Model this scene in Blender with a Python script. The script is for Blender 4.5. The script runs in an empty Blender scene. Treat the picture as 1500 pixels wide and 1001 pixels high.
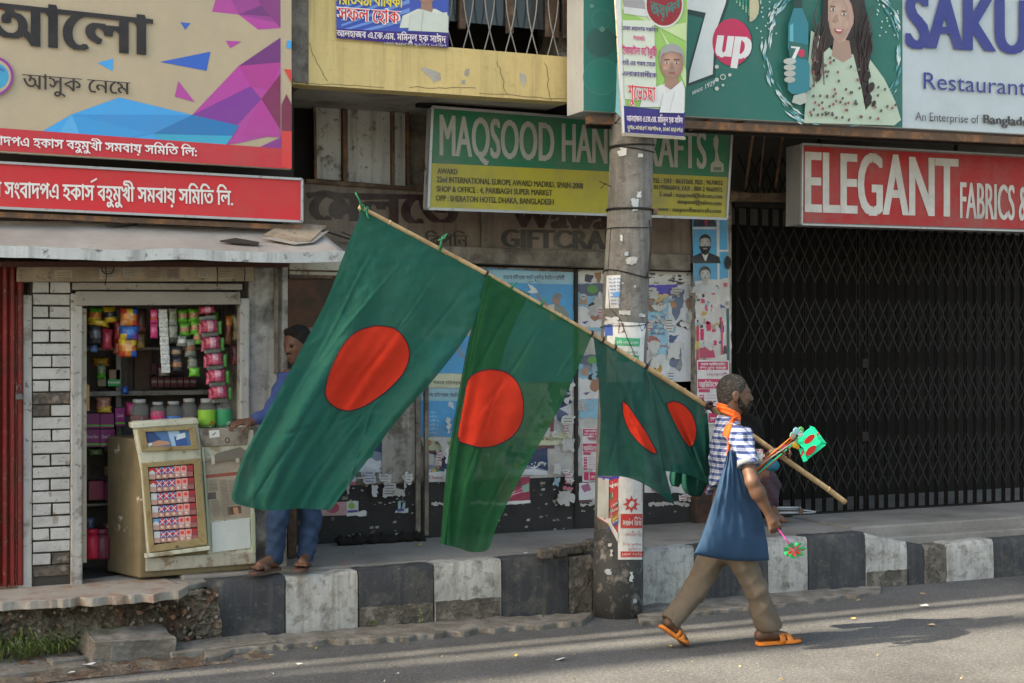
import bpy, bmesh, math, random
import numpy as np
from math import radians, sin, cos, pi, sqrt, tan, atan2, exp
from mathutils import Vector, Matrix, Euler
random.seed(7)
SC = bpy.context.scene
COL = SC.collection
# ------------------------------------------------------------------ camera, sky, sun, exposure
F = 2083.33; TH = radians(23.7); CAM = Vector((0.0, -9.47, 1.8))
cam_data = bpy.data.cameras.new('camera'); cam = bpy.data.objects.new('camera', cam_data)
COL.objects.link(cam); SC.camera = cam
cam.location = CAM; cam.rotation_euler = (radians(90), 0, -TH)
cam_data.lens = 50; cam_data.sensor_width = 36; cam_data.clip_start = 0.1; cam_data.clip_end = 500
cam_data.dof.use_dof = False
SUN_EL = radians(40); SUN_AZ = radians(4)      # light travels along +x, a touch towards the street
world = bpy.data.worlds.new('World'); SC.world = world; world.use_nodes = True
wt = world.node_tree
sky = wt.nodes.new('ShaderNodeTexSky'); sky.sky_type = 'NISHITA'; sky.sun_disc = False
sky.sun_elevation = SUN_EL; sky.sun_rotation = radians(274); sky.altitude = 10
sky.air_density = 1.3; sky.dust_density = 3.5; sky.ozone_density = 1.0
tint = wt.nodes.new('ShaderNodeMix'); tint.data_type = 'RGBA'; tint.blend_type = 'MULTIPLY'; tint.inputs[0].default_value = 1.0; tint.inputs[7].default_value = (1.08, 1.0, 0.86, 1)   # warm tint against the blue cast of the sky light
wt.links.new(sky.outputs[0], tint.inputs[6]); wt.links.new(tint.outputs[2], wt.nodes['Background'].inputs[0])
wt.nodes['Background'].inputs[1].default_value = 0.15
sl = bpy.data.lights.new('sun', 'SUN'); sun = bpy.data.objects.new('sun', sl); COL.objects.link(sun)
sl.energy = 5.0; sl.angle = radians(0.5); sl.color = (1.0, 0.86, 0.64)
sun.rotation_euler = Vector((cos(SUN_EL)*cos(SUN_AZ), -cos(SUN_EL)*sin(SUN_AZ), -sin(SUN_EL))).to_track_quat('-Z', 'Y').to_euler()
sun.location = (-20, 0, 20)
SC.view_settings.view_transform = 'Standard'; SC.view_settings.look = 'None'
SC.view_settings.exposure = 1.65; SC.view_settings.gamma = 1.0; SC.view_settings.use_curve_mapping = False
SC.render.engine = 'CYCLES'
SC.cycles.max_bounces = 8; SC.cycles.transparent_max_bounces = 12

# ------------------------------------------------------------------ measuring: a point of the photograph on an upright plane / level plane
def ray(px, py):
    a = (px-750)/F
    return Vector((a*cos(TH)+sin(TH), -a*sin(TH)+cos(TH), (500.5-py)/F))
def P(px, py, y):
    d = ray(px, py); return CAM + d*((y-CAM.y)/d.y)
def G(px, py, z):
    d = ray(px, py); return CAM + d*((z-CAM.z)/d.z)
WALL = 0.12          # plane of the back wall
KERB = -1.02         # front of the kerb
PAVE = 0.40          # pavement height

# ------------------------------------------------------------------ materials
MATS = {}
def lin(c):
    return tuple(((v/12.92) if v <= 0.04045 else ((v+0.055)/1.055)**2.4) for v in c)
def hx(r, g, b):     # sRGB 0-255 to linear
    return lin((r/255, g/255, b/255))
def mk(name, c1, c2=None, thr=0.5, soft=0.06, ns=3.0, rough=0.8, var=0.22, vs=2.0, bump=0.25, bs=60.0, streak=0.0, streak_c=(0.05, 0.045, 0.04),
       metal=0.0, spec=0.3, bdist=0.01, spots=0.0, spot_c=(0.06, 0.055, 0.05), spot_s=25.0, coat=0.0, wave=None):
    """paint c1 flaking to c2 where a noise passes thr; broad tone variation, grain, vertical streaks, small spots"""
    if name in MATS: return MATS[name]
    m = bpy.data.materials.new(name); m.use_nodes = True; MATS[name] = m
    nt = m.node_tree; N = nt.nodes; L = nt.links
    b = N['Principled BSDF']; b.inputs['Roughness'].default_value = rough; b.inputs['Metallic'].default_value = metal
    b.inputs['Specular IOR Level'].default_value = spec
    tc = N.new('ShaderNodeTexCoord')
    def noise(scale, detail=5, rgh=0.6, vec=None):
        n = N.new('ShaderNodeTexNoise'); n.inputs['Scale'].default_value = scale; n.inputs['Detail'].default_value = detail
        n.inputs['Roughness'].default_value = rgh; L.new(vec or tc.outputs['Object'], n.inputs['Vector']); return n.outputs['Fac']
    def ramp(src, a, z):
        r = N.new('ShaderNodeMapRange'); r.inputs['From Min'].default_value = a; r.inputs['From Max'].default_value = z
        L.new(src, r.inputs['Value']); return r.outputs['Result']
    def mix(fac, a, c, mode='MIX'):
        x = N.new('ShaderNodeMix'); x.data_type = 'RGBA'; x.blend_type = mode
        if isinstance(fac, float): x.inputs[0].default_value = fac
        else: L.new(fac, x.inputs[0])
        for s, v in ((6, a), (7, c)):
            if isinstance(v, tuple): x.inputs[s].default_value = (*v[:3], 1)
            else: L.new(v, x.inputs[s])
        return x.outputs[2]
    def math_(op, a, c):
        x = N.new('ShaderNodeMath'); x.operation = op
        for s, v in ((0, a), (1, c)):
            if isinstance(v, (int, float)): x.inputs[s].default_value = v
            else: L.new(v, x.inputs[s])
        return x.outputs[0]
    col = tuple(c1)
    chip = None
    if c2 is not None:
        chip = ramp(noise(ns, 8, 0.65), thr-soft, thr+soft); col = mix(chip, tuple(c1), tuple(c2))
    if var > 0:
        v = ramp(noise(vs, 6, 0.65), 0.3, 0.7)
        k = N.new('ShaderNodeMapRange'); k.inputs['To Min'].default_value = 1-var; k.inputs['To Max'].default_value = 1+var*0.7
        L.new(v, k.inputs['Value'])
        cc = N.new('ShaderNodeCombineColor')
        for i in range(3): L.new(k.outputs[0], cc.inputs[i])
        col = mix(1.0, col, cc.outputs[0], 'MULTIPLY')
    if streak > 0:
        mp = N.new('ShaderNodeMapping'); mp.inputs['Scale'].default_value = (14, 14, 0.7); L.new(tc.outputs['Object'], mp.inputs['Vector'])
        s = ramp(noise(1.0, 6, 0.7, mp.outputs[0]), 0.48, 0.72)
        col = mix(math_('MULTIPLY', s, streak), col, tuple(streak_c))
    if spots > 0:
        s = ramp(noise(spot_s, 4, 0.6), 0.60, 0.68)
        col = mix(math_('MULTIPLY', s, spots), col, tuple(spot_c))
    if isinstance(col, tuple): b.inputs['Base Color'].default_value = (*col, 1)
    else: L.new(col, b.inputs['Base Color'])
    h = noise(bs, 6, 0.6)
    if chip is not None: h = math_('SUBTRACT', h, math_('MULTIPLY', chip, 1.2))
    bp = N.new('ShaderNodeBump'); bp.inputs['Strength'].default_value = bump; bp.inputs['Distance'].default_value = bdist
    L.new(h, bp.inputs['Height']); L.new(bp.outputs[0], b.inputs['Normal'])
    if coat: b.inputs['Coat Weight'].default_value = coat
    return m

def print_mat(name='print', rough=0.55, dirt=0.15, spec=0.3, dull=0.0, wrinkle=0.15, streak=0.0):
    """flat printed colours (one colour per face) on vinyl or paper, with dust and wrinkles of the sheet"""
    if name in MATS: return MATS[name]
    m = mk(name, (1, 1, 1), var=0, bump=wrinkle, bs=3.0, rough=rough, spec=spec, bdist=0.05)
    nt = m.node_tree; N = nt.nodes; L = nt.links; b = N['Principled BSDF']
    at = N.new('ShaderNodeAttribute'); at.attribute_name = 'ink'
    tc = N.new('ShaderNodeTexCoord')
    n = N.new('ShaderNodeTexNoise'); n.inputs['Scale'].default_value = 2.6; n.inputs['Detail'].default_value = 9; n.inputs['Roughness'].default_value = 0.7
    L.new(tc.outputs['Object'], n.inputs['Vector'])
    r = N.new('ShaderNodeMapRange'); r.inputs['From Min'].default_value = 0.42; r.inputs['From Max'].default_value = 0.75
    r.inputs['To Max'].default_value = dirt*2.0; L.new(n.outputs['Fac'], r.inputs['Value'])
    x = N.new('ShaderNodeMix'); x.data_type = 'RGBA'; L.new(r.outputs[0], x.inputs[0]); L.new(at.outputs['Color'], x.inputs[6])
    x.inputs[7].default_value = (0.17, 0.155, 0.13, 1)
    out = x.outputs[2]
    if streak:
        mp = N.new('ShaderNodeMapping'); mp.inputs['Scale'].default_value = (9, 9, 0.6); L.new(tc.outputs['Object'], mp.inputs['Vector'])
        n2 = N.new('ShaderNodeTexNoise'); n2.inputs['Detail'].default_value = 6; L.new(mp.outputs[0], n2.inputs['Vector'])
        r2 = N.new('ShaderNodeMapRange'); r2.inputs['From Min'].default_value = 0.52; r2.inputs['From Max'].default_value = 0.75
        r2.inputs['To Max'].default_value = streak; L.new(n2.outputs['Fac'], r2.inputs['Value'])
        y = N.new('ShaderNodeMix'); y.data_type = 'RGBA'; L.new(r2.outputs[0], y.inputs[0]); L.new(out, y.inputs[6])
        y.inputs[7].default_value = (0.12, 0.11, 0.09, 1); out = y.outputs[2]
    L.new(out, b.inputs['Base Color'])
    return m

# ------------------------------------------------------------------ objects
ORG = {}
def tag(o, label=None, cat=None, group=None, kind=None):
    if label: o['label'] = label
    if cat: o['category'] = cat
    if group: o['group'] = group
    if kind: o['kind'] = kind
    return o
def thing(name, label, cat, loc, group=None):
    o = bpy.data.objects.new(name, None); COL.objects.link(o); o.location = loc; o.empty_display_size = 0.1
    ORG[o.name] = Vector(loc); return tag(o, label, cat, group)
def org(o): return ORG.get(o.name, Vector((0, 0, 0))) if o else Vector((0, 0, 0))

class MB:
    def __init__(s): s.v = []; s.f = []; s.c = []; s.m = []; s.smooth = []; s.cur = (1, 1, 1); s.mi = 0; s.sm = False
    def face(s, idx): s.f.append(tuple(idx)); s.c.append(s.cur); s.m.append(s.mi); s.smooth.append(s.sm)
    def poly(s, pts):
        n = len(s.v); s.v += [tuple(p) for p in pts]; s.face(range(n, n+len(pts)))
    def box(s, x0, x1, y0, y1, z0, z1):
        return s.hexa([(x0, y0, z0), (x1, y0, z0), (x1, y1, z0), (x0, y1, z0), (x0, y0, z1), (x1, y0, z1), (x1, y1, z1), (x0, y1, z1)])
    def hexa(s, p):
        n = len(s.v); s.v += [tuple(q) for q in p]
        for f in ((0, 3, 2, 1), (4, 5, 6, 7), (0, 1, 5, 4), (1, 2, 6, 5), (2, 3, 7, 6), (3, 0, 4, 7)): s.face([n+i for i in f])
        return s
    def slab(s, pts, d):            # polygon pts extruded by vector d
        d = Vector(d); n = len(s.v); k = len(pts)
        s.v += [tuple(p) for p in pts] + [tuple(Vector(p)+d) for p in pts]
        s.face(range(n, n+k)); s.face(range(n+2*k-1, n+k-1, -1))
        for i in range(k): j = (i+1) % k; s.face((n+j, n+i, n+k+i, n+k+j))
        return s
    def pxslab(s, px, y, depth):    # outline measured on plane y, going `depth` deeper
        return s.slab([P(a, b, y) for a, b in px], (0, depth, 0))
    def tube(s, path, r, n=8, cap=True, flat=None):
        path = [Vector(p) for p in path]; sm = s.sm; s.sm = True
        rs = r if isinstance(r, (list, tuple)) else [r]*len(path)
        base = len(s.v); up = None
        for i, p in enumerate(path):
            t = (path[min(i+1, len(path)-1)]-path[max(i-1, 0)]).normalized()
            if up is None: up = Vector((0, 0, 1)) if abs(t.z) < 0.9 else Vector((1, 0, 0))
            a = t.cross(up).normalized(); b = a.cross(t).normalized(); up = b
            for k in range(n):
                an = 2*pi*k/n; s.v.append(tuple(p + a*cos(an)*rs[i]*(flat or 1) + b*sin(an)*rs[i]))
        for i in range(len(path)-1):
            for k in range(n):
                k2 = (k+1) % n; s.face((base+i*n+k, base+i*n+k2, base+(i+1)*n+k2, base+(i+1)*n+k))
        if cap:
            s.sm = False
            s.face([base+k for k in range(n-1, -1, -1)]); s.face([base+(len(path)-1)*n+k for k in range(n)])
        s.sm = sm; return s
    def bar(s, a, b, w, d, up=(0, 0, 1)):     # rectangular bar from a to b
        a = Vector(a); b = Vector(b); t = (b-a).normalized(); up = Vector(up)
        if abs(t.dot(up)) > 0.95: up = Vector((0, 1, 0))
        x = t.cross(up).normalized(); y = x.cross(t).normalized()
        p = []
        for q in (a, b):
            p += [q-x*w/2-y*d/2, q+x*w/2-y*d/2, q+x*w/2+y*d/2, q-x*w/2+y*d/2]
        return s.hexa(p)
    def lathe(s, c, prof, n=16):
        base = len(s.v); c = Vector(c); sm = s.sm; s.sm = True
        for r, z in prof:
            for k in range(n): s.v.append(tuple(c+Vector((r*cos(2*pi*k/n), r*sin(2*pi*k/n), z))))
        for i in range(len(prof)-1):
            for k in range(n):
                k2 = (k+1) % n; s.face((base+i*n+k, base+i*n+k2, base+(i+1)*n+k2, base+(i+1)*n+k))
        s.face([base+k for k in range(n-1, -1, -1)]); s.face([base+(len(prof)-1)*n+k for k in range(n)])
        s.sm = sm; return s
    def build(s, name, mat, parent=None, bevel=0, smooth=False, origin=None, fixn=True):
        me = bpy.data.meshes.new(name)
        o0 = org(parent) if parent else Vector(origin or (0, 0, 0))
        vs = np.array(s.v, dtype=np.float64) - np.array(o0)
        me.from_pydata(vs.tolist(), [], s.f)
        mats = mat if isinstance(mat, (list, tuple)) else [mat]
        for m in mats: me.materials.append(m)
        if len(mats) > 1: me.polygons.foreach_set('material_index', s.m)
        me.polygons.foreach_set('use_smooth', [smooth or q for q in s.smooth])
        if any(c != (1, 1, 1) for c in s.c):
            at = me.color_attributes.new('ink', 'FLOAT_COLOR', 'CORNER'); buf = []
            for f, c in zip(s.f, s.c): buf += [c[0], c[1], c[2], 1.0]*len(f)
            at.data.foreach_set('color', buf)
        if fixn:
            bm = bmesh.new(); bm.from_mesh(me); bmesh.ops.recalc_face_normals(bm, faces=bm.faces); bm.to_mesh(me); bm.free()
        me.update()
        o = bpy.data.objects.new(name, me); COL.objects.link(o)
        if parent: o.parent = parent; ORG[o.name] = o0
        else: o.location = o0; ORG[o.name] = o0
        if bevel:
            b = o.modifiers.new('bevel', 'BEVEL'); b.width = bevel; b.segments = 2; b.limit_method = 'ANGLE'
        return o
def copy_tree(o, loc=None, parent=None):
    c = o.copy(); COL.objects.link(c); c.parent = parent
    if loc is not None: c.location = loc
    for ch in list(o.children): copy_tree(ch, None, c)
    return c
def struct(o): o['kind'] = 'structure'; return o

# ------------------------------------------------------------------ lettering: scan-filled outlines of the built-in font
_txt = {}
def spans(s, rows):
    key = (s, rows)
    if key in _txt: return _txt[key]
    c = bpy.data.curves.new('lettering', 'FONT'); c.body = s; c.size = 1; c.resolution_u = 5
    o = bpy.data.objects.new('lettering', c); COL.objects.link(o)
    me_c = o.to_curve(bpy.context.evaluated_depsgraph_get())
    segs = []
    for sp in me_c.splines:
        bp = sp.bezier_points; pts = []
        if len(bp) > 1:
            for i in range(len(bp)):
                a = bp[i]; b = bp[(i+1) % len(bp)]
                p0, p1, p2, p3 = a.co, a.handle_right, b.handle_left, b.co
                for t in (0, .25, .5, .75):
                    u = 1-t; q = p0*u**3+p1*3*u*u*t+p2*3*u*t*t+p3*t**3; pts.append((q.x, q.y))
        else: pts = [(q.co.x, q.co.y) for q in sp.points]
        for i in range(len(pts)):
            a = pts[i]; b = pts[(i+1) % len(pts)]
            if a[1] != b[1]: segs.append((*a, *b))
    o.to_curve_clear(); bpy.data.objects.remove(o); bpy.data.curves.remove(c)
    if not segs: _txt[key] = ([], (0, 1, 0, 1)); return _txt[key]
    S = np.array(segs); y0, y1 = S[:, [1, 3]].min(), S[:, [1, 3]].max(); x0, x1 = S[:, [0, 2]].min(), S[:, [0, 2]].max()
    out = []
    def cross(y):
        k = ((S[:, 1] <= y) & (S[:, 3] > y)) | ((S[:, 3] <= y) & (S[:, 1] > y)); Q = S[k]
        x = Q[:, 0]+(y-Q[:, 1])/(Q[:, 3]-Q[:, 1])*(Q[:, 2]-Q[:, 0]); w = np.where(Q[:, 3] > Q[:, 1], 1, -1)
        o_ = np.argsort(x); x = x[o_]; w = w[o_]; res = []; acc = 0
        for xi, wi in zip(x, w):
            if acc == 0: st = xi
            acc += wi
            if acc == 0: res.append((st, xi))
        return res
    dy = (y1-y0)/rows
    for r in range(rows):
        ya = y0+r*dy; yb = ya+dy
        a = cross(ya+dy*0.03); b = cross(yb-dy*0.03)
        if len(a) != len(b) or any(abs(i[0]-j[0]) > .09 or abs(i[1]-j[1]) > .09 for i, j in zip(a, b)): a = b = cross((ya+yb)/2)
        for (p, q), (u, v) in zip(a, b): out.append((ya, yb, p, q, u, v))
    _txt[key] = (out, (x0, x1, y0, y1)); return _txt[key]
BN_PRE = '\u09bf\u09c7\u09c8'
def bn(s):
    """Bengali in visual order for a renderer without shaping: pre-base vowels first, conjuncts opened"""
    s = s.replace('\u09a4\u09cd\u09b0', '\u098f').replace('\u09b0\u09cd', '').replace('\u09cd', '')
    s = s.replace('\u09cb', '\u09c7\u09be')
    out = []
    i = 0
    while i < len(s):
        if i+1 < len(s) and s[i+1] in BN_PRE: out += [s[i+1], s[i]]; i += 2
        else: out.append(s[i]); i += 1
    r = ''.join(out)
    return r
class Print(MB):
    """flat print laid out in photograph measures on an upright plane; later layers lie a hair further out"""
    def __init__(s, y, step=0.0002): super().__init__(); s.y = y; s.step = step; s.xlim = None
    def nxt(s, k=1): s.y -= s.step*k; return s
    def pg(s, pts, c, step=True):
        if step: s.nxt()
        if s.xlim: pts = [(max(s.xlim[0], min(s.xlim[1], a)), b) for a, b in pts]
        s.cur = c; MB.poly(s, [P(a, b, s.y) for a, b in pts]); return s
    def ell(s, cx, cy, rx, ry, c, n=20, rot=0, a0=0, a1=360):
        pts = []
        for k in range(n if a1-a0 == 360 else n+1):
            a = radians(a0+(a1-a0)*k/n); x, y = rx*cos(a), ry*sin(a)
            pts.append((cx+x*cos(rot)-y*sin(rot), cy+x*sin(rot)+y*cos(rot)))
        return s.pg(pts, c)
    def line(s, pts, w, c):
        s.nxt(); s.cur = c
        for (a, b), (d, e) in zip(pts[:-1], pts[1:]):
            L = math.hypot(d-a, e-b) or 1; nx, ny = -(e-b)/L*w/2, (d-a)/L*w/2
            MB.poly(s, [P(a+nx, b+ny, s.y), P(d+nx, e+ny, s.y), P(d-nx, e-ny, s.y), P(a-nx, b-ny, s.y)])
        return s
    def text(s, t, bl, br, hl, hr, c, rows=16, bold=0.0, fit='cap', slant=0.0, col2=None):
        """t between baseline points bl and br, with heights hl, hr (of the drawn extent)"""
        out, (x0, x1, y0, y1) = spans(t, rows)
        s.nxt(); s.cur = c; W = max(x1-x0, 1e-6)
        yb = y0 if fit == 'ext' else max(y0, 0.0) if fit == 'cap' else 0.0
        H = (y1-yb) or 1
        def q(x, y):
            u = (x-x0)/W; v = (y-yb)/H
            bx = bl[0]+(br[0]-bl[0])*u; by = bl[1]+(br[1]-bl[1])*u; h = hl+(hr-hl)*u
            return P(bx+slant*v*h, by-v*h, s.y)
        fix = []; prev = None
        for k_ in out:
            k_ = list(k_)
            if bold and prev and prev[0] == k_[0]:
                for a_, b_ in ((3, 2), (5, 4)):
                    if prev[a_]+bold > k_[b_]-bold: mid = (prev[a_]+k_[b_])/2; prev[a_] = mid-bold-.0005; k_[b_] = mid+bold+.0005
            fix.append(k_); prev = k_
        for ya, yb_, p, r_, u, v in fix:
            MB.poly(s, [q(p-bold, ya), q(r_+bold, ya), q(v+bold, yb_), q(u-bold, yb_)])
        return s
    def build(s, name, mat, parent=None, **k): return MB.build(s, name, mat, parent, fixn=False, **k)
def jagn(pts, amp=2.0, step=4, seed=0.0):
    from mathutils import noise as N_
    out = []; s = 0.0
    for i in range(len(pts)):
        a = pts[i]; b = pts[(i+1) % len(pts)]; L = math.hypot(b[0]-a[0], b[1]-a[1]); n = max(1, int(L/step))
        for k in range(n):
            t = k/n; s += L/n; d = amp*(N_.noise(Vector((s*.045+seed, seed, 0)))+.25*N_.noise(Vector((s*.1, seed, 5))))
            out.append((a[0]+(b[0]-a[0])*t-(b[1]-a[1])/L*d, a[1]+(b[1]-a[1])*t+(b[0]-a[0])/L*d))
    return out
def jag(pts, amp=2.5, step=7, rnd=random):
    out = []
    for i in range(len(pts)):
        a = pts[i]; b = pts[(i+1) % len(pts)]; L = math.hypot(b[0]-a[0], b[1]-a[1]); n = max(1, int(L/step))
        for k in range(n):
            t = k/n; out.append((a[0]+(b[0]-a[0])*t+(rnd.uniform(-amp, amp) if k else 0), a[1]+(b[1]-a[1])*t+(rnd.uniform(-amp, amp) if k else 0)))
    return out

# ------------------------------------------------------------------ bodies: a distance field turned into one continuous surface
class SDF:
    def __init__(s, lo, hi, h):
        s.lo = np.array(lo, float); s.h = h; s.n = np.ceil((np.array(hi)-s.lo)/h).astype(int)+1
        s.F = np.full(tuple(s.n), 0.5, np.float32)
    def _sub(s, lo, hi):
        a = np.clip(np.floor((np.array(lo)-s.lo)/s.h).astype(int), 0, s.n); b = np.clip(np.ceil((np.array(hi)-s.lo)/s.h).astype(int)+1, 0, s.n)
        if np.any(b <= a): return None
        ax = [s.lo[i]+s.h*np.arange(a[i], b[i]) for i in range(3)]
        X, Y, Z = np.meshgrid(*ax, indexing='ij'); return (slice(a[0], b[0]), slice(a[1], b[1]), slice(a[2], b[2])), X, Y, Z
    def _put(s, sl, d, k, sub=False):
        A = s.F[sl]
        if sub: s.F[sl] = np.maximum(A, -d); return
        if k <= 0: s.F[sl] = np.minimum(A, d); return
        h = np.clip(0.5+0.5*(A-d)/k, 0, 1); s.F[sl] = A*(1-h)+d*h-k*h*(1-h)
    def cap(s, a, b, ra, rb=None, k=0.02, sub=False, wr=None):
        rb = ra if rb is None else rb; a = np.array(a, float); b = np.array(b, float); m = max(ra, rb)+0.05+k
        q = s._sub(np.minimum(a, b)-m, np.maximum(a, b)+m)
        if q is None: return s
        sl, X, Y, Z = q; d = b-a; L = max(d@d, 1e-12)
        t = np.clip(((X-a[0])*d[0]+(Y-a[1])*d[1]+(Z-a[2])*d[2])/L, 0, 1)
        r = ra+(rb-ra)*t
        D = np.sqrt((X-a[0]-d[0]*t)**2+(Y-a[1]-d[1]*t)**2+(Z-a[2]-d[2]*t)**2)-r
        if wr is not None: D = D+wr(X, Y, Z, t)
        s._put(sl, D, k, sub); return s
    def ell(s, c, r, k=0.02, rot=None, sub=False, wr=None):
        c = np.array(c, float); r = np.array(r, float); m = r.max()+0.05+k
        q = s._sub(c-m, c+m)
        if q is None: return s
        sl, X, Y, Z = q; V = np.stack([X-c[0], Y-c[1], Z-c[2]], -1)
        if rot is not None: V = V@np.array(rot)          # columns of rot = local axes
        k0 = np.sqrt(((V/r)**2).sum(-1)); k1 = np.sqrt(((V/(r*r))**2).sum(-1))+1e-9
        D = k0*(k0-1)/k1
        if wr is not None: D = D+wr(X, Y, Z, 0)
        s._put(sl, D, k, sub); return s
    def cut(s, p, n):                                    # remove the side the normal points to
        sl, X, Y, Z = s._sub(s.lo, s.lo+s.h*(s.n-1)); n = np.array(n, float)/np.linalg.norm(n)
        s.F[sl] = np.maximum(s.F[sl], (X-p[0])*n[0]+(Y-p[1])*n[1]+(Z-p[2])*n[2]); return s
    def warp(s, fn):
        sl, X, Y, Z = s._sub(s.lo, s.lo+s.h*(s.n-1)); s.F[sl] += fn(X, Y, Z); return s
    def mesh(s):
        F_ = s.F; I = F_ < 0
        c = np.zeros(tuple(s.n-1), np.int8)
        for dx in (0, 1):
            for dy in (0, 1):
                for dz in (0, 1): c += I[dx:s.n[0]-1+dx, dy:s.n[1]-1+dy, dz:s.n[2]-1+dz]
        act = (c > 0) & (c < 8); idx = np.full(c.shape, -1, np.int64); A = np.argwhere(act); idx[act] = np.arange(len(A))
        acc = np.zeros((len(A), 3)); cnt = np.zeros(len(A))
        cor = [(0, 0, 0), (1, 0, 0), (0, 1, 0), (1, 1, 0), (0, 0, 1), (1, 0, 1), (0, 1, 1), (1, 1, 1)]
        for a in range(8):
            for b in range(a+1, 8):
                ca, cb = np.array(cor[a]), np.array(cor[b])
                if abs(ca-cb).sum() != 1: continue
                fa = F_[tuple((A+ca).T)]; fb = F_[tuple((A+cb).T)]; k = (fa < 0) != (fb < 0)
                t = (fa/(fa-fb+1e-12))[:, None]; p = ca+(cb-ca)*t
                acc[k] += p[k]; cnt[k] += 1
        V = s.lo+s.h*(A+acc/np.maximum(cnt, 1)[:, None])
        Q = []
        for ax in range(3):
            u, v = [(1, 2), (2, 0), (0, 1)][ax]
            sa = [slice(None)]*3; sb = [slice(None)]*3; sa[ax] = slice(0, -1); sb[ax] = slice(1, None)
            ch = I[tuple(sa)] != I[tuple(sb)]; E = np.argwhere(ch)
            ok = (E[:, u] > 0) & (E[:, v] > 0) & (E[:, u] < s.n[u]-1) & (E[:, v] < s.n[v]-1); E = E[ok]
            inside = I[tuple(E.T)]; du = np.zeros(3, int); dv = np.zeros(3, int); du[u] = 1; dv[v] = 1
            q = np.stack([idx[tuple((E-du-dv).T)], idx[tuple((E-dv).T)], idx[tuple(E.T)], idx[tuple((E-du).T)]], 1)
            q[~inside] = q[~inside][:, ::-1]; Q.append(q)
        Q = np.concatenate(Q); Q = Q[(Q >= 0).all(1)]
        return V, Q
    def build(s, name, mat, parent=None, origin=None, sm=1, uvw=None):
        V, Q = s.mesh(); o0 = org(parent) if parent else Vector(origin or (0, 0, 0))
        me = bpy.data.meshes.new(name); me.from_pydata((V-np.array(o0)).tolist(), [], Q.tolist())
        me.polygons.foreach_set('use_smooth', [True]*len(me.polygons))
        me.materials.append(mat); me.update()
        o = bpy.data.objects.new(name, me); COL.objects.link(o)
        if parent: o.parent = parent
        else: o.location = o0
        ORG[o.name] = o0
        if sm:
            q = o.modifiers.new('smooth', 'SMOOTH'); q.iterations = sm; q.factor = 0.5
        return o
# ================================================================== ground, road, kerb, pavement
from mathutils import noise as NZ
M_asph = mk('asphalt', (0.140, 0.143, 0.148), (0.092, 0.094, 0.098), 0.55, 0.12, 1.1, rough=0.9, var=0.42, vs=48, bump=0.9, bs=120, spots=0.8, spot_c=(0.42, 0.40, 0.36), spot_s=70, bdist=0.02)
M_pave = mk('pavement_concrete', (0.25, 0.24, 0.225), (0.17, 0.16, 0.145), 0.55, 0.12, 1.6, rough=0.92, var=0.2, vs=1.3, bump=0.5, bs=60, spots=0.35, spot_c=(0.12, 0.11, 0.10), spot_s=14)
M_slab = mk('worn_slab', (0.30, 0.275, 0.245), (0.26, 0.165, 0.115), 0.57, 0.08, 7, rough=0.92, var=0.2, bump=0.5, bs=50)
M_earth = mk('crumbled_earth', (0.19, 0.16, 0.125), (0.17, 0.10, 0.065), 0.55, 0.08, 5, rough=0.95, var=0.35, vs=9, bump=1.0, bs=45, bdist=0.03, spots=0.5, spot_c=(0.33, 0.31, 0.28), spot_s=22)
M_kw = mk('kerb_white_paint', (0.40, 0.40, 0.385), (0.15, 0.14, 0.125), 0.60, 0.10, 11, rough=0.85, var=0.25, vs=5, bump=0.5, bs=50, streak=0.75, streak_c=(0.16, 0.14, 0.11), spots=0.3, spot_s=30)
M_kb = mk('kerb_black_paint', (0.042, 0.045, 0.052), (0.10, 0.096, 0.088), 0.60, 0.10, 6, rough=0.75, var=0.25, vs=4, bump=0.5, bs=50, streak=0.3, streak_c=(0.18, 0.165, 0.14), spots=0.25, spot_c=(0.25, 0.24, 0.22))
M_kc = mk('kerb_bare_concrete', (0.20, 0.18, 0.155), (0.12, 0.11, 0.095), 0.52, 0.08, 9, rough=0.95, var=0.3, vs=8, bump=1.0, bs=40, bdist=0.02)
M_stone = mk('broken_concrete', (0.23, 0.215, 0.195), (0.15, 0.135, 0.115), 0.5, 0.08, 8, rough=0.95, var=0.25, vs=6, bump=0.7, bs=45)
b = MB(); b.box(-90, 120, -120, 60, -0.6, -0.06); struct(b.build('ground', M_earth))
b = MB(); b.box(-60, 90, -30, -1.03, -0.3, 0.0); struct(b.build('road', M_asph))
def rough_grid(name, corners, nu, nv, disp, mat, parent=None, seed=1, freq=6, origin=None, kind=None, skirt=0.0):
    """surface over 4 world corners (a-b top edge, d-c bottom edge), displaced along its normal by layered noise"""
    from mathutils import noise as NZ
    a, b_, c, d = [Vector(q) for q in corners]; nrm = (b_-a).cross(d-a).normalized(); m = MB(); m.sm = True
    for j in range(nv+1):
        for i in range(nu+1):
            u, v = i/nu, j/nv; p = a.lerp(b_, u).lerp(d.lerp(c, u), v)
            q = p*freq+Vector((seed, seed*2.3, 0)); n = NZ.noise(q)+0.5*NZ.noise(q*2.3)+0.4*abs(NZ.noise(q*4.1))+0.3*NZ.noise(q*8.7)+.2*NZ.noise(q*17)
            e = min(1, min(v, 1-v)*8+0.25)
            m.v.append(tuple(p+nrm*n*disp*e))
    for j in range(nv):
        for i in range(nu): k = j*(nu+1)+i; m.face((k, k+1, k+nu+2, k+nu+1))
    return m.build(name, mat, parent, origin=origin, fixn=False)
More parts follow.
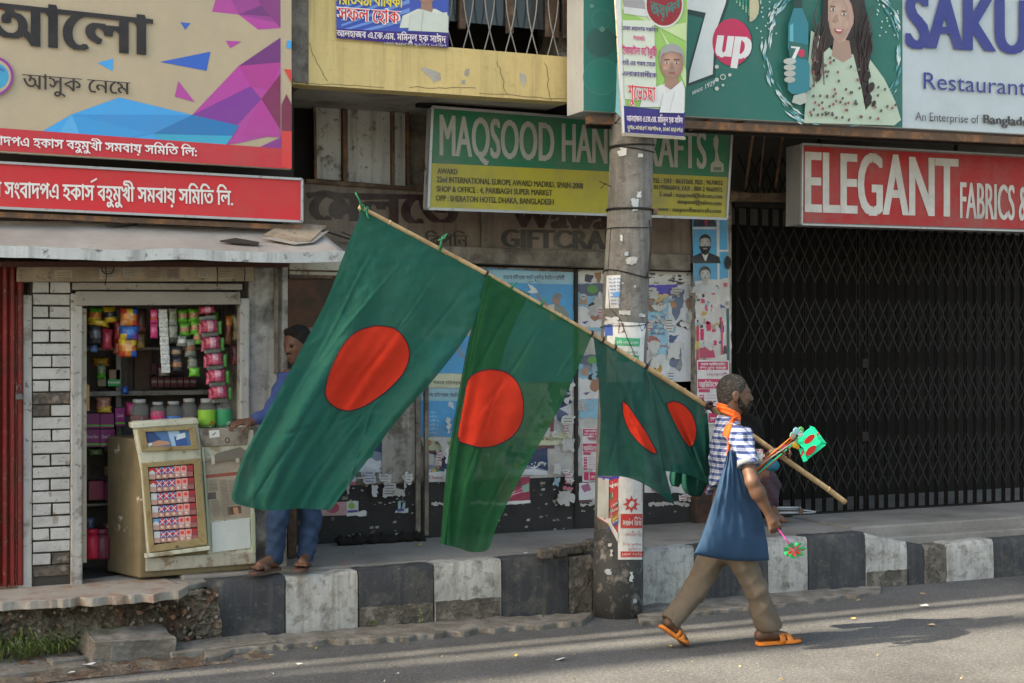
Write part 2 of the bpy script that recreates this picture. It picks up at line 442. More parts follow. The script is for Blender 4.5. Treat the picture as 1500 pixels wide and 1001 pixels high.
# gutter ledge: crumbling lip of old concrete between kerb and asphalt
gl = [(300, 966), (345, 950), (470, 938), (600, 932), (700, 921), (800, 914), (852, 909), (868, 897), (700, 905), (520, 920), (300, 938)]
gutter = MB(); gutter.slab([G(a, c, 0.035) for a, c in jagn(gl, 4.0, 5, 1.0)], (0, 0, -0.08)); struct(gutter.build('gutter_ledge', M_stone, bevel=0.008))
gl2 = [(940, 913), (1000, 899), (1150, 884), (1250, 871), (1290, 866), (1290, 858), (1100, 868), (930, 888)]
gutter = MB(); gutter.slab([G(a, c, 0.025) for a, c in jagn(gl2, 3.0, 4, 4.0)], (0, 0, -0.07)); struct(gutter.build('gutter_strip', M_stone, bevel=0.008))
# pavement in sheets with a few cracks, cut where the kerb dips
def zpave(x): return PAVE
XDROP = 6.9
pv = MB()
pv.box(1.62, 6.62, -0.86, WALL+1.5, 0.05, 0.392)
struct(pv.build('pavement', M_pave, bevel=0.012))
pv = MB(); pv.slab([(6.625, -0.72, 0.0), (14, -0.72, 0.0), (14, 2.5, 0.0), (6.625, 2.5, 0.0)], (0, 0, 0.405)); struct(pv.build('upper_step', M_pave, bevel=0.015))
pv = MB(); pv.slab([(6.66, -0.865, 0.0), (14, -0.90, 0.0), (14, -0.722, 0.0), (6.66, -0.722, 0.0)], (0, 0, 0.335)); struct(pv.build('lower_step', M_pave, bevel=0.012))
# expansion cracks and a rough broken edge behind the dark stone
rg = random.Random(3)
ck = MB(); ck.cur = (0.9, 0.9, 0.9)
for path in ([(505, 800), (520, 812), (560, 818), (600, 829)], [(760, 781), (770, 790), (820, 796), (868, 803)], [(950, 790), (1010, 792), (1060, 788)], [(1080, 764), (1085, 775), (1100, 790)]):
    pts = []
    for (a, c), (d, e) in zip(path[:-1], path[1:]):
        for t in (0, .33, .66): pts.append(G(a+(d-a)*t+rg.uniform(-3, 3), c+(e-c)*t+rg.uniform(-1, 1), 0.3935))
    pts.append(G(*path[-1], 0.3935))
    for p, q in zip(pts[:-1], pts[1:]):
        w = rg.uniform(0.003, 0.007); ck.poly([p-Vector((0, w, 0)), q-Vector((0, w, 0)), q+Vector((0, w, 0)), p+Vector((0, w, 0))])
struct(ck.build('pavement_cracks', mk('crack_dirt', (0.05, 0.045, 0.04), var=0), fixn=False))
# kerb: painted blocks, each its own piece
kerb = bpy.data.objects.new('kerb', None); COL.objects.link(kerb); kerb.location = (1.7, KERB, 0); ORG['kerb'] = Vector((1.7, KERB, 0)); struct(kerb)
def xk(px): return P(px, 850, KERB).x
def kerb_block(x0, x1, mat, zt0=0.385, zt1=None, y0=KERB, y1=None, name='kerb_block', seed=0, label=None):
    zt1 = zt0 if zt1 is None else zt1; r = random.Random(seed); y1 = -0.865 if y1 is None else y1; m = MB(); m.sm = True
    n = max(3, int((x1-x0)/0.05)); from mathutils import noise as NZ
    prof = [(y0, -0.05), (y0+0.0, 0.10), (y0+0.003, 0.22), (y0+0.006, 1.0), (y0+0.022, 1.022), (y1, 1.02)]
    x0 += 0.004; x1 -= 0.004
    for i in range(n+1):
        x = x0+(x1-x0)*i/n; zt = zt0+(zt1-zt0)*i/n-0.02
        for j, (yy, zz) in enumerate(prof):
            z = zz if zz < 0.3 else (zt if zz == 1.0 else zt+(zz-1.0))
            e = 0.006*NZ.noise(Vector((x*9+seed, yy*9, z*9)))+(0.004*NZ.noise(Vector((x*30, seed, z*30))) if j >= 3 else 0)
            m.v.append((x, yy+e*1.3, z+(e if j > 2 else 0)))
    k = len(prof)
    for i in range(n):
        for j in range(k-1): m.face((i*k+j, (i+1)*k+j, (i+1)*k+j+1, i*k+j+1))
    m.sm = False; base = len(m.v); m.v += [m.v[j] for j in range(k)]+[(x0, y1, -0.05)]; m.face([base+j for j in range(k+1)])
    base = len(m.v); m.v += [m.v[n*k+j] for j in range(k)]+[(x1, y1, -0.05)]; m.face([base+j for j in range(k, -1, -1)])
    return m.build(name, mat, kerb)
blocks = [(305, 418, M_kb), (418, 525, M_kw), (525, 636, M_kb), (636, 735, M_kw), (735, 833, M_kb), (833, 868, M_kc), (868, 905, M_kc), (905, 1018, M_kw), (1018, 1125, M_kb),
          (1125, 1184, M_kw), (1184, 1268, M_kb)]
zt = [0.372, 0.366, 0.375, 0.385, 0.388, 0.37, 0.36, 0.385, 0.385, 0.393, 0.400]
for i, (a, c, mt) in enumerate(blocks):
    kerb_block(xk(a), xk(c), mt, zt[i], zt[i]+0.006 if i > 0 else 0.376, seed=i)
kerb_block(xk(1268), xk(1330), M_kw, 0.398, 0.315, seed=21)
kerb_block(xk(1330), xk(1354), M_kb, 0.312, 0.285, seed=22)
kerb_block(xk(1354), xk(1386), M_kc, 0.272, 0.272, seed=23)
xs = [1386, 1456, 1530, 1600, 1680, 1760]
for i in range(len(xs)-1): kerb_block(xk(xs[i]), xk(xs[i+1]), (M_kw, M_kb)[i % 2], 0.283, 0.288, seed=30+i)
# lower mouldings painted over half height (old darker bands) on three stones
for px0, px1, h, mt in ((305, 418, 0.17, M_kb), (525, 636, 0.15, M_kc), (636, 735, 0.15, M_kc), (1268, 1330, 0.12, M_kc)):
    m = MB(); y = KERB-0.004
    top = [(xk(px0)+0.01+(xk(px1)-xk(px0)-0.02)*t/14, y-0.001*(t % 3), h+rg.uniform(-0.006, 0.006)) for t in range(15)]
    m.slab([(top[0][0], y, 0.0)]+[(q[0], y, q[2]) for q in top]+[(top[-1][0], y, 0.0)], (0, 0.006, 0)); m.build('render_patch', mt, kerb)
# loose bricks along the pavement edge by the pole
lb = []
for i, (px, py, w, a) in enumerate(((838, 808, .12, .1), (855, 806, .11, -.2), (818, 812, .10, .3), (798, 815, .09, 0.0), (866, 800, .09, .2))):
    g = G(px, py, 0.40); m = MB()
    p = [(-w/2, -.05, -.01), (w/2, -.045, -.01), (w/2*.9, .05, -.01), (-w/2, .045, -.01), (-w/2*.95, -.045, .045), (w/2*.85, -.045, .05), (w/2*.8, .045, .048), (-w/2, .04, .05)]
    R_ = Matrix.Rotation(a, 3, 'Z'); m.hexa([tuple(R_@Vector(q)+Vector((g.x, g.y, 0.397))) for q in p])
    o = m.build('brick', M_kc, None, bevel=0.01, origin=(g.x, g.y, 0.397))
    tag(o, ['grey broken brick on the pavement edge right beside the pole base', 'small broken brick wedged against the concrete pole on the kerb', 'flat broken brick on the kerb edge left of the pole', 'small crumbled brick farthest left in the short row by the pole', 'broken brick stub lying close behind the pole'][i], 'brick', 'broken bricks on the pavement edge by the pole')

# ------------------------------------------------------------------ broken corner at left: worn slab on a washed-out earth bank
sl_px = [(-120, 868), (-60, 855), (120, 850), (185, 841), (232, 846), (275, 857), (262, 866), (180, 873), (60, 879), (-40, 884), (-130, 890)]
m = MB(); m.slab([G(a, c, 0.37) for a, c in jagn(sl_px, 3.0, 4, 7.0)], (0, 0, -0.05)); struct(m.build('worn_pavement_slab', M_slab, bevel=0.012))
m = MB(); m.slab([G(a, c, 0.366) for a, c in jagn([(236, 846), (275, 856), (300, 852), (428, 838), (480, 800), (300, 790), (200, 815)], 1.5, 5, 2.0)], (0, 0, -0.04)); struct(m.build('pavement_corner', M_pave, bevel=0.01))
m = MB(); m.box(-3, 1.9, -0.86, 2.2, -0.05, 0.335); struct(m.build('stall_floor', M_pave))
A_ = G(-130, 890, 0.36); B_ = G(318, 862, 0.34); C_ = G(325, 944, 0.0); D_ = G(-130, 985, 0.0)
struct(rough_grid('earth_bank', (A_, B_, C_, D_), 300, 90, 0.085, M_earth, seed=4, freq=4.5))
struct(rough_grid('earth_apron', (G(-130, 955, 0.06), G(345, 930, 0.03), G(400, 965, 0.0), G(-130, 1020, 0.012)), 120, 26, 0.02, M_earth, seed=9, freq=8))
def rock(px, py, z, sx, sy, sz, rot, mat, name, label, cat, group=None, seed=0, flat=False):
    r = random.Random(seed); g = G(px, py, z); bm = bmesh.new(); bmesh.ops.create_cube(bm, size=1)
    bmesh.ops.subdivide_edges(bm, edges=bm.edges[:], cuts=3, use_grid_fill=True)
    from mathutils import noise as NZ
    for v in bm.verts:
        v.co = Vector((v.co.x*sx, v.co.y*sy, v.co.z*sz)); n = NZ.noise(v.co*9+Vector((seed*3, 0, 0)))
        v.co += v.co.normalized()*n*min(sx, sy, sz)*(0.18 if flat else 0.5)
    R_ = Euler(rot).to_matrix(); bm.transform(R_.to_4x4()); zmin = min(v.co.z for v in bm.verts)
    for v in bm.verts: v.co.z -= zmin
    me = bpy.data.meshes.new(name); bm.to_mesh(me); bm.free(); me.materials.append(mat)
    o = bpy.data.objects.new(name, me); COL.objects.link(o); o.location = (g.x, g.y, z-0.01); bv = o.modifiers.new('bevel', 'BEVEL'); bv.width = 0.006
    bv.limit_method = 'ANGLE'; return tag(o, label, cat, group)
rock(184, 962, 0.0, 0.46, 0.36, 0.13, (0.12, 0.05, 0.10), M_stone, 'concrete_block', 'thick grey concrete block lying tilted at the road edge below the hollow', 'concrete block', None, 3, True)
rock(322, 953, 0.0, 0.62, 0.24, 0.05, (0.02, -0.02, 0.05), M_stone, 'concrete_slab', 'long thin concrete slab lying along the foot of the first kerb stone', 'concrete slab', None, 5, True)
rock(30, 985, -0.01, 0.66, 0.34, 0.05, (0.02, 0.0, 0.06), M_stone, 'concrete_slab', 'low flat concrete slab in front of the grass tuft', 'concrete slab', None, 8, True)
rock(110, 975, 0.0, 0.30, 0.09, 0.05, (0.0, 0.05, 0.3), M_stone, 'concrete_shard', 'thin leaning concrete shard between grass and tilted block', 'concrete shard', None, 9)
rock(108, 938, 0.02, 0.05, 0.28, 0.10, (0.5, 0.1, -0.5), M_stone, 'concrete_shard', 'upright wedge of concrete propped against the earth bank', 'concrete shard', None, 19)
kr = random.Random(12)
for i in range(16):
    px = 197+i*5.6+kr.uniform(-2, 2); py = kr.uniform(905, 945)
    rock(px, py, 0.02+max(0, (940-py)*0.0022), kr.uniform(.04, .10), kr.uniform(.04, .08), kr.uniform(.03, .07), (kr.uniform(-.6, .6), kr.uniform(-.6, .6), kr.uniform(0, 3)), M_stone if i % 3 else M_earth,
         'rubble_stone', ('small %s rubble stone in the hollow under the slab, %s from the left' % ('grey' if i % 3 else 'earthy brown', ['first', 'second', 'third', 'fourth', 'fifth', 'sixth', 'seventh', 'eighth', 'ninth', 'tenth', 'eleventh', 'twelfth', 'thirteenth', 'fourteenth', 'fifteenth', 'last'][i])), 'stone', 'rubble in the hollow under the slab', 40+i)
# grass and weeds
M_grass = mk('grass_blade', (0.13, 0.20, 0.05), (0.24, 0.22, 0.09), 0.6, 0.1, 9, rough=0.7, var=0.3, bump=0.0)
M_weed = mk('weed_leaf', (0.075, 0.13, 0.035), (0.13, 0.17, 0.05), 0.55, 0.1, 25, rough=0.7, var=0.3, bump=0.0)
def tuft(px, py, z, n, h, spread, name, label, seed, droop=0.5):
    r = random.Random(seed); g = G(px, py, z); m = MB()
    for i in range(n):
        a = r.uniform(0, 2*pi); d = r.random()**0.6*spread; p = Vector((g.x+cos(a)*d*1.6, g.y+sin(a)*d*0.6, z)); L = h*r.uniform(.5, 1.1)
        dr = Vector((cos(a), sin(a)*0.8-0.3, 0))*r.uniform(.1, droop)*L*1.6; w = r.uniform(.002, .004); sd = Vector((-sin(a), cos(a), 0))*w
        pts = [p, p+dr*.25+Vector((0, 0, L*.5)), p+dr*.65+Vector((0, 0, L*.8)), p+dr+Vector((0, 0, L*(.85-r.random()*.35)))]
        k = len(m.v)
        for q, s_ in zip(pts, (1, .8, .5, .05)): m.v += [tuple(q-sd*s_), tuple(q+sd*s_)]
        for j in range(3): m.face((k+2*j, k+2*j+1, k+2*j+3, k+2*j+2))
    o = m.build(name, M_grass, origin=(g.x, g.y, z), fixn=False); return tag(o, label, 'grass', kind='stuff')
tuft(18, 962, 0.02, 420, 0.24, 0.24, 'grass', 'large clump of long green grass at the bottom left of the earth bank', 1, 1.5)
tuft(-40, 975, 0.02, 300, 0.20, 0.20, 'grass', 'grass clump cut by the left edge of the picture', 11, 0.8)
tuft(82, 958, 0.02, 150, 0.14, 0.12, 'grass', 'shorter grass to the right of the large clump', 2, 1.4)
tuft(112, 942, 0.06, 110, 0.11, 0.09, 'grass', 'small grass tuft growing out of the middle of the bank', 3)
def weed(px, py, z, n, h, sp, label, seed, size=0.02, y=None, stiff=False, mat=None):
    r = random.Random(seed); g = G(px, py, z) if y is None else P(px, py, y); t = thing('weed', label, 'weed', g); m = MB(); l = MB()
    for i in range(n):
        a = r.uniform(0, 2*pi); top = g+Vector((cos(a)*sp*r.random(), -abs(sin(a))*sp*r.random(), h*r.uniform(.3, 1)))
        m.tube([g+Vector((0, -0.002, 0)), g.lerp(top, .5)+Vector((0, -.01, .01)), top], [.0022, .0016, .001], 5)
        for k in range(7):
            c = g.lerp(top, r.uniform(.35, 1))+Vector((r.uniform(-1, 1), r.uniform(-1, 1), r.uniform(-.6, .6)))*size; u = Vector((r.uniform(-1, 1), r.uniform(-1, 0), r.uniform(-.5, 1))).normalized()*size*r.uniform(.5, 1)
            v = u.cross(Vector((r.uniform(-1, 1), r.uniform(-1, 1), r.uniform(-1, 1)))).normalized()*size*.4
            l.poly([c-u, c-u*.2+v, c+u*.6+v*.7, c+u, c+u*.6-v*.7, c-u*.2-v])
    m.build('stem', M_weed, t, fixn=False); l.build('foliage', mat or M_weed, t, fixn=False); return t
weed(292, 895, 0.2, 34, 0.14, 0.11, 'leafy green weed growing at the corner where the bank meets the first kerb stone', 5, 0.020)
weed(544, 918, 0.03, 3, 0.05, 0.02, 'tiny green weed at the foot of the dark kerb stone', 6, 0.010)
weed(616, 914, 0.03, 5, 0.10, 0.03, 'small pale flowering weed at the foot of the kerb', 7, 0.010, mat=mk('pale_weed', (0.35, 0.36, 0.27), (0.1, 0.15, 0.05), 0.5, 0.1, 60, var=0.2, bump=0))
weed(795, 905, 0.03, 2, 0.10, 0.06, 'dry grass sprig leaning at the foot of the dark kerb stone by the pole', 8, 0.006)
# litter and fallen leaves, too small to pick apart
lt = MB(); lr = random.Random(5)
for (px, py, z, s, c) in [(823, 965, 0, .05, (.75, .78, .8)), (1355, 887, 0, .05, (.75, .75, .75)), (1352, 870, 0, .04, (.5, .3, .15)), (1250, 906, 0, .03, (.6, .33, .1)), (1257, 879, 0, .02, (.6, .5, .05)), (505, 825, .395, .035, (.5, .05, .03)),
        (614, 798, .395, .03, (.4, .35, .05)), (770, 809, .395, .03, (.7, .7, .7)), (1365, 915, 0, .04, (.6, .42, .25)), (1160, 933, 0, .02, (.5, .4, .03)), (755, 960, 0, .02, (.6, .35, .05)), (105, 985, 0.01, .03, (.6, .65, .65)), (130, 973, 0.02, .05, (.7, .7, .72)),
        (395, 960, 0.03, .04, (.45, .35, .2)), (437, 972, 0, .03, (.6, .6, .6)), (268, 978, 0, .03, (.55, .45, .1))]+[(lr.uniform(200, 1450), lr.uniform(935, 1000), 0, lr.uniform(.008, .016), lr.choice([(.5, .4, .05), (.45, .3, .1), (.6, .6, .55)])) for _ in range(26)]:
    g = G(px, py, z+0.012); lt.cur = c; k = lr.randint(4, 6); a0 = lr.uniform(0, 6)
    pts = [g+Vector((cos(a0+2*pi*i/k)*s*lr.uniform(.5, 1), sin(a0+2*pi*i/k)*s*.6*lr.uniform(.5, 1), lr.uniform(-.006, .008))) for i in range(k)]
    lt.poly(pts)
tag(lt.build('litter', print_mat('litter_paper', dirt=0.2), fixn=False), 'scattered leaf scraps and paper bits on road and pavement', 'litter', kind='stuff')

# small lumps of earth, brick and concrete showing in the washed-out bank
rb = MB(); r5 = random.Random(55); bm_ = bmesh.new(); bmesh.ops.create_icosphere(bm_, subdivisions=1, radius=1); bv_ = [v.co.copy() for v in bm_.verts]; bf2 = [[v.index for v in f.verts] for f in bm_.faces]; bm_.free()
for i in range(230):
    u = r5.random(); v = r5.random()**.8; p = A_.lerp(B_, u).lerp(D_.lerp(C_, u), v); s_ = r5.uniform(.006, .020)*(1.3 if v > .7 else 1); k = len(rb.v); sc = Vector((r5.uniform(.8, 1.6), r5.uniform(.6, 1.1), r5.uniform(.5, 1)))*s_; rb.cur = r5.choice([(.21, .175, .14), (.17, .145, .115), (.26, .24, .21), (.20, .11, .07), (.13, .10, .075)])
    E_ = Euler((r5.uniform(-1, 1), r5.uniform(-1, 1), r5.uniform(0, 6))).to_matrix()
    for c in bv_: q_ = E_@Vector((c.x*sc.x, c.y*sc.y, c.z*sc.z))*r5.uniform(.75, 1.1); rb.v.append(tuple(p+q_+Vector((0, -.02, 0))))
    for f in bf2: rb.face([k+j for j in f])
tag(rb.build('bank_rubble', print_mat('rubble_mix', rough=.95, dirt=.3), fixn=False), 'small lumps of brick, earth and concrete in the washed out bank', 'rubble', kind='stuff')
# ================================================================== the market building
M_plaster = mk('grimy_plaster', (0.33, 0.31, 0.275), (0.16, 0.135, 0.105), 0.54, 0.05, 4.2, rough=0.9, var=0.3, vs=3.5, bump=0.5, bs=40, streak=0.7, spots=0.6, spot_s=18)
M_dado = mk('black_dado_paint', (0.028, 0.027, 0.028), (0.24, 0.225, 0.20), 0.67, 0.015, 5, rough=0.7, var=0.3, vs=6, bump=0.5, bs=40)
M_yellow = mk('yellow_wall_paint', (0.60, 0.47, 0.21), (0.48, 0.44, 0.36), 0.645, 0.02, 3.2, rough=0.9, var=0.14, vs=2.2, bump=0.35, bs=45, streak=0.42, streak_c=(0.16, 0.125, 0.06), spots=0.25, spot_s=20, spot_c=(.25, .19, .09))
M_soffit = mk('soffit_concrete', (0.36, 0.34, 0.30), (0.2, 0.18, 0.15), 0.55, 0.1, 3, var=0.2)
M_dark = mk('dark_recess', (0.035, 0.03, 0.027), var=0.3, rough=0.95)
M_brownwood = mk('old_brown_wood', (0.10, 0.065, 0.045), (0.22, 0.15, 0.10), 0.56, 0.08, 6, rough=0.85, var=0.35, vs=5, bump=0.4, streak=0.5)
M_beam = mk('grimy_beam', (0.24, 0.21, 0.17), (0.10, 0.085, 0.07), 0.52, 0.1, 5, rough=0.92, var=0.3, vs=6, bump=0.6, streak=0.3)
M_signbrown = mk('old_brown_board', (0.19, 0.15, 0.12), (0.24, 0.20, 0.165), 0.55, 0.1, 3, rough=0.8, var=0.35, vs=2.5, bump=0.2, streak=0.5, streak_c=(0.02, 0.017, 0.014))
M_steel = mk('weathered_grey_sheet', (0.50, 0.49, 0.47), (0.12, 0.10, 0.08), 0.62, 0.04, 3.5, rough=0.75, var=0.25, vs=2, bump=0.25, streak=0.6, spots=0.7, spot_s=22)
M_rust = mk('rusty_angle_iron', (0.13, 0.085, 0.06), (0.28, 0.14, 0.07), 0.55, 0.08, 12, rough=0.85, var=0.3, bump=0.4)
M_black = mk('black_paint_and_shade', (0.013, 0.012, 0.011), var=0.2, rough=0.9)  # near black: real black things, and shade painted into gap and backing boards
M_white = mk('white_enamel', (0.42, 0.44, 0.44), (0.30, 0.2, 0.13), 0.66, 0.03, 9, rough=0.6, var=0.15, bump=0.15, streak=0.3, streak_c=(.25, .2, .15))
M_alu = mk('aluminium_frame', (0.40, 0.41, 0.42), rough=0.45, metal=0.4, var=0.15, bump=0.1, spots=0.4, spot_s=30)
M_conc = mk('pole_concrete', (0.215, 0.208, 0.195), (0.135, 0.13, 0.12), 0.5, 0.12, 4, rough=0.9, var=0.2, vs=6, bump=0.6, bs=55, streak=0.6, spots=0.75, spot_s=17, spot_c=(.10, .088, .075))
M_wire = mk('black_wire', (0.015, 0.015, 0.016), rough=0.5, var=0)
mb_ = thing('market_building', 'long market building with yellow upper storey and poster covered grimy ground floor wall', 'building', (4.0, 1.0, 0.0))
# back wall up to the beam, between the corner stall and the gate
def WP(px, py, y=WALL): return P(px, py, y)
x_l, x_r = P(424, 500, WALL).x, P(1018, 500, WALL).x
m = MB(); m.box(x_l-1.5, x_r, WALL, WALL+0.25, 0.79, 2.66); m.build('wall', M_plaster, mb_)
m = MB(); m.box(x_l-1.5, x_r, WALL-0.004, WALL+0.25, 0.30, 0.788); m.build('dado', M_dado, mb_)
# projecting pier with posters at the gate
x_p0, x_p1 = P(1019, 500, WALL-0.08).x, P(1072, 500, WALL-0.08).x
m = MB(); m.box(x_p0, x_p1, WALL-0.08, WALL+0.3, 0.79, 3.0); m.build('pier', M_plaster, mb_, bevel=0.006)
m = MB(); m.box(x_p0, x_p1, WALL-0.084, WALL+0.3, 0.30, 0.788); m.build('pier_dado', mk('brown_dado', (0.11, 0.055, 0.04), (0.04, 0.035, 0.03), 0.5, 0.1, 6, var=0.3, streak=0.5), mb_, bevel=0.006)
# upright strips dividing the wall into bays
for a, w in ((609, 7), (622, 6), (843, 5)):
    x0 = P(a, 500, WALL-0.03).x; x1 = P(a+w, 500, WALL-0.03).x
    m = MB(); m.box(x0, x1, WALL-0.035 if a != 843 else WALL-0.02, WALL-0.001, 0.41, 2.58); m.build('batten', M_beam if a != 843 else M_dark, mb_, bevel=0.004)
# dark doorway bay beside the stall and its warm brown upper panels
m = MB(); m.pxslab([(424, 402), (487, 402), (487, 408), (424, 408)], WALL-0.03, 0.03); m.build('door_head', M_brownwood, mb_)
m = MB(); m.box(P(424, 500, 0.1).x-0.4, P(560, 500, 0.1).x, WALL-0.012, WALL-0.001, 1.9, 2.52); m.build('hatch_board', mk('brown_hatch', (0.16, 0.075, 0.045), (0.07, 0.045, 0.03), 0.5, 0.1, 4, var=0.3, rough=0.8), mb_)
m = MB(); m.box(P(560, 500, 0.1).x, P(612, 500, 0.1).x, WALL-0.012, WALL-0.001, 0.80, 2.45); m.build('side_panel', M_plaster, mb_)
# beam under the old brown board
m = MB(); m.pxslab([(424, 377), (1012, 397), (1012, 373), (424, 352)], WALL-0.10, 0.35); m.build('beam', M_beam, mb_, bevel=0.01)
m = MB(); m.pxslab([(425, 383), (1012, 399), (1012, 390), (425, 374)], WALL-0.02, 0.05); m.build('shade_strip', M_black, mb_)  # solid black strip, painted in for the shade below the beam
# grey sheet transom above
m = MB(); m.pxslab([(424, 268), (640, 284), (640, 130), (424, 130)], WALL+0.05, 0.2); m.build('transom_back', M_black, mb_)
for k, (a, c) in enumerate(((463, 500), (509, 572), (578, 594), (599, 642))):
    m = MB(); yy = WALL+(-0.02 if k < 3 else 0.03)
    t0 = 148+(a-463)*0.07; t1 = 148+(c-463)*0.07; b0 = 262+(a-463)*0.085; b1 = 262+(c-463)*0.085
    m.pxslab([(a, b0), (c, b1), (c, t1), (a, t0)], yy, 0.03); m.build('transom_panel', M_steel if k < 3 else M_beam, mb_, bevel=0.004)
for pts in ([(459, 148), (463, 148), (465, 266), (461, 266)], [(502, 152), (508, 152), (509, 268), (503, 268)], [(573, 155), (577, 155), (578, 274), (574, 274)], [(595, 160), (599, 160), (601, 274), (597, 274)]):
    m = MB(); m.pxslab(pts, WALL-0.05, 0.03); m.build('transom_bar', M_rust, mb_, bevel=0.003)
m = MB(); m.pxslab([(448, 262), (636, 276), (636, 281), (448, 268)], WALL-0.08, 0.06); m.build('transom_sill', M_brownwood, mb_)
m = MB(); m.pxslab([(448, 144), (640, 158), (640, 163), (448, 149)], WALL-0.08, 0.06); m.build('transom_head', M_brownwood, mb_)
# balcony box with yellow front
YF = -0.90
m = MB(); m.pxslab([(428, 123), (836, 150), (836, 84), (655, 69), (428, 55)], YF, 0.14); m.build('balcony_wall', M_yellow, mb_)
m = MB(); p0 = P(428, 54.9, YF); p1 = P(655, 68.9, YF)
m.hexa([(p0.x, YF, p0.z), (p1.x, YF, p0.z), (p1.x, YF+.14, p0.z), (p0.x, YF+.14, p0.z), (p0.x, YF, 6.0), (p1.x, YF, 6.0), (p1.x, YF+.14, 6.0), (p0.x, YF+.14, 6.0)]); m.build('upper_pier', M_yellow, mb_)
a, b_ = P(428, 123, YF), P(850, 151, YF)
m = MB(); m.slab([(a.x, YF+0.02, a.z+0.03), (b_.x, YF+0.02, b_.z+0.03), (b_.x, 0.3, b_.z+0.03), (a.x, 0.3, a.z+0.03)], (0, 0, 0.1)); m.build('soffit', M_soffit, mb_)
m = MB(); m.box(a.x-0.02, a.x+0.10, YF-0.012, 0.2, a.z+0.01, 6.0); m.build('balcony_cheek', mk('dark_mottled_plaster', (0.19, 0.175, 0.15), (0.08, 0.07, 0.06), 0.5, 0.1, 6, var=0.3), mb_)  # end of the balcony, darker and more mottled than the yellow front
# window above the balcony wall
c0, c1 = P(655, 69, YF), P(836, 84, YF)
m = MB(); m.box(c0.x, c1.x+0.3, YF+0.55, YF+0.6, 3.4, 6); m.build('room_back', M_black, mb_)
m = MB(); m.box(c0.x-.02, c1.x+0.2, YF+0.10, YF+0.105, 3.85, 6.0)
gl_ = bpy.data.materials.new('dark_glass'); gl_.use_nodes = True; q = gl_.node_tree.nodes['Principled BSDF']; q.inputs['Base Color'].default_value = (0.02, 0.026, 0.032, 1); q.inputs['Roughness'].default_value = 0.12
win = MB(); win.box(c0.x, c1.x+.05, YF+0.12, YF+0.13, 3.9, 6.0); win = win.build('window', gl_, mb_)
for px in (672, 742, 800, 824):
    q0 = P(px, 70, YF+0.10).x; m = MB(); m.box(q0, q0+0.045 if px != 800 else q0+0.09, YF+0.085, YF+0.119, 3.85, 6.0); m.build('window_frame', M_brownwood, win)
gr = MB()
for k in range(12):
    cx = 640+k*31; 
    for sgn in (-1, 1):
        pts = []
        for j in range(9):
            t = j/8; yy = 92-t*115+(cx-640)*0.075; xx = cx+sgn*(2+21*sin(min(1, (t*1.05))*pi*0.5)**1.2) if t < 1 else cx+sgn*23
            if 650 < xx < 852: pts.append(P(xx, yy, YF+0.03))
        if len(pts) > 2:
            pts.append(pts[-1]+Vector((0, 0, 0.5))); g_ = MB(); g_.tube(pts, 0.0045, 6); g_.build('window_grille', mk('grille_grey', (.22, .22, .21), var=.2, rough=.5), mb_)
for pts in ([(617, 99), (632, 102), (645, 107), (646, 117), (635, 121), (629, 112), (618, 104)], [(682, 102), (688, 101), (686, 112), (680, 110)], [(677, 117), (682, 117), (680, 124), (676, 123)], [(761, 107), (769, 108), (771, 120), (766, 128), (762, 118)], [(590, 60), (600, 61), (596, 65)]):
    pq = Print(YF-.002); pq.pg(jag(pts, .9, 3), (.42, .40, .36)); pq.build('peeled_patch', print_mat('bare_plaster', rough=.95, dirt=.4), mb_)
ckr = Print(YF-.002)
for x0_, y0_, x1_, y1_ in ((450, 60, 480, 118), (446, 122, 560, 128), (600, 128, 700, 130), (730, 90, 742, 140), (800, 92, 806, 146), (700, 136, 830, 146)):
    pl_ = [(x0_+(x1_-x0_)*t/9+random.uniform(-2.5, 2.5), y0_+(y1_-y0_)*t/9+random.uniform(-1.5, 1.5)) for t in range(10)]; ckr.line(pl_, .7, (.12, .09, .05))
ckr.build('hairline_cracks', MATS['bare_plaster'], mb_)['kind'] = 'stuff'
# bodies above and to the left and right, out of the picture, that keep the street front in shade
m = MB(); m.box(-34, a.x-0.03, YF, 8, 3.95, 9.4); m.build('upper_storey', M_yellow, mb_)
m = MB(); m.box(-34, -1.8, -0.75, 8, 0.0, 3.94); m.build('ground_storey', M_plaster, mb_)
m = MB(); m.box(a.x-0.02, 30, YF+0.003, 8, 6.01, 9.4); m.build('upper_storey', M_yellow, mb_)
m = MB(); m.box(p1.x+0.9, 30, YF+0.2, 8, 3.7, 6.0); m.build('upper_wall', M_plaster, mb_)
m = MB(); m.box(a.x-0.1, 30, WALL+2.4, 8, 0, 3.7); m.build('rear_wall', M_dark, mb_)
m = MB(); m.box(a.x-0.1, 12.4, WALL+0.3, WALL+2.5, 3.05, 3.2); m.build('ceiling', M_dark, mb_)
# recess over the gate with slanting rafters
m = MB(); m.pxslab([(1060, 295), (1700, 300), (1700, 283), (1060, 283)], 0.0, 0.05); m.build('gate_head', M_brownwood, mb_)
for px0, px1 in ((1103, 1091), (1147, 1135), (1120, 1112)):
    m = MB(); m.bar(P(px0, 195, -0.4), P(px1, 280, 0.1), 0.012 if px0 == 1120 else 0.02, 0.02); m.build('rafter', M_rust, mb_)
m = MB(); m.pxslab([(1062, 283), (1166, 292), (1166, 288), (1062, 279)], 0.02, 0.04); m.build('cross_bar', M_rust, mb_)
m = MB(); m.box(P(1066, 200, 0.3).x, 12.4, 0.35, 0.4, 2.75, 3.6); m.build('recess_board', mk('dim_grey_board', (0.10, 0.095, 0.085), var=0.3), mb_)
m = MB(); m.box(P(1066, 500, 0.1).x, 14, WALL+0.9, WALL+0.95, 0.4, 2.9); m.build('dark_room_sheet', M_black, mb_)  # black sheet standing in for the darkness of the room behind the gate
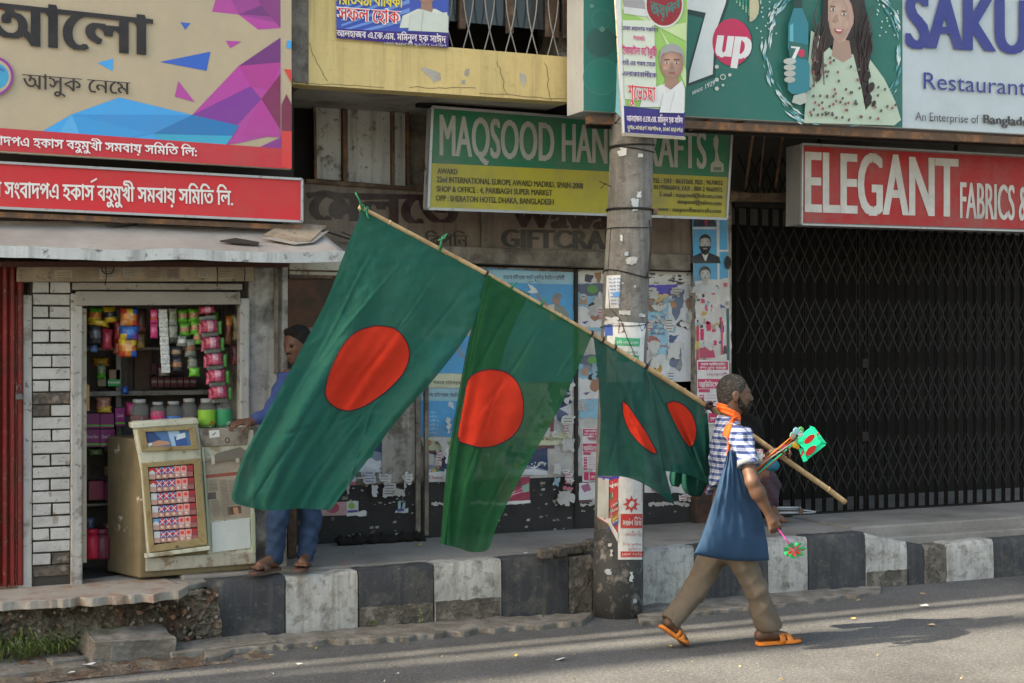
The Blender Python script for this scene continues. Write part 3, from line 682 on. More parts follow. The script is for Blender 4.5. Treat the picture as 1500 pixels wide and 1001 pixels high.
# unseen boards with open gaps, added so strips of sun fall on the road
hb = thing('sun_strip_blocker', 'unseen tall boards with open gaps added on the roof edge to stripe the sunlight', 'sun blocker', (-20, YF+0.1, 9.4))
for z0, z1, x0, x1 in ((10.9, 11.9, -34, 12), (13.2, 19.4, -34, -14.3)):
    m = MB(); m.box(x0, x1, YF, YF+0.06, z0, z1); m.build('board', M_steel, hb)
for i in range(9):
    m = MB(); m.box(-33.5+i*2.3, -33.4+i*2.3, YF+0.07, YF+0.17, 9.4, 19.3); m.build('post', M_rust, hb)
# small dark cloth heap along the foot of the wall
m = MB(); m.sm = True; cr = random.Random(8)
pts = []
for i in range(26):
    x = P(492+i*5, 790, WALL-0.1).x; pts.append((x, WALL-0.13, 0.405+0.028*cr.random()))
m.tube(pts, [0.02+0.026*cr.random() for _ in pts], 7); tag(m.build('cloth_roll', M_black, origin=pts[12]), 'black crumpled cloth roll lying along the foot of the wall', 'cloth')

# ================================================================== the collapsible gate
gate = thing('collapsible_gate', 'tall black collapsible steel gate closed across the wide shop front', 'gate', (7.6, 0.1, PAVE))
M_gate = mk('gate_steel', (0.012, 0.0105, 0.010), (0.026, 0.017, 0.012), 0.6, 0.08, 14, rough=0.7, var=0.3, spec=0.25, bump=0.2)
GX0 = P(1079, 500, 0.1).x; SPC = 0.104; NB = 31; GZ0 = 0.415; GZ1 = 2.86
bar = MB(); w = 0.0115
bar.box(-w, w, -0.004, 0.004, 0, GZ1-GZ0); bar.box(-w, -w+0.003, -0.022, -0.0045, 0, GZ1-GZ0); bar.box(w-0.003, w, -0.022, -0.0045, 0, GZ1-GZ0)
b0 = bar.build('gate_bar', M_gate); b0.parent = gate
for i in range(NB):
    o = b0 if i == 0 else b0.copy()
    if i: COL.objects.link(o); o.parent = gate
    o.location = (GX0+i*SPC-7.6+random.uniform(-.006, .006), random.uniform(-.004, .004), GZ0-PAVE)
    if i in (11, 12): o.scale = (1.5, 1.2, 1)
HB = 0.425
def linkmesh(sg):
    l = MB(); l.bar((0, 0, 0), (2*SPC, 0, sg*HB), 0.004, 0.016, up=(0, 0, 1)) if False else None
    l = MB(); t = Vector((2*SPC, 0, sg*HB)).normalized(); n = Vector((-t.z, 0, t.x))*0.0065; a = Vector((-0.006, 0, -0.006*sg)); e = Vector((2*SPC+.006, 0, sg*(HB+.006)))
    l.slab([a-n, e-n, e+n, a+n], (0, 0.003, 0)); o = l.build('gate_link', M_gate); return o
prot = {1: linkmesh(1), -1: linkmesh(-1)}; used = {1: False, -1: False}
for zc in [P(1130, y_, 0.1).z for y_ in (413, 516, 619, 722)]+[P(1130, 310, 0.1).z]:
    for i in range(NB-2):
        for sg in (1, -1):
            o = prot[sg] if not used[sg] else prot[sg].copy()
            if used[sg]: COL.objects.link(o)
            used[sg] = True; o.parent = gate
            o.location = (GX0+i*SPC-7.6, -0.026 if sg > 0 else -0.031, (zc if sg > 0 else zc+HB)-PAVE)
m = MB(); m.box(GX0-0.05, GX0+NB*SPC, 0.06, 0.14, PAVE+0.002, GZ0); m.build('gate_rail', M_gate, gate)
m = MB(); m.box(GX0-0.05, GX0+NB*SPC, 0.05, 0.15, GZ1, GZ1+0.05); m.build('gate_rail', M_gate, gate)
for z in (1.62, 1.02):
    m = MB(); x = GX0+11.5*SPC; m.box(x-0.03, x+0.03, 0.03, 0.07, z-0.04, z+0.04); m.build('gate_lock', M_gate, gate, bevel=0.006)
# ================================================================== corner stall: pillars, brick infill, lintels, sloping sheet awning
SF = -0.76
M_wpl = mk('white_stall_plaster', (0.38, 0.37, 0.355), (0.23, 0.205, 0.18), 0.60, 0.04, 6, rough=0.85, var=0.2, vs=4, bump=0.35, bs=40, spots=0.75, spot_s=26, streak=0.35)
M_brick = mk('whitewashed_brick', (0.42, 0.41, 0.40), (0.27, 0.23, 0.2), 0.64, 0.03, 13, rough=0.85, var=0.2, vs=7, bump=0.5, bs=70, spots=0.4, spot_s=35)
M_bkgr = mk('bare_crumbled_brick', (0.24, 0.20, 0.165), (0.12, 0.10, 0.085), 0.5, 0.08, 18, rough=0.95, var=0.3, bump=1.0, bs=60)
M_mort = mk('dark_mortar_gap', (0.055, 0.048, 0.042), var=0.3, bump=0.6)
M_red = mk('red_shutter_paint', (0.15, 0.014, 0.012), (0.10, 0.022, 0.016), 0.58, 0.1, 6, rough=0.55, var=0.3, vs=4, bump=0.15, streak=0.4, spots=0.35, spot_c=(.35, .2, .17), spot_s=45)
M_tan = mk('tan_lintel', (0.36, 0.30, 0.225), (0.22, 0.17, 0.12), 0.52, 0.1, 4, rough=0.85, var=0.25, vs=3, bump=0.4, spots=0.6, spot_s=18, streak=0.3)
M_taupe = mk('taupe_lintel', (0.30, 0.275, 0.245), (0.16, 0.13, 0.11), 0.62, 0.05, 6, rough=0.85, var=0.2, bump=0.3, spots=0.6, spot_s=22)
M_mott = mk('mottled_pillar', (0.40, 0.385, 0.36), (0.11, 0.10, 0.095), 0.55, 0.09, 4.5, rough=0.9, var=0.3, vs=5, bump=0.5, streak=0.5, spots=0.5)
M_cream = mk('cream_wood', (0.40, 0.36, 0.28), (0.2, 0.15, 0.1), 0.62, 0.05, 9, rough=0.75, var=0.2, bump=0.2, spots=0.5, spot_s=30)
M_cab = mk('cabinet_olive_paint', (0.175, 0.138, 0.078), (0.50, 0.45, 0.36), 0.66, 0.02, 9, rough=0.65, var=0.28, vs=3, bump=0.2, streak=0.3, spots=0.3, spot_s=30)
M_cabw = mk('cabinet_cream_paint', (0.50, 0.50, 0.40), (0.30, 0.25, 0.17), 0.60, 0.05, 7, rough=0.65, var=0.2, bump=0.2, streak=0.35, spots=0.5, spot_s=30)
M_gold = mk('ochre_frame_wood', (0.30, 0.235, 0.115), (0.24, 0.16, 0.07), 0.58, 0.06, 9, rough=0.55, var=0.2, bump=0.15, spots=0.3, spot_s=40)
st = thing('stall', 'small corner stall with whitewashed brick pillar, tan lintel and sloping grey sheet awning', 'stall', (1.4, -0.7, 0.37))
def sbox(px, y, depth, name, mat, parent, bevel=0.004):
    m = MB(); m.pxslab(px, y, depth); return m.build(name, mat, parent, bevel=bevel)
# red folding shutter, one slat at a time
for i in range(7):
    x0 = P(-42+i*11, 600, SF).x; x1 = P(-42+(i+1)*11, 600, SF).x; zb = P(15, 858, SF).z; zt = P(15, 384, SF).z; m = MB(); n = (x1-x0)
    m.slab([(x0, SF, zb), (x0+n*.35, SF-0.02, zb), (x0+n*.65, SF-0.02, zb), (x1-.002, SF, zb), (x1-.002, SF+.012, zb), (x0, SF+.012, zb)], (0, 0, zt-zb)); m.build('shutter_slat', M_red, st)
# pillar strips
z_b = 0.34
def strip(pxa, pxb, yt, name, mat, y=SF, d=0.16, yb=None):
    x0 = P(pxa, 640, y).x; x1 = P(pxb, 640, y).x; zt = P((pxa+pxb)/2, yt, y).z; m = MB(); m.box(x0, x1, y, y+d, z_b if yb is None else P(pxa, yb, y).z, zt); return m.build(name, mat, st, bevel=0.008)
strip(26, 47, 432, 'pillar_strip', M_wpl); strip(104, 121, 430, 'pillar_strip', M_wpl, y=SF-0.02)
core = strip(44, 106, 408, 'brick_pillar', M_mort, y=SF+0.022, d=0.14)
bx0 = P(47, 640, SF).x; bx1 = P(104, 640, SF).x; ztop = P(75, 412, SF).z; zbot = P(75, 846, SF).z; NR = 24; rh = (ztop-zbot)/NR; br = random.Random(4)
for r_ in range(NR):
    z0 = ztop-(r_+1)*rh; full = (r_ % 2 == 1); xs = [bx0, bx1] if full else [bx0, bx0+(bx1-bx0)*(0.47+br.uniform(-.04, .04)), bx1]
    for k in range(len(xs)-1):
        bare = (r_ in (9, 10) and k == 0) or r_ == 23 or (r_ == 22 and k == 1); g_ = 0.004+br.random()*0.002
        m = MB(); j = lambda: br.uniform(-.0015, .0015); pr = br.uniform(-.004, .002)+(0.012 if bare else 0)
        m.hexa([(xs[k]+g_+j(), SF+pr, z0+g_+j()), (xs[k+1]-g_+j(), SF+pr, z0+g_+j()), (xs[k+1]-g_, SF+.03, z0+g_), (xs[k]+g_, SF+.03, z0+g_),
                (xs[k]+g_+j(), SF+pr, z0+rh-g_+j()), (xs[k+1]-g_+j(), SF+pr, z0+rh-g_+j()), (xs[k+1]-g_, SF+.03, z0+rh-g_), (xs[k]+g_, SF+.03, z0+rh-g_)])
        o = m.build('brick', M_bkgr if bare else M_brick, core, bevel=0.004)
# lintels
sbox([(25, 413), (372, 412), (372, 391), (25, 390)], SF-0.05, 0.2, 'lintel', M_tan, st)
sbox([(106, 425), (355, 425), (355, 416), (106, 414)], SF-0.02, 0.1, 'lintel_rail', M_taupe, st)
sbox([(112, 448), (352, 446), (352, 428), (112, 427)], SF-0.04, 0.12, 'lintel', M_taupe, st)
sbox([(0, 391), (424, 391), (424, 383), (0, 383)], SF-0.10, 0.1, 'awning_beam', mk('dark_red_timber', (0.07, 0.03, 0.025), var=0.3, rough=.8), st)
for (x, y, w, h, c) in ((145, 394, 22, 15, (.45, .41, .33)), (180, 392, 20, 14, (.48, .44, .37)), (215, 394, 20, 14, (.33, .25, .2)), (245, 393, 18, 15, (.25, .2, .18)), (290, 393, 16, 14, (.44, .4, .34)), (80, 396, 26, 12, (.4, .34, .25)), (318, 394, 24, 15, (.42, .35, .26))):
    pr_ = Print(SF-0.054); pr_.pg(jag([(x, y), (x+w, y), (x+w, y+h), (x, y+h)], 1.2, 4), c)
    for k in range(3): pr_.line([(x+3, y+4+k*3.5), (x+w-3, y+4+k*3.5)], 1.0, tuple(v*.5 for v in c))
    pr_.build('old_paper', print_mat('old_paper_print', rough=.9, dirt=.5), st)
# door jambs of the opening, right pillar
strip(352, 366, 437, 'jamb', M_wpl, y=SF-0.02, d=0.10)
sbox([(120, 825), (127, 825), (127, 452), (120, 452)], SF+0.03, 0.06, 'jamb', M_cream, st)
x0 = P(364, 640, SF+.02).x; x1 = P(421, 640, SF+.02).x
m = MB(); m.box(x0, x1, SF+0.02, 0.10, z_b, P(390, 391, SF).z); m.build('pillar', M_mott, st, bevel=0.012)
m = MB(); m.box(P(402, 640, SF).x, P(408, 640, SF).x, SF+0.0, SF+.018, 1.6, P(390, 391, SF).z); m.build('pillar_batten', M_beam, st, bevel=0.003)
m = MB(); m.box(P(413, 640, SF).x, P(421, 640, SF).x, SF-0.01, SF+.018, 1.2, P(390, 386, SF).z); m.build('pillar_batten', M_mott, st, bevel=0.003)
# cream board and dark head right of the pillar
sbox([(424, 395), (512, 397), (512, 380), (424, 378)], SF-0.02, 0.05, 'fascia_board', M_cream, st)
sbox([(424, 402), (500, 404), (500, 399), (424, 397)], SF-0.0, 0.05, 'fascia_board', M_cream, st)
# inner room
xi0 = P(122, 640, SF).x-0.12; xi1 = x0
zi1 = 2.28
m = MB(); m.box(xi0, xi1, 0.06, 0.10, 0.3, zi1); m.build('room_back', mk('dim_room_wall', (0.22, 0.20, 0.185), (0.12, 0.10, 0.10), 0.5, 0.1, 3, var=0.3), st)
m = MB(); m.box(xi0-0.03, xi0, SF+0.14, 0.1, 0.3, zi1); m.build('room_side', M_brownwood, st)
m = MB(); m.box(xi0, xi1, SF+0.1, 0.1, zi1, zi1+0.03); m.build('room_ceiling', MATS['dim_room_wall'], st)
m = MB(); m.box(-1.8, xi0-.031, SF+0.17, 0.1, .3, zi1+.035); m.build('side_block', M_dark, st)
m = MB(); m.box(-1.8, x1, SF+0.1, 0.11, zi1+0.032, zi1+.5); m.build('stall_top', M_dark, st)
def shelf(py, y0, px0=122, px1=352, t=0.018, mat=M_taupe):
    z = P(200, py, y0).z; m = MB(); m.box(P(px0, py, y0).x, min(P(px1, py, y0).x, xi1-.01), y0, y0+0.26, z-t, z); m.build('shelf', mat, st, bevel=0.003); return z
SH = mk('shelf_grey', (0.30, 0.29, 0.27), (0.16, 0.14, 0.12), 0.55, 0.08, 8, var=0.2)
zs1 = shelf(509, -0.20, 118, 352, mat=SH); zs2 = shelf(573, -0.22, 118, 352, 0.03, mat=SH); zs3 = shelf(656, -0.22, 110, 190, mat=SH); zs4 = shelf(735, -0.22, 110, 190, mat=SH)
m = MB(); m.box(P(171, 600, -.2).x, P(171, 600, -.2).x+.03, -0.18, 0.05, 1.2, 2.0); m.build('shelf_upright', SH, st)
m = MB(); m.box(P(200, 540, -.1).x, P(225, 540, -.1).x, -0.02, 0.04, zs2, zs1); m.build('cupboard_panel', mk('dim_brown_panel', (.16, .11, .09), var=.2), st)
m = MB(); m.box(P(192, 540, -.1).x-.06, P(192, 540, -.1).x-.01, -0.02, 0.04, zs2, zs1); m.build('cupboard_panel', mk('dim_grey_panel', (.17, .16, .14), var=.2), st)
# leaning wooden posts in the doorway right of the stall
m = MB(); m.bar(G(429, 818, .4)+Vector((0, .04, 0)), P(425, 480, SF+.15), 0.06, 0.05); m.build('door_post', M_brownwood, st, bevel=0.006)
# awning: one folded sheet with a white edge, sagging slightly
AW = [P(-160, 368, -1.28), P(505, 363, -1.28), P(470, 333, -0.86), P(-160, 322, -0.86)]
AW[2].z = AW[3].z = (AW[2].z+AW[3].z)/2; zf = P(200, 367, -1.28).z; AW[0].z = zf-0.005; AW[1].z = zf+0.015
M_aw = mk('awning_sheet', (0.335, 0.315, 0.295), (0.25, 0.225, 0.205), 0.52, 0.12, 1.6, rough=0.8, var=0.15, vs=1.2, bump=0.15, bs=20, spots=0.25, spot_s=10, spot_c=(.13, .11, .1))
from mathutils import noise as NZ
m = MB(); m.sm = True; nu, nv = 60, 10
for j in range(nv+1):
    for i in range(nu+1):
        p = AW[0].lerp(AW[1], i/nu).lerp(AW[3].lerp(AW[2], i/nu), j/nv); p = p+Vector((0, 0, 0.012*NZ.noise(p*2.2)+0.004*NZ.noise(p*9))); m.v.append(tuple(p))
for j in range(nv):
    for i in range(nu): k = j*(nu+1)+i; m.face((k, k+1, k+nu+2, k+nu+1))
o = m.build('awning', M_aw, st, fixn=False); sdf_ = o.modifiers.new('thick', 'SOLIDIFY'); sdf_.thickness = 0.012; sdf_.offset = -1
m = MB(); pts_t = []; n = 60
for i in range(n+1):
    p = AW[0].lerp(AW[1], i/n); dz = 0.012*NZ.noise(p*2.2)+0.004*NZ.noise(p*9); pts_t.append((p.x, p.y-0.006, p.z+dz+0.004))
for i in range(n):
    a, c = pts_t[i], pts_t[i+1]; h0 = 0.062+0.004*NZ.noise(Vector(a)*5); h1 = 0.062+0.004*NZ.noise(Vector(c)*5)
    k = len(m.v); m.v += [(a[0], a[1], a[2]-h0), (c[0], c[1], c[2]-h1), c, a]; m.face((k, k+1, k+2, k+3))
o = m.build('awning_edge', mk('awning_white_edge', (0.46, 0.48, 0.48), (0.25, 0.22, 0.2), 0.64, 0.05, 7, rough=.6, var=.15, spots=.7, spot_s=14, streak=.5), st, fixn=False); q = o.modifiers.new('thick', 'SOLIDIFY'); q.thickness = 0.01
# things lying on the awning
n1 = thing('newspaper', 'folded brown newspapers lying at the right end of the sheet awning', 'newspaper', P(430, 345, -1.1))
def onaw(px, py, up=0.006):
    d = ray(px, py); a, b_, c = AW[0], AW[1], AW[3]; nn = (b_-a).cross(c-a); t = (a-CAM).dot(nn)/d.dot(nn); return CAM+d*t+Vector((0, 0, up))
m = MB(); m.slab([onaw(386, 350, .02), onaw(418, 334, .03), onaw(478, 338, .025), onaw(455, 357, .012), onaw(432, 357, .01)], (0, 0, .006)); m.build('sheet', M_tan, n1)
m = MB(); m.slab([onaw(384, 352, .012), onaw(432, 360, .005), onaw(460, 357, .006), onaw(482, 342, .014), onaw(470, 345, .014), onaw(440, 350, .014)], (0, 0, .004)); m.build('sheet', M_taupe, n1)
m = MB(); m.slab([onaw(322, 356), onaw(345, 352), onaw(380, 358), onaw(378, 361), onaw(350, 359)], (0, 0, .008)); tag(m.build('rag', M_dark, origin=onaw(350, 357)), 'small dark rag lying on the grey awning left of the newspapers', 'rag')
m = MB(); m.tube([onaw(155, 336, .02), onaw(175, 334, .01), onaw(200, 332, .012), onaw(205, 328, .04), onaw(185, 318, .2)], 0.006, 6); tag(m.build('cable', M_wire, origin=onaw(180, 334)), 'short black cable end lying on the awning under the red sign', 'cable')
m = MB(); m.tube([P(455, 335, -.85), P(480, 340, -.8), P(510, 350, -.75), P(530, 352, -.5)], 0.006, 6); m.tube([P(500, 340, -.7), P(515, 346, -.7), P(530, 360, -.6)], 0.004, 6)
tag(m.build('wire', M_wire, origin=P(455, 335, -.85)), 'loose wires trailing from the right end of the awning', 'wire')
for i, (px, y0, y1, sw) in enumerate(((154, 385, 418, 2), (318, 385, 420, 1), (358, 390, 412, 1))):
    m = MB(); m.tube([P(px, y0, SF-.07), P(px+sw, (y0+y1)/2, SF-.075), P(px, y1, SF-.07)], 0.003, 5); m.build('hanging_wire', M_wire, st)
m = MB(); m.tube([P(158+9*cos(a*.7), 394+9*sin(a*.7)*.9, SF-.07) for a in range(14)], 0.003, 5); m.build('hanging_wire', M_wire, st)
# padlock on the red shutter
pl = thing('padlock', 'grey steel padlock hanging on the edge of the red shutter', 'padlock', P(28, 580, SF-.03)); M_pad = mk('padlock_steel', (.12, .12, .12), metal=.6, rough=.4)
m = MB(); m.pxslab([(23, 577), (33, 577), (34, 586), (23, 586)], SF-.05, .02); m.build('lock_body', M_pad, pl, bevel=.004)
m = MB(); m.tube([P(25, 577, SF-.04), P(25, 568, SF-.04), P(28, 563, SF-.04), P(31, 568, SF-.04), P(31, 577, SF-.04)], .004, 6); m.build('shackle', M_pad, pl)

# ------------------------------------------------------------------ the sales cabinet
cab = thing('sales_cabinet', 'worn olive and cream sales cabinet with glazed front in the stall opening', 'cabinet', (1.7, -0.62, 0.38))
CY = -0.80
# side wall (faces left)
fl = P(212, 836, CY); fr = P(375, 822, CY); zt_l = P(196, 618, CY).z; zt_r = P(330, 626, CY).z
zb0 = 0.385
m = MB(); m.hexa([(fl.x-.03, CY, zb0), (fr.x, CY, zb0+.01), (fr.x, CY+.34, zb0+.01), (fl.x-.17, CY+.36, zb0), (fl.x-.03, CY, zt_r-.06), (fr.x-.02, CY, zt_r), (fr.x-.02, CY+.34, zt_r), (fl.x-.17, CY+.36, zt_r-.06)])
m.build('carcass', M_cab, cab, bevel=0.01)
# raised left tower with sloping display pane
tl, tr, brr, bll = (196, 618), (290, 612), (300, 682), (206, 690)
sbox([(196, 618), (289, 612), (294, 650), (305, 800), (216, 812), (207, 690)], CY-0.03, 0.10, 'front_tower', M_cabw, cab, 0.008)
sbox([(193, 620), (290, 613), (292, 621), (194, 628)], CY-0.045, 0.14, 'top_rail', M_cabw, cab, 0.006)
def frame(o, i, y, name, mat, d=0.02):
    for k in range(4):
        j = (k+1) % 4; m = MB(); m.pxslab([o[k], o[j], i[j], i[k]], y, d); m.build(name, mat, cab, bevel=0.003)
frame([(202, 629), (285, 624), (292, 658), (208, 662)], [(213, 633), (277, 630), (281, 653), (217, 655)], CY-0.05, 'window_frame', M_gold)
frame([(208, 679), (294, 672), (304, 798), (219, 810)], [(217, 685), (284, 680), (291, 789), (226, 799)], CY-0.055, 'door_frame', M_gold, 0.024)
pp = Print(CY-0.034); pp.pg([(213, 633), (277, 630), (281, 653), (217, 655)], (.08, .17, .36)); pp.pg([(245, 631), (262, 631), (268, 653), (252, 654)], (.35, .5, .68)); pp.pg([(255, 640), (272, 638), (275, 653), (258, 654)], (.04, .10, .32))
pp.pg([(219, 650), (232, 645), (247, 647), (249, 651), (232, 654), (222, 654)], (.48, .27, .18)); pp.pg([(216, 650), (221, 647), (223, 652), (218, 655)], (.75, .78, .8)); pp.pg([(259, 637), (271, 634), (272, 641), (258, 645)], (.6, .68, .74)); pp.pg([(213, 633), (224, 632), (236, 644), (216, 650)], (.03, .07, .2))
pp.build('blue_card', print_mat('card_print', rough=.3, dirt=.1), cab)  # blue card with flat printed shapes in the upper frame
pk = Print(CY-0.031); pk.pg([(217, 685), (284, 680), (291, 789), (226, 799)], (.045, .035, .03)); pk.build('display_back', print_mat('paper_print', rough=.7, dirt=.2), cab)
sbox([(213, 812), (308, 800), (308, 806), (213, 818)], CY-0.06, 0.05, 'sill', M_cabw, cab, 0.004)
# right part: cream frame, newspaper lining, frosted pane
sbox([(293, 628), (372, 630), (374, 818), (306, 830), (292, 660)], CY-0.012, 0.05, 'front_panel', M_cabw, cab, 0.006)
sbox([(214, 838), (376, 826), (375, 808), (214, 818)], CY-0.026, 0.03, 'base_board', mk('cabinet_base_cream', (.36, .34, .28), (.2, .15, .09), .58, .05, 9, rough=.7, var=.25, streak=.4, spots=.6), cab, 0.006)
sbox([(290, 628), (365, 626), (362, 652), (296, 655)], CY-0.02, 0.03, 'top_board', mk('grimy_board', (.30, .27, .225), (.13, .11, .09), .53, .07, 9, var=.3, spots=.7), cab, 0.005)
npp = Print(CY-0.0135); npp.pg([(299, 672), (358, 670), (368, 758), (309, 763)], (.36, .31, .24)); npp.pg([(300, 696), (360, 690), (361, 695), (300, 701)], (.30, .06, .04)); npp.pg([(305, 722), (316, 721), (317, 731), (305, 732)], (.10, .09, .08))
npp.pg([(333, 743), (353, 741), (354, 752), (334, 755)], (.10, .05, .035)); npp.pg([(341, 744), (348, 743), (350, 753), (343, 753)], (.5, .25, .15))
for k in range(26):
    yy = 704+k*2.1
    for c0 in (302, 317, 331, 346):
        if not (c0 == 302 and 719 < yy < 733) and not (c0 > 325 and yy > 740): npp.line([(c0+(yy-672)*.11, yy), (c0+12+(yy-672)*.11, yy-.8)], .8, (.21, .18, .15))
npp.pg([(318, 664), (352, 655), (364, 664), (362, 672), (300, 678)], (.16, .145, .125)); npp.pg([(309, 668), (314, 667), (315, 680), (310, 681)], (.5, .47, .38)); npp.pg([(345, 672), (350, 671), (351, 677), (346, 678)], (.5, .47, .38))
npp.build('newspaper_lining', print_mat('old_paper_print'), cab)
m = MB(); m.pxslab([(310, 766), (366, 759), (368, 803), (311, 810)], CY-0.022, 0.008); m.build('frosted_pane', mk('frosted_pane_white', (.50, .54, .53), var=.15, rough=.35, spots=.15), cab, bevel=.003)
sbox([(368, 752), (374, 751), (375, 810), (369, 812)], CY-0.03, 0.02, 'green_edge', mk('pale_green_edge', (.34, .38, .27), var=.15), cab, 0.003)
sbox([(296, 655), (299, 655), (309, 800), (305, 802)], CY-0.03, 0.02, 'green_edge', MATS['pale_green_edge'], cab, 0.003)
tgp = Print(CY-0.021); tgp.pg([(306, 631), (321, 630), (322, 640), (307, 642)], (.7, .7, .68)); tgp.line([(311, 638), (316, 634)], 1.5, (.1, .1, .1)); tgp.ell(333, 645, 4, 4, (.03, .03, .03)); tgp.ell(333, 645, 2.6, 2.6, (.27, .24, .2)); tgp.build('price_tag', MATS['paper_print'], cab)
m = MB(); m.lathe(P(249, 657, CY-.055), [(.006, -.006), (.008, 0), (.006, .006)], 10); m.build('knob', M_rust, cab)
m = MB(); m.lathe(P(259, 801, CY-.06), [(.006, -.006), (.008, 0), (.006, .006)], 10); m.build('knob', M_rust, cab)
# cigarette packs behind the door frame: six rows of seven
pkm = print_mat('pack_print', rough=.35, dirt=.05)
rowname = ['top', 'second', 'third', 'fourth', 'fifth', 'bottom']; colname = ['first', 'second', 'third', 'fourth', 'fifth', 'sixth', 'last']
for r_ in range(6):
    for c_ in range(7):
        y0 = 686+r_*18.6-c_*0.75; hh = 16.5; x0_ = 218.5+r_*1.45+c_*9.25; w_ = 8.7
        Y = CY-0.048; q = Print(Y, 0.0004)
        a, b2 = P(x0_, y0+hh, Y), P(x0_+w_, y0, Y)
        first = c_ == 0; kind = 0 if first else (2 if c_ in (4, 5) else (3 if c_ == 6 else 1))
        q.cur = (.55, .55, .56) if kind != 3 else (.25, .05, .06)
        MB.box(q, a.x, b2.x, Y, Y+.018, a.z, b2.z)
        rc = [(.5, .03, .02), (.45, .04, .02), (.5, .52, .55), (.55, .58, .6), (.12, .3, .55), (.5, .55, .6)][r_]
        if kind == 0:
            q.pg([(x0_, y0), (x0_+w_, y0), (x0_+w_, y0+6), (x0_+w_/2, y0+3), (x0_, y0+6)], rc); q.pg([(x0_, y0+9), (x0_+w_, y0+9), (x0_+w_, y0+hh), (x0_, y0+hh)], (.45, .28, .24))
        elif kind == 1:
            q.pg([(x0_, y0), (x0_+w_, y0), (x0_+w_, y0+10), (x0_, y0+10)], (.05, .09, .33)); q.pg([(x0_+3.4, y0), (x0_+5.4, y0), (x0_+5.4, y0+10), (x0_+3.4, y0+10)], (.6, .05, .06)); q.pg([(x0_, y0+3.6), (x0_+w_, y0+3.6), (x0_+w_, y0+5.8), (x0_, y0+5.8)], (.6, .05, .06))
            q.line([(x0_+.5, y0+1), (x0_+w_-.5, y0+9)], .8, (.75, .75, .75)); q.line([(x0_+.5, y0+9), (x0_+w_-.5, y0+1)], .8, (.75, .75, .75)); q.pg([(x0_, y0+10), (x0_+w_, y0+10), (x0_+w_, y0+hh), (x0_, y0+hh)], (.42, .22, .18)); q.ell(x0_+4, y0+13, 2.3, 2, (.65, .5, .42), 8)
        elif kind == 2:
            q.pg([(x0_, y0), (x0_+w_, y0), (x0_+w_, y0+9), (x0_, y0+9)], (.68, .30, .28)); q.ell(x0_+4.3, y0+4.5, 2.6, 2.6, (.65, .05, .05), 8); q.pg([(x0_, y0+10), (x0_+w_, y0+10), (x0_+w_, y0+hh), (x0_, y0+hh)], (.5, .28, .25)); q.ell(x0_+4, y0+13, 2, 1.6, (.7, .6, .55), 8)
        else:
            q.pg([(x0_, y0), (x0_+w_, y0), (x0_+w_, y0+4), (x0_, y0+4)], (.4, .03, .04)); q.pg([(x0_, y0+10), (x0_+w_, y0+10), (x0_+w_, y0+hh), (x0_, y0+hh)], (.3, .12, .12))
        kd = {0: 'chevron topped', 1: 'blue crossed red', 2: 'pink and white', 3: 'dark red'}[kind]
        o = q.build('cigarette_pack', pkm, origin=(a.x, Y, a.z))
        tag(o, '%s cigarette pack, %s in the %s row behind the cabinet frame' % (kd, colname[c_], rowname[r_]), 'cigarette pack', 'cigarette packs in the cabinet')
# ------------------------------------------------------------------ jars on the cabinet
def glassm(name, c, a=0.35):
    m = bpy.data.materials.new(name); m.use_nodes = True; nt = m.node_tree; bs = nt.nodes['Principled BSDF']; bs.inputs['Base Color'].default_value = (*c, 1); bs.inputs['Roughness'].default_value = 0.08
    tr = nt.nodes.new('ShaderNodeBsdfTransparent'); mx = nt.nodes.new('ShaderNodeMixShader'); mx.inputs[0].default_value = a
    nt.links.new(tr.outputs[0], mx.inputs[1]); nt.links.new(bs.outputs[0], mx.inputs[2]); nt.links.new(mx.outputs[0], nt.nodes['Material Output'].inputs[0]); return m
M_jar = glassm('clear_jar_plastic', (0.45, 0.47, 0.46), 0.16); M_lid = mk('jar_lid_grey', (0.32, 0.32, 0.31), var=0.15, rough=.4)
jars = [(204, 585, 624, 15, (.15, .03, .025), (.12, .03, .03), 'large clear jar of dark sweets with brown lower band, leftmost on the cabinet', .5), (231, 589, 620, 12, (.55, .03, .12), (.6, .04, .15), 'short jar of bright pink sweets behind the cabinet pane', .75),
        (254, 588, 622, 13, (.05, .25, .62), (.06, .2, .6), 'jar with a bright blue band of sweets, third from the left', .45), (277, 584, 622, 13, (.2, .05, .03), (.25, .22, .2), 'clear jar of reddish brown sweets beside the blue one', .4),
        (303, 584, 627, 14, (.22, .45, .04), (.25, .5, .05), 'jar with a yellow green label and red edge on the cabinet', .8), (328, 584, 627, 13.5, (.02, .22, .10), (.04, .28, .12), 'dark green filled jar at the right end of the row', .85)]
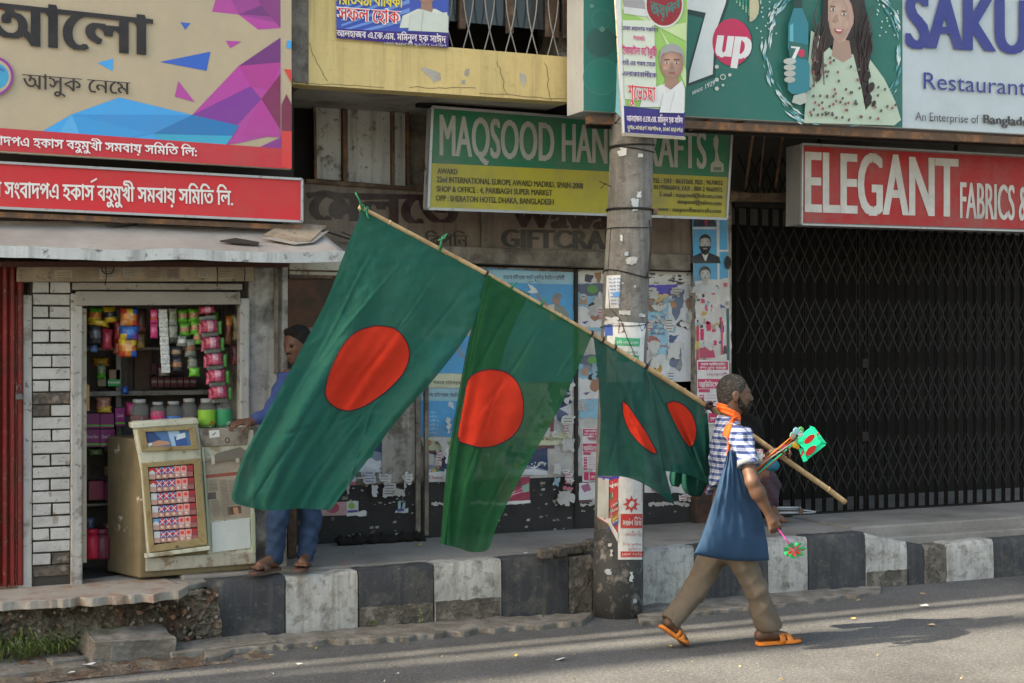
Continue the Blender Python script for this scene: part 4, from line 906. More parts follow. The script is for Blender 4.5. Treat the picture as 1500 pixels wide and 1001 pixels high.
for i, (px, yt, yb, r_, ci, cl, lab, fl_) in enumerate(jars):
    Y = -0.66 if i > 3 else -0.60; c = P(px, yb, Y); top = P(px, yt, Y).z; rr = abs(P(px+r_, yb, Y).x-P(px-r_, yb, Y).x)/2*0.92; H = top-c.z
    t = thing('sweet_jar', lab, 'jar', (c.x, c.y, c.z), 'sweet jars on the cabinet')
    m = MB(); m.lathe((c.x, c.y, c.z), [(rr*.9, 0), (rr, H*.05), (rr, H*.66), (rr*.9, H*.76), (rr*.62, H*.84), (rr*.62, H*.87)], 20); m.build('jar_body', M_jar, t)
    m = MB(); m.lathe((c.x, c.y, c.z), [(rr*.64, H*.86), (rr*.70, H*.88), (rr*.70, H*.99), (rr*.64, H)], 20); m.build('lid', M_lid, t)
    ms = mk('sweets_%d' % i, ci, tuple(min(1, v*2+.1) for v in ci), .58, .03, 60, var=.3, vs=40, bump=.6, bs=60); m = MB(); m.lathe((c.x, c.y, c.z), [(rr*.86, H*.02), (rr*.94, H*.06), (rr*.94, H*fl_*.72), (rr*.6, H*fl_*.78)], 18); m.build('sweets', ms, t)
    if i in (4, 5, 2, 1):
        m = MB(); ls = [(rr*1.01, H*.12), (rr*1.012, H*.13), (rr*1.012, H*.60 if i > 3 else H*.35), (rr*1.01, H*.61 if i > 3 else H*.36)]; m.lathe((c.x, c.y, c.z), ls, 24); m.build('jar_label', mk('jar_label_%d' % i, cl, (.6, .62, .6) if i != 4 else (.45, .05, .03), .6, .02, 12, var=.1, rough=.5), t)
# ------------------------------------------------------------------ hanging packets, sachets, boxes
pkt = print_mat('foil_print', rough=.25, dirt=.05, spec=.6, wrinkle=.5)
def packet(px, py, w, h, cols, y, name, label, cat, group=None, rot=0, parent=None, round_=True, seed=0):
    """a puffed foil packet: pillow mesh with printed bands"""
    r = random.Random(seed+int(px*7+py)); o0 = P(px, py, y) if parent is None else org(parent); m = MB(); m.sm = True; nu, nv = 6, 9
    for j in range(nv+1):
        for i in range(nu+1):
            u, v = i/nu-.5, j/nv-.5; sc = 1-0.10*(1-abs(2*v)**3)*0
            x = u*w*(1-.12*sin(pi*(v+.5))*round_); z = v*h; X = px+x*cos(rot)-z*sin(rot); Y_ = py+x*sin(rot)+z*cos(rot)
            pf = (1-(2*u)**2)*(1-(2*v)**4)*0.028*(w/20)*round_; p = P(X, Y_, y); m.v.append((p.x, p.y-pf+r.uniform(-.002, .002), p.z))
    for j in range(nv):
        for i in range(nu):
            k = j*(nu+1)+i; c = cols[min(len(cols)-1, int(j/nv*len(cols)))]
            if isinstance(c[0], tuple): c = c[(i*len(c))//nu]
            f = r.uniform(.75, 1.25); m.cur = tuple(min(1, q*f) for q in c); m.face((k, k+1, k+nu+2, k+nu+1))
    o = m.build(name, pkt, parent, origin=None if parent else o0, fixn=False); q = o.modifiers.new('thick', 'SOLIDIFY'); q.thickness = .003
    return o if parent else tag(o, label, cat, group)
YH = SF+0.10
Rr, Yy, Gg, Bb, Oo, Kk, Pk, Ww = (.5, .05, .03), (.6, .42, .03), (.1, .38, .04), (.03, .12, .5), (.6, .2, .03), (.03, .03, .04), (.55, .04, .18), (.6, .6, .58)
chip = 'hanging snack packets in the stall'
for a in [(139, 462, 22, 24, [Gg, Oo, Yy], 'green and orange crisp packet hanging at the top left of the opening', .1), (161, 461, 20, 24, [Yy, Kk, Yy], 'yellow crisp packet with black mark hanging beside the green one', -.1), (144, 473, 34, 9, [Yy, Yy], 'flat yellow packet end below the green crisp packet', .15),
          (139, 490, 22, 30, [Kk, (.10, .12, .16), Kk], 'dark navy packet hanging in the upper left', 0), (157, 497, 16, 30, [(.3, .02, .04), (.42, .04, .08), (.3, .02, .04)], 'narrow maroon packet beside the dark navy one', .05), (174, 484, 14, 28, [(.22, .02, .03), (.3, .02, .03)], 'deep red packet hanging behind the ball snack strip', 0),
          (304, 462, 10, 20, [Rr, Oo], 'small red packet tucked behind the green strips', 0), (335, 484, 10, 42, [Oo, (.3, .06, .04), (.25, .1, .05)], 'orange brown packet strip at the right side of the opening', .05), (347, 480, 14, 38, [(.28, .24, .14), (.2, .18, .1), (.35, .28, .12)], 'olive patterned packet against the right jamb', -.05)]:
    packet(a[0], a[1], a[2], a[3], a[4], YH+.1, 'snack_packet', a[5], 'snack packet', chip, a[6])
t = thing('ball_snack_strip', 'strip of two blue and orange puffed snack packets hanging in the stall', 'snack packets', P(188, 450, YH))
packet(189, 465, 27, 28, [(Rr, Yy, Bb), (Oo, (.6, .3, .12), Oo), ((.5, .25, .1), Oo, Rr)], YH, 'packet', '', '', parent=t)
packet(189, 488, 29, 20, [(Bb, (.05, .2, .6), Bb), (Yy, Bb, (.2, .05, .3))], YH-.01, 'packet', '', '', parent=t)
packet(187, 510, 27, 26, [(Yy, (.55, .3, .1), Yy), (Oo, (.6, .35, .15), Oo), (Rr, Oo, Bb)], YH-.01, 'packet', '', '', parent=t)
t = thing('pink_sachet_strip', 'narrow strip of two bright pink sachets hanging beside the white one', 'sachet strip', P(225, 452, YH))
for k in range(2): packet(225.5, 463+k*22, 11, 21, [Pk, (.65, .1, .3), Rr if k == 0 else Pk, Pk], YH, 'sachet', '', '', parent=t)
t = thing('white_sachet_strip', 'long narrow white sachet strip hanging in the middle of the opening', 'sachet strip', P(240, 452, YH))
for k in range(7): packet(238.5+k*.7, 459.5+k*13.4, 13, 13.2, [Ww, (.5, .5, .5), Ww], YH, 'sachet', '', '', parent=t, round_=False)
t = thing('clear_sachet_strip', 'silvery grey green sachet strips hanging right of the white one', 'sachet strip', P(256, 452, YH))
sil = (.24, .26, .22); sid = (.06, .07, .055)
for k, (x, y, w, h, c) in enumerate(((253, 464, 13, 26, [sil, (.12, .15, .08), sil]), (253, 490, 14, 26, [(.3, .33, .28), sil, sid]), (266, 500, 15, 16, [sil, Ww, sil]), (258, 516, 17, 16, [Kk, (.3, .2, .1), Kk]), (259, 534, 16, 22, [Kk, (.35, .16, .08), Kk]), (279, 510, 17, 26, [sil, (.25, .13, .08), sil]), (282, 530, 16, 20, [sid, sil, sil]))):
    packet(x, y, w, h, c, YH+.01+.004*k, 'sachet', '', '', parent=t)
t = thing('green_sachet_strip', 'strip of bright green packets with brown labels hanging behind the pink ones', 'sachet strip', P(275, 452, YH))
gl2_ = (.14, .45, .04)
for k, (x, y) in enumerate(((267, 463), (284, 462), (270, 483), (287, 480), (291, 495), (285, 545))):
    packet(x, y, 17, 20 if k < 5 else 13, [gl2_, (.45, .22, .12) if k < 5 else gl2_, gl2_], YH+.05-.004*k, 'packet', '', '', parent=t)
t = thing('magenta_sachet_strip', 'long double strip of magenta sachets hanging towards the last jar', 'sachet strip', P(305, 452, YH-.04))
mg = (.42, .05, .12); ml = (.62, .30, .38); gy = (.12, .13, .11)
for k in range(6):
    x = 303+k*3.7; y = 454+k*24.2
    if k: packet(x-11, y+4, 10, 18, [mg, (.5, .1, .17)], YH-.02, 'sachet', '', '', parent=t)
    packet(x, y, 25, 17 if k else 10, [(mg, ml, mg), (mg, (.5, .12, .2) if k > 2 else ml, mg)], YH-.045, 'sachet', '', '', parent=t, rot=-.06)
    packet(x+1, y+12, 25, 6, [gy], YH-.04, 'foil_joint', '', '', parent=t, rot=-.1, round_=False)
    if k: packet(x+15, y+2, 6, 19, [(.08, .3, .05)], YH-.03, 'side_sachet', '', '', parent=t)
def cbox(px0, py0, px1, py1, y, d, c, name, label, cat, group=None, txt=None, bands=()):
    q = Print(y); a, b2 = P(px0, py1, y), P(px1, py0, y); q.cur = c; MB.box(q, a.x, b2.x, y, y+d, a.z, b2.z)
    for (f0, f1, cc) in bands: q.pg([(px0, py0+(py1-py0)*f0), (px1, py0+(py1-py0)*f0), (px1, py0+(py1-py0)*f1), (px0, py0+(py1-py0)*f1)], cc)
    if txt: q.text(txt, (px0+2, (py0+py1)/2), (px1-2, (py0+py1)/2), 4.5, 4.5, (.6, .5, .6), 8)
    return tag(q.build(name, pkm, origin=(a.x, y, a.z)), label, cat, group)
YB = -0.40; mgx = (.16, .015, .11); gb = 'magenta snack boxes on the stall shelf'
cbox(126, 606, 146, 628, YB, .15, mgx, 'snack_box', 'magenta snack box, upper left of the stack', 'box', gb, None, ((.75, .85, Gg),)); cbox(147, 606, 167, 628, YB, .15, mgx, 'snack_box', 'magenta snack box, upper middle of the stack', 'box', gb, None, ((.75, .85, Gg),))
cbox(125, 629, 146, 655, YB, .15, mgx, 'snack_box', 'magenta snack box with white lettering, lower left of the stack', 'box', gb, 'Candy Bear', ((.8, .9, Gg),)); cbox(147, 629, 168, 655, YB, .15, mgx, 'snack_box', 'magenta snack box with white lettering, lower right of the stack', 'box', gb, 'Candy Bear', ((.8, .9, Gg),))
cbox(169, 598, 183, 624, YB+.02, .12, (.22, .02, .14), 'snack_box', 'single upright magenta box beside the stack', 'box', gb, 'Candy', ((.8, .9, Gg),))
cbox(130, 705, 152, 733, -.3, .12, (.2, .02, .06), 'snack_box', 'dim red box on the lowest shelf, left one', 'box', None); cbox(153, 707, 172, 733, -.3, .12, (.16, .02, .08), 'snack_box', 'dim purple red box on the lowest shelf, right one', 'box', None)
cbox(123, 564, 131, 602, -.62, .03, (.42, .22, .08), 'carton_flap', 'orange brown carton flap beside the left jamb', 'carton')
cbox(143, 527, 155, 566, -.2, .06, (.28, .26, .18), 'packet_box', 'pale box on the middle shelf topped with green wrapper', 'box', None, None, ((0, .4, (.02, .35, .08)),)); cbox(158, 556, 176, 566, -.2, .06, (.02, .40, .12), 'green_packet', 'bright green packet lying on the middle shelf', 'packet', None, None, ((.3, .6, (.5, .6, .5)),))
cbox(160, 542, 176, 556, -.18, .05, (.3, .2, .14), 'packet_box', 'small tan packet above the bright green one', 'box'); packet(147, 530, 26, 12, [(.5, .3, .03)], -.19, 'snack_packet', 'yellow packet lying on the upper middle shelf', 'snack packet'); packet(151, 592, 24, 20, [(.3, .14, .1), (.45, .2, .14)], -.4, 'snack_packet', 'brown bag of biscuits above the magenta boxes', 'snack packet'); packet(153, 600, 22, 9, [(.6, .42, .05)], -.41, 'snack_packet', 'gold packet lying on top of the magenta boxes', 'snack packet')
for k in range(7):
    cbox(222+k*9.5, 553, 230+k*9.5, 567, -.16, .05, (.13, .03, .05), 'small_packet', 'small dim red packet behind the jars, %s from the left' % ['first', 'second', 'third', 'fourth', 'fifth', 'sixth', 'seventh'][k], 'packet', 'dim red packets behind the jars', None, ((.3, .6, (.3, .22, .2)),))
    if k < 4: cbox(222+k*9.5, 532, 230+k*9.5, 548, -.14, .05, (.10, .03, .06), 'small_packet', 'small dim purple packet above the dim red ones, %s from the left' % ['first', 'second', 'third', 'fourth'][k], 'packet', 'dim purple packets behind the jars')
for i, (px, c, lab) in enumerate(((134, (.5, .02, .06), 'red plastic jar on the floor of the stall'), (149, (.14, .03, .05), 'clear jar of dark pink sweets on the floor of the stall'))):
    c0 = P(px, 818, -.45); t = thing('floor_jar', lab, 'jar', (c0.x, c0.y, c0.z)); m = MB(); m.lathe(c0, [(.05, 0), (.055, .01), (.055, .12), (.035, .15)], 16); m.build('jar_body', mk('floorjar%d' % i, c, var=.2, rough=.3), t); m = MB(); m.lathe(c0, [(.04, .15), (.04, .18)], 16); m.build('lid', mk('floorjar%d' % i, c), t)

# more stock further back, each packet a thing of its own
rk = random.Random(19); gl9 = 'packets hung or shelved at the back of the stall'
for i, (px, py, w, h, cs, lab) in enumerate(((137, 505, 12, 22, [Bb, (.1, .2, .5)], 'small blue packet hung low at the far left of the opening'), (172, 508, 12, 20, [Rr, (.4, .1, .05)], 'small red packet hung low beside the ball snack strip'), (207, 470, 14, 34, [(.10, .05, .05), (.2, .06, .05)], 'dark maroon hanging packet between ball snacks and pink strip'),
    (206, 500, 13, 22, [(.2, .14, .06), (.3, .2, .06)], 'brown packet below the dark maroon one'), (148, 545, 14, 20, [(.25, .3, .2), Gg], 'pale green packet standing on the middle shelf'), (190, 600, 13, 20, [Pk, (.4, .05, .1)], 'pink packet standing on the counter left of the jars'), (183, 572, 10, 10, [Bb], 'tiny blue packet on the middle shelf edge'),
    (315, 470, 12, 26, [Gg, (.3, .4, .05)], 'green packet behind the top of the magenta strip'), (345, 520, 12, 30, [(.2, .05, .08), (.35, .08, .1)], 'maroon packet strip low by the right jamb'), (346, 555, 11, 26, [(.3, .25, .1), Oo], 'ochre packet above the last jar by the right jamb'), (240, 545, 16, 12, [(.35, .3, .28)], 'grey carton end on the middle shelf'), (140, 662, 26, 10, [(.12, .2, .08)], 'flat green carton lying on the third shelf'), (160, 690, 16, 14, [(.2, .12, .05)], 'small brown packet above the dim red boxes'), (132, 770, 14, 22, [(.1, .12, .2)], 'dark blue packet standing above the floor jars'), (158, 775, 14, 18, [(.15, .04, .05)], 'dark red packet standing above the floor jars'))):
    packet(px, py, w, h, cs, -.30 if py > 520 else -.50, 'snack_packet', lab, 'snack packet', gl9, rk.uniform(-.1, .1))
# ================================================================== signs
vin = print_mat('vinyl_print', rough=.45, dirt=.10, wrinkle=.12)
vin_old = print_mat('old_vinyl_print', rough=.5, dirt=.30, wrinkle=.1)
M_fr = M_alu
def frame_bars(t, corners, y, w, mat, name='frame_bar', d=0.02):
    """four bars round a sign face, mitre-free, each its own part"""
    for k in range(4):
        a, b2 = corners[k], corners[(k+1) % 4]; m = MB(); m.bar(P(*a, y), P(*b2, y), w, d, up=(0, 1, 0)); m.build(name, mat, t)
def panel(t, corners, y, depth, mat, name='panel'):
    m = MB(); m.pxslab(corners, y, depth); return m.build(name, mat, t)
def soft(q, cx, cy, rx, ry, c0, c1, n, dx, dy):
    """printed tone running from c0 at the rim to c1 inside"""
    for k in range(n): t = k/(n-1 or 1); q.ell(cx+dx*t, cy+dy*t, rx*(1-.62*t), ry*(1-.62*t), tuple(a+(b_-a)*t for a, b_ in zip(c0, c1)), 18)
def portrait(q, x, y, s, skin, hair, coat, shirt, tache=True, glasses=False):
    """plain head and shoulders of nobody in particular, s = head height in pixels"""
    q.pg([(x-s*.9, y+s*1.25), (x-s*.8, y+s*.85), (x-s*.3, y+s*.62), (x+s*.3, y+s*.62), (x+s*.85, y+s*.85), (x+s*.95, y+s*1.25)], coat)
    q.pg([(x-s*.22, y+s*.60), (x+s*.22, y+s*.60), (x+s*.05, y+s*1.1), (x-s*.02, y+s*1.1)], shirt)
    q.pg([(x-s*.17, y+s*.3), (x+s*.17, y+s*.3), (x+s*.2, y+s*.66), (x, y+s*.78), (x-s*.2, y+s*.66)], tuple(v*.8 for v in skin))
    q.ell(x, y-s*.12, s*.36, s*.42, hair, 18); soft(q, x, y+s*.03, s*.33, s*.45, tuple(v*.72 for v in skin), tuple(min(1, v*1.12) for v in skin), 6, -s*.05, -s*.04)
    soft(q, x-s*.17, y+s*.15, s*.09, s*.08, tuple(v for v in skin), tuple(min(1, v*1.2) for v in skin), 3, 0, 0)
    q.pg([(x-s*.34, y-s*.12), (x-s*.3, y-s*.36), (x, y-s*.48), (x+s*.3, y-s*.36), (x+s*.34, y-s*.1), (x+s*.26, y-s*.25), (x, y-s*.32), (x-s*.25, y-s*.25)], hair)
    for e in (-.14, .14):
        q.line([(x+s*(e-.08), y-s*.08), (x+s*(e+.08), y-s*.09)], s*.035, tuple(v*.3 for v in skin)); q.ell(x+s*e, y, s*.06, s*.03, (.75, .72, .7), 8); q.ell(x+s*e, y, s*.028, s*.03, (.02, .015, .01), 8)
    q.pg([(x-s*.02, y+s*.0), (x+s*.03, y), (x+s*.07, y+s*.16), (x-s*.05, y+s*.16)], tuple(v*.72 for v in skin))
    if tache: q.pg([(x-s*.13, y+s*.24), (x, y+s*.18), (x+s*.13, y+s*.24), (x, y+s*.22)], tuple(v*.8 for v in hair))
    q.line([(x-s*.08, y+s*.285), (x+s*.09, y+s*.285)], s*.03, (.3, .08, .07))
# ---- big tan billboard
bb = thing('billboard', 'large tan vinyl billboard with huge black Bengali lettering and blue and purple facets', 'billboard', P(200, 248, -1.05))
panel(bb, [(-70, -110), (427, -110), (427, 248), (-70, 219)], -1.05, 0.05, M_steel, 'backing')
q = Print(-1.052); T = (.44, .365, .255)
q.pg([(-70, -110), (427, -110), (427, 248), (-70, 219)], T)
s = 2.86
def cr1(*pts): return [(a/s, b/s) for a, b in pts]
pu, pk_, pd, bl1, bl2, bl3, bl4 = (.30, .05, .27), (.42, .06, .33), (.16, .035, .19), (.06, .34, .74), (.05, .27, .62), (.03, .18, .45), (.04, .12, .50)
RB = (.50, .035, .05)
q.pg(cr1((905, -10), (888, 50), (1000, 62), (1060, -10)), pk_); q.pg(cr1((965, -10), (1000, 62), (1082, 125), (1175, 118), (1175, -10)), pu); q.pg(cr1((1000, 62), (1175, -10), (1175, 75), (1040, 62)), pd); q.pg(cr1((1000, 62), (1082, 125), (1175, 118), (1175, 100)), pk_); q.pg(cr1((1075, -10), (1175, -10), (1175, 118), (1100, 30)), (.22, .04, .2))
q.pg(cr1((755, 93), (798, 98), (776, 126)), bl4); q.pg(cr1((945, 171), (1012, 174), (965, 203)), pk_); q.pg(cr1((408, 264), (473, 246), (472, 299)), bl1); q.pg(cr1((670, 260), (882, 217), (865, 297)), bl4); q.pg(cr1((747, 340), (816, 428), (732, 405)), pk_)
q.pg(cr1((1175, 158), (1175, 560), (1000, 600), (945, 608), (805, 482), (1000, 277)), pk_); q.pg(cr1((1175, 158), (1175, 262), (1000, 277)), pd); q.pg(cr1((1000, 277), (1175, 262), (1130, 380), (1050, 362)), (.40, .05, .27)); q.pg(cr1((805, 482), (1050, 362), (1095, 415), (960, 560)), (.20, .045, .30))
q.pg(cr1((1175, 310), (1095, 415), (1175, 545)), (.20, .03, .10)); q.pg(cr1((1095, 415), (1175, 545), (1178, 575), (1010, 570)), (.42, .05, .30)); q.pg(cr1((1178, 575), (1178, 625), (1085, 618)), (.24, .04, .26))
q.pg(cr1((180, 549), (300, 480), (500, 409), (805, 482), (1000, 527), (945, 610), (500, 590)), bl1); q.pg(cr1((300, 480), (805, 482), (640, 562), (500, 590), (330, 556)), bl2); q.pg(cr1((640, 562), (805, 482), (1002, 527), (975, 570)), bl3); q.pg(cr1((250, 553), (300, 480), (338, 570)), (.10, .38, .72)); q.pg(cr1((300, 480), (450, 515), (620, 560), (500, 590), (338, 572)), (.05, .30, .66)); q.pg(cr1((640, 562), (975, 570), (945, 610), (700, 598)), (.05, .36, .55))
q.pg(cr1((-150, 528), (0, 537), (1180, 623), (1222, 640), (1222, 708), (-150, 622)), RB)
q.pg(cr1((1190, 290), (1222, 292), (1222, 350)), (.6, .06, .05)); q.pg(cr1((1200, 395), (1222, 440), (1222, 555), (1180, 550), (1180, 440)), (.18, .03, .07)); q.pg(cr1((1205, 170), (1220, 172), (1220, 205), (1200, 200)), bl1); q.pg(cr1((1180, 550), (1222, 550), (1222, 708), (1180, 700)), (.6, .05, .05))
q.pg([(-8, 5), (8, 7), (10, 15), (-8, 13)], (.5, .05, .03))
q.build('printed_sheet', vin, bb)
q = Print(-1.068); q.text(bn('\u0986\u09b2\u09cb'), (-22, 62), (221, 81), 66, 58, (.018, .016, .02), 34, bold=0.035); q.build('lettering', vin, bb)
q = Print(-1.068); q.text(bn('\u0986\u09b8\u09c1\u0995 \u09a8\u09c7\u09ae\u09c7'), (33, 130), (191, 139), 24, 20, (.03, .025, .025), 24, bold=0.012); q.build('lettering', vin, bb)
q = Print(-1.068); q.text(bn('\u09ac\u09be\u09a6\u09aa\u09a4\u09cd\u09b0 \u09b9\u0995\u09be\u09b0\u09cd\u09b8 \u09ac\u09b9\u09c1\u09ae\u09c1\u0996\u09c0 \u09b8\u09ae\u09ac\u09be\u09af\u09bc \u09b8\u09ae\u09bf\u09a4\u09bf \u09b2\u09bf:'), (-12, 212), (288, 229), 18, 17, (.72, .72, .74), 18, bold=0.02); q.build('lettering', vin, bb)
q = Print(-1.068); q.ell(-9, 112, 29, 29, (.25, .04, .28), 30); q.ell(-9, 112, 25, 25, T, 30); q.ell(-9, 112, 22, 20, (.05, .32, .55), 20); q.line([(-2, 100), (6, 104)], 4, (.05, .15, .4)); q.build('emblem', vin, bb)
# ---- red sign below it
rs = thing('red_sign', 'long red signboard with one line of white Bengali lettering above the awning', 'sign', P(200, 330, -1.0))
rc = [(-60, 234), (442, 262), (442, 326), (-60, 303)]
panel(rs, rc, -1.0, 0.05, M_steel, 'backing')
q = Print(-1.002); q.pg(rc, (.56, .028, .036)); q.build('face', vin, rs)
q = Print(-1.008); q.text(bn('\u09be \u09b8\u0982\u09ac\u09be\u09a6\u09aa\u09a4\u09cd\u09b0 \u09b9\u0995\u09be\u09b0\u09cd\u09b8 \u09ac\u09b9\u09c1\u09ae\u09c1\u0996\u09c0 \u09b8\u09ae\u09ac\u09be\u09af\u09bc \u09b8\u09ae\u09bf\u09a4\u09bf \u09b2\u09bf.'), (-4, 289), (341, 301), 32, 30, (.72, .70, .68), 26, bold=0.028)
q.line([(133, 267), (142, 262)], 2.5, (.72, .70, .68)); q.build('lettering', vin, rs)
frame_bars(rs, [(-60, 235), (442, 263), (442, 325), (-60, 302)], -1.005, 0.014, M_alu)
m = MB()
for k in range(9): m.pxslab([(20+k*45, 249+k*1.6), (38+k*45, 250+k*1.6), (38+k*45, 262+k*1.6), (20+k*45, 262+k*1.6)], -0.93, 0.04)
m.build('bracket', M_rust, rs)
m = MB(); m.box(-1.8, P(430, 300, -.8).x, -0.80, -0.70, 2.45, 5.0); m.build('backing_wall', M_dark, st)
for k, (y0_, sg) in enumerate(((-.97, 1), (-.94, -1))):
    m = MB(); m.bar(P(-60, 312, y0_), P(440, 334, y0_), .03, .03); m.build('support_rail', M_rust, rs)
# ---- poster on the yellow wall
YP = YF-0.012
q = Print(YP); q.pg([(492, -60), (657, -60), (657, 70), (493, 55)], (.05, .09, .42))
for k in range(7): a0 = -2.6+k*.33; q.pg([(600, 30), (600+230*cos(a0), 30-150*sin(a0)*-1), (600+230*cos(a0+.12), 30-150*sin(a0+.12)*-1)], (.12, .24, .62)) if 600+230*cos(a0) > 330 and False else None
for k in range(6): q.pg([(500, 12+k*8), (600, -40+k*13), (600, -34+k*13), (500, 15+k*8)], (.15, .28, .66))
q.pg([(493, 42), (657, 50), (657, 70), (493, 56)], (.045, .022, .20))
q.xlim = (492, 657); portrait(q, 625, -14, 44, (.42, .24, .17), (.03, .02, .02), (.62, .66, .6), (.3, .2, .15))
q.pg([(598, 45), (602, 22), (618, 14), (640, 20), (655, 18), (657, 48)], (.55, .60, .55)); q.line([(620, 16), (617, 46)], 1.5, (.4, .44, .4))
t1 = bn('\u09aa\u09cd\u09b0\u09a4\u09bf\u09b7\u09cd\u09a0\u09be \u09ac\u09be\u09b0\u09cd\u09b7\u09bf\u0995\u09c0')
q.text(t1, (490, 6), (590, 11), 24, 22, (.75, .62, .05), 18, bold=.03)
t2 = bn('\u09b8\u09ab\u09b2 \u09b9\u09cb\u0995'); q.text(t2, (494, 30), (586, 36), 23, 22, (.75, .75, .75), 18, bold=.09); q.text(t2, (495, 30), (585, 35), 21, 20, (.62, .03, .04), 18, bold=.02)
q.text(bn('\u0986\u09b2\u09b9\u09be\u099c\u09cd\u09ac \u098f.\u0995\u09c7.\u098f\u09ae. \u09ae\u09ae\u09bf\u09a8\u09c1\u09b2 \u09b9\u0995 \u09b8\u09be\u0988\u09a6'), (493, 53), (653, 63), 12, 13, (.75, .68, .72), 14, bold=.03); q.text(bn('\u09a2\u09be\u0995\u09be \u09ae\u09b9\u09be\u09a8\u0997\u09b0 \u09af\u09c1\u09ac\u09b2\u09c0\u0997 \u09a6\u0995\u09cd\u09b7\u09bf\u09a3'), (562, 65), (654, 69), 5, 5, (.65, .65, .7), 7)
tag(q.build('poster', vin, origin=P(575, 70, YP)), 'blue vinyl poster with Bengali lettering and a man in white stuck on the yellow wall', 'poster')
# ---- drinks and restaurant billboard
Y7 = -1.2
sb = thing('billboard', 'wide restaurant billboard, half teal with a soft drink advert and half pale blue', 'billboard', P(1180, 190, Y7))
c7 = [(854, -170), (1640, -170), (1640, 205), (854, 163)]
a, b2, c, d = [P(x, y, Y7) for x, y in c7]
m = MB(); m.slab([a, b2, c, d], (0, 0.24, 0)); m.build('box_panel', M_white, sb, bevel=.004)
q = Print(Y7-.003); tq = (.026, .145, .12)
q.pg([(855, -170), (1322, -170), (1322, 187), (855, 162)], tq); q.pg([(1322, -170), (1640, -170), (1640, 204), (1322, 187)], (.44, .51, .56))
q.pg([(855, -170), (905, -170), (905, 165), (855, 162)], (.03, .17, .145))
for (x, y, r_, c_) in ((881, 113, 27, (.05, .22, .19)), (881, 113, 25.5, (.03, .19, .155)), (880, 62, 22, (.04, .12, .11)), (881, 28, 15, (.05, .22, .19)), (881, 28, 13.6, (.035, .17, .145)), (867, 9, 3, (.12, .28, .22)), (882, 43, 4, (.12, .28, .24))): q.ell(x, y, r_, r_, c_, 28)
# the seven and the red disc
q.pg([(1004, -12), (1070, -12), (1067, 6), (1051, 52), (1048, 113), (1006, 127), (1008, 104), (1030, 26), (1004, 20)], (.02, .05, .05))
q.pg([(1004, -12), (1066, -12), (1063, 5), (1047, 50), (1044, 109), (1009, 122), (1011, 104), (1034, 19), (1004, 13)], (.62, .66, .66))
q.ell(1074, 63, 29, 35, (.02, .06, .06), 36); q.ell(1072, 62, 28.5, 34.5, (.50, .03, .10), 36)
q.text('up', (1049, 82), (1096, 86), 30, 31, (.72, .72, .72), 26, bold=.05, slant=.15, fit='base')
dr = random.Random(6)
for i in range(7):
    for j in range(7-i): q.ell(1070+i*4.6+j*4.6, -6+j*4.6+i*1.5, 1.7-.12*i, 1.7-.12*i, (.25, .40, .30) if j > i else (.06, .33, .2), 8)
q.ell(1098, 10, 14, 22, (.50, .46, .30), 20, a0=-90, a1=90)
for (x, y, r_) in ((1050, 98, 3), (1059, 113, 4.5), (1069, 110, 2.5), (1050, 117, 3), (1059, 125, 2), (1050, 130, 3)): q.ell(x, y, r_, r_, (.5, .55, .5), 10)
q.ell(1059, 113, 3, 3, tq, 10); q.text('since 1929', (1014, 139), (1047, 124), 7, 7, (.55, .6, .58), 8, bold=.02)
# splash ring of droplets and streaks
for i in range(170):
    an = dr.uniform(radians(95), radians(265)) if i % 2 else dr.uniform(radians(-75), radians(75)); rr_ = dr.uniform(.93, 1.07); cx, cy = 1222, 75
    x = cx+100*rr_*cos(an); y = cy+112*rr_*sin(an)
    if y > 172+(x-1000)*.05 or x > 1318: continue
    tn = (-sin(an), cos(an)); L_ = dr.uniform(3, 13); w_ = dr.uniform(.7, 2.4); c_ = dr.choice([(.20, .42, .48), (.42, .58, .62), (.08, .28, .33), (.6, .68, .7)])
    q.pg([(x-tn[0]*L_, y-tn[1]*L_), (x-tn[1]*w_, y+tn[0]*w_), (x+tn[0]*L_, y+tn[1]*L_), (x+tn[1]*w_, y-tn[0]*w_)], c_, step=(i % 12 == 0))
for i in range(40): q.ell(dr.choice([dr.uniform(1105, 1140), dr.uniform(1285, 1318)]), dr.uniform(0, 60), 1.2, 1.4, (.45, .6, .6), 6)
# woman holding a bottle, drawn plainly
dk = (.028, .018, .018); sk = (.44, .30, .24); dress = (.42, .52, .42)
q.pg([(1178, 180), (1182, 110), (1186, 70), (1188, 45), (1200, 52), (1222, 78), (1250, 80), (1275, 88), (1295, 115), (1312, 150), (1320, 176), (1310, 184)], dress)
q.pg([(1206, -20), (1262, -20), (1270, 20), (1278, 70), (1270, 110), (1277, 150), (1268, 162), (1262, 130), (1250, 80), (1225, 60), (1206, 78), (1200, 118), (1190, 105), (1198, 72), (1204, 40)], dk)
q.pg([(1222, 55), (1244, 60), (1248, 84), (1235, 92), (1218, 82)], tuple(v*.8 for v in sk))
q.pg([(1213, -14), (1244, -14), (1252, 10), (1250, 35), (1238, 60), (1229, 63), (1219, 50), (1213, 30)], sk)
soft(q, 1229, 28, 15, 33, tuple(v*.86 for v in sk), tuple(v*1.18 for v in sk), 8, -2, -4); soft(q, 1240, 36, 6, 8, sk, tuple(v*1.1 for v in sk), 3, 0, 0)
q.pg([(1238, -14), (1262, -14), (1266, 30), (1252, 58), (1252, 30), (1248, 8)], dk)
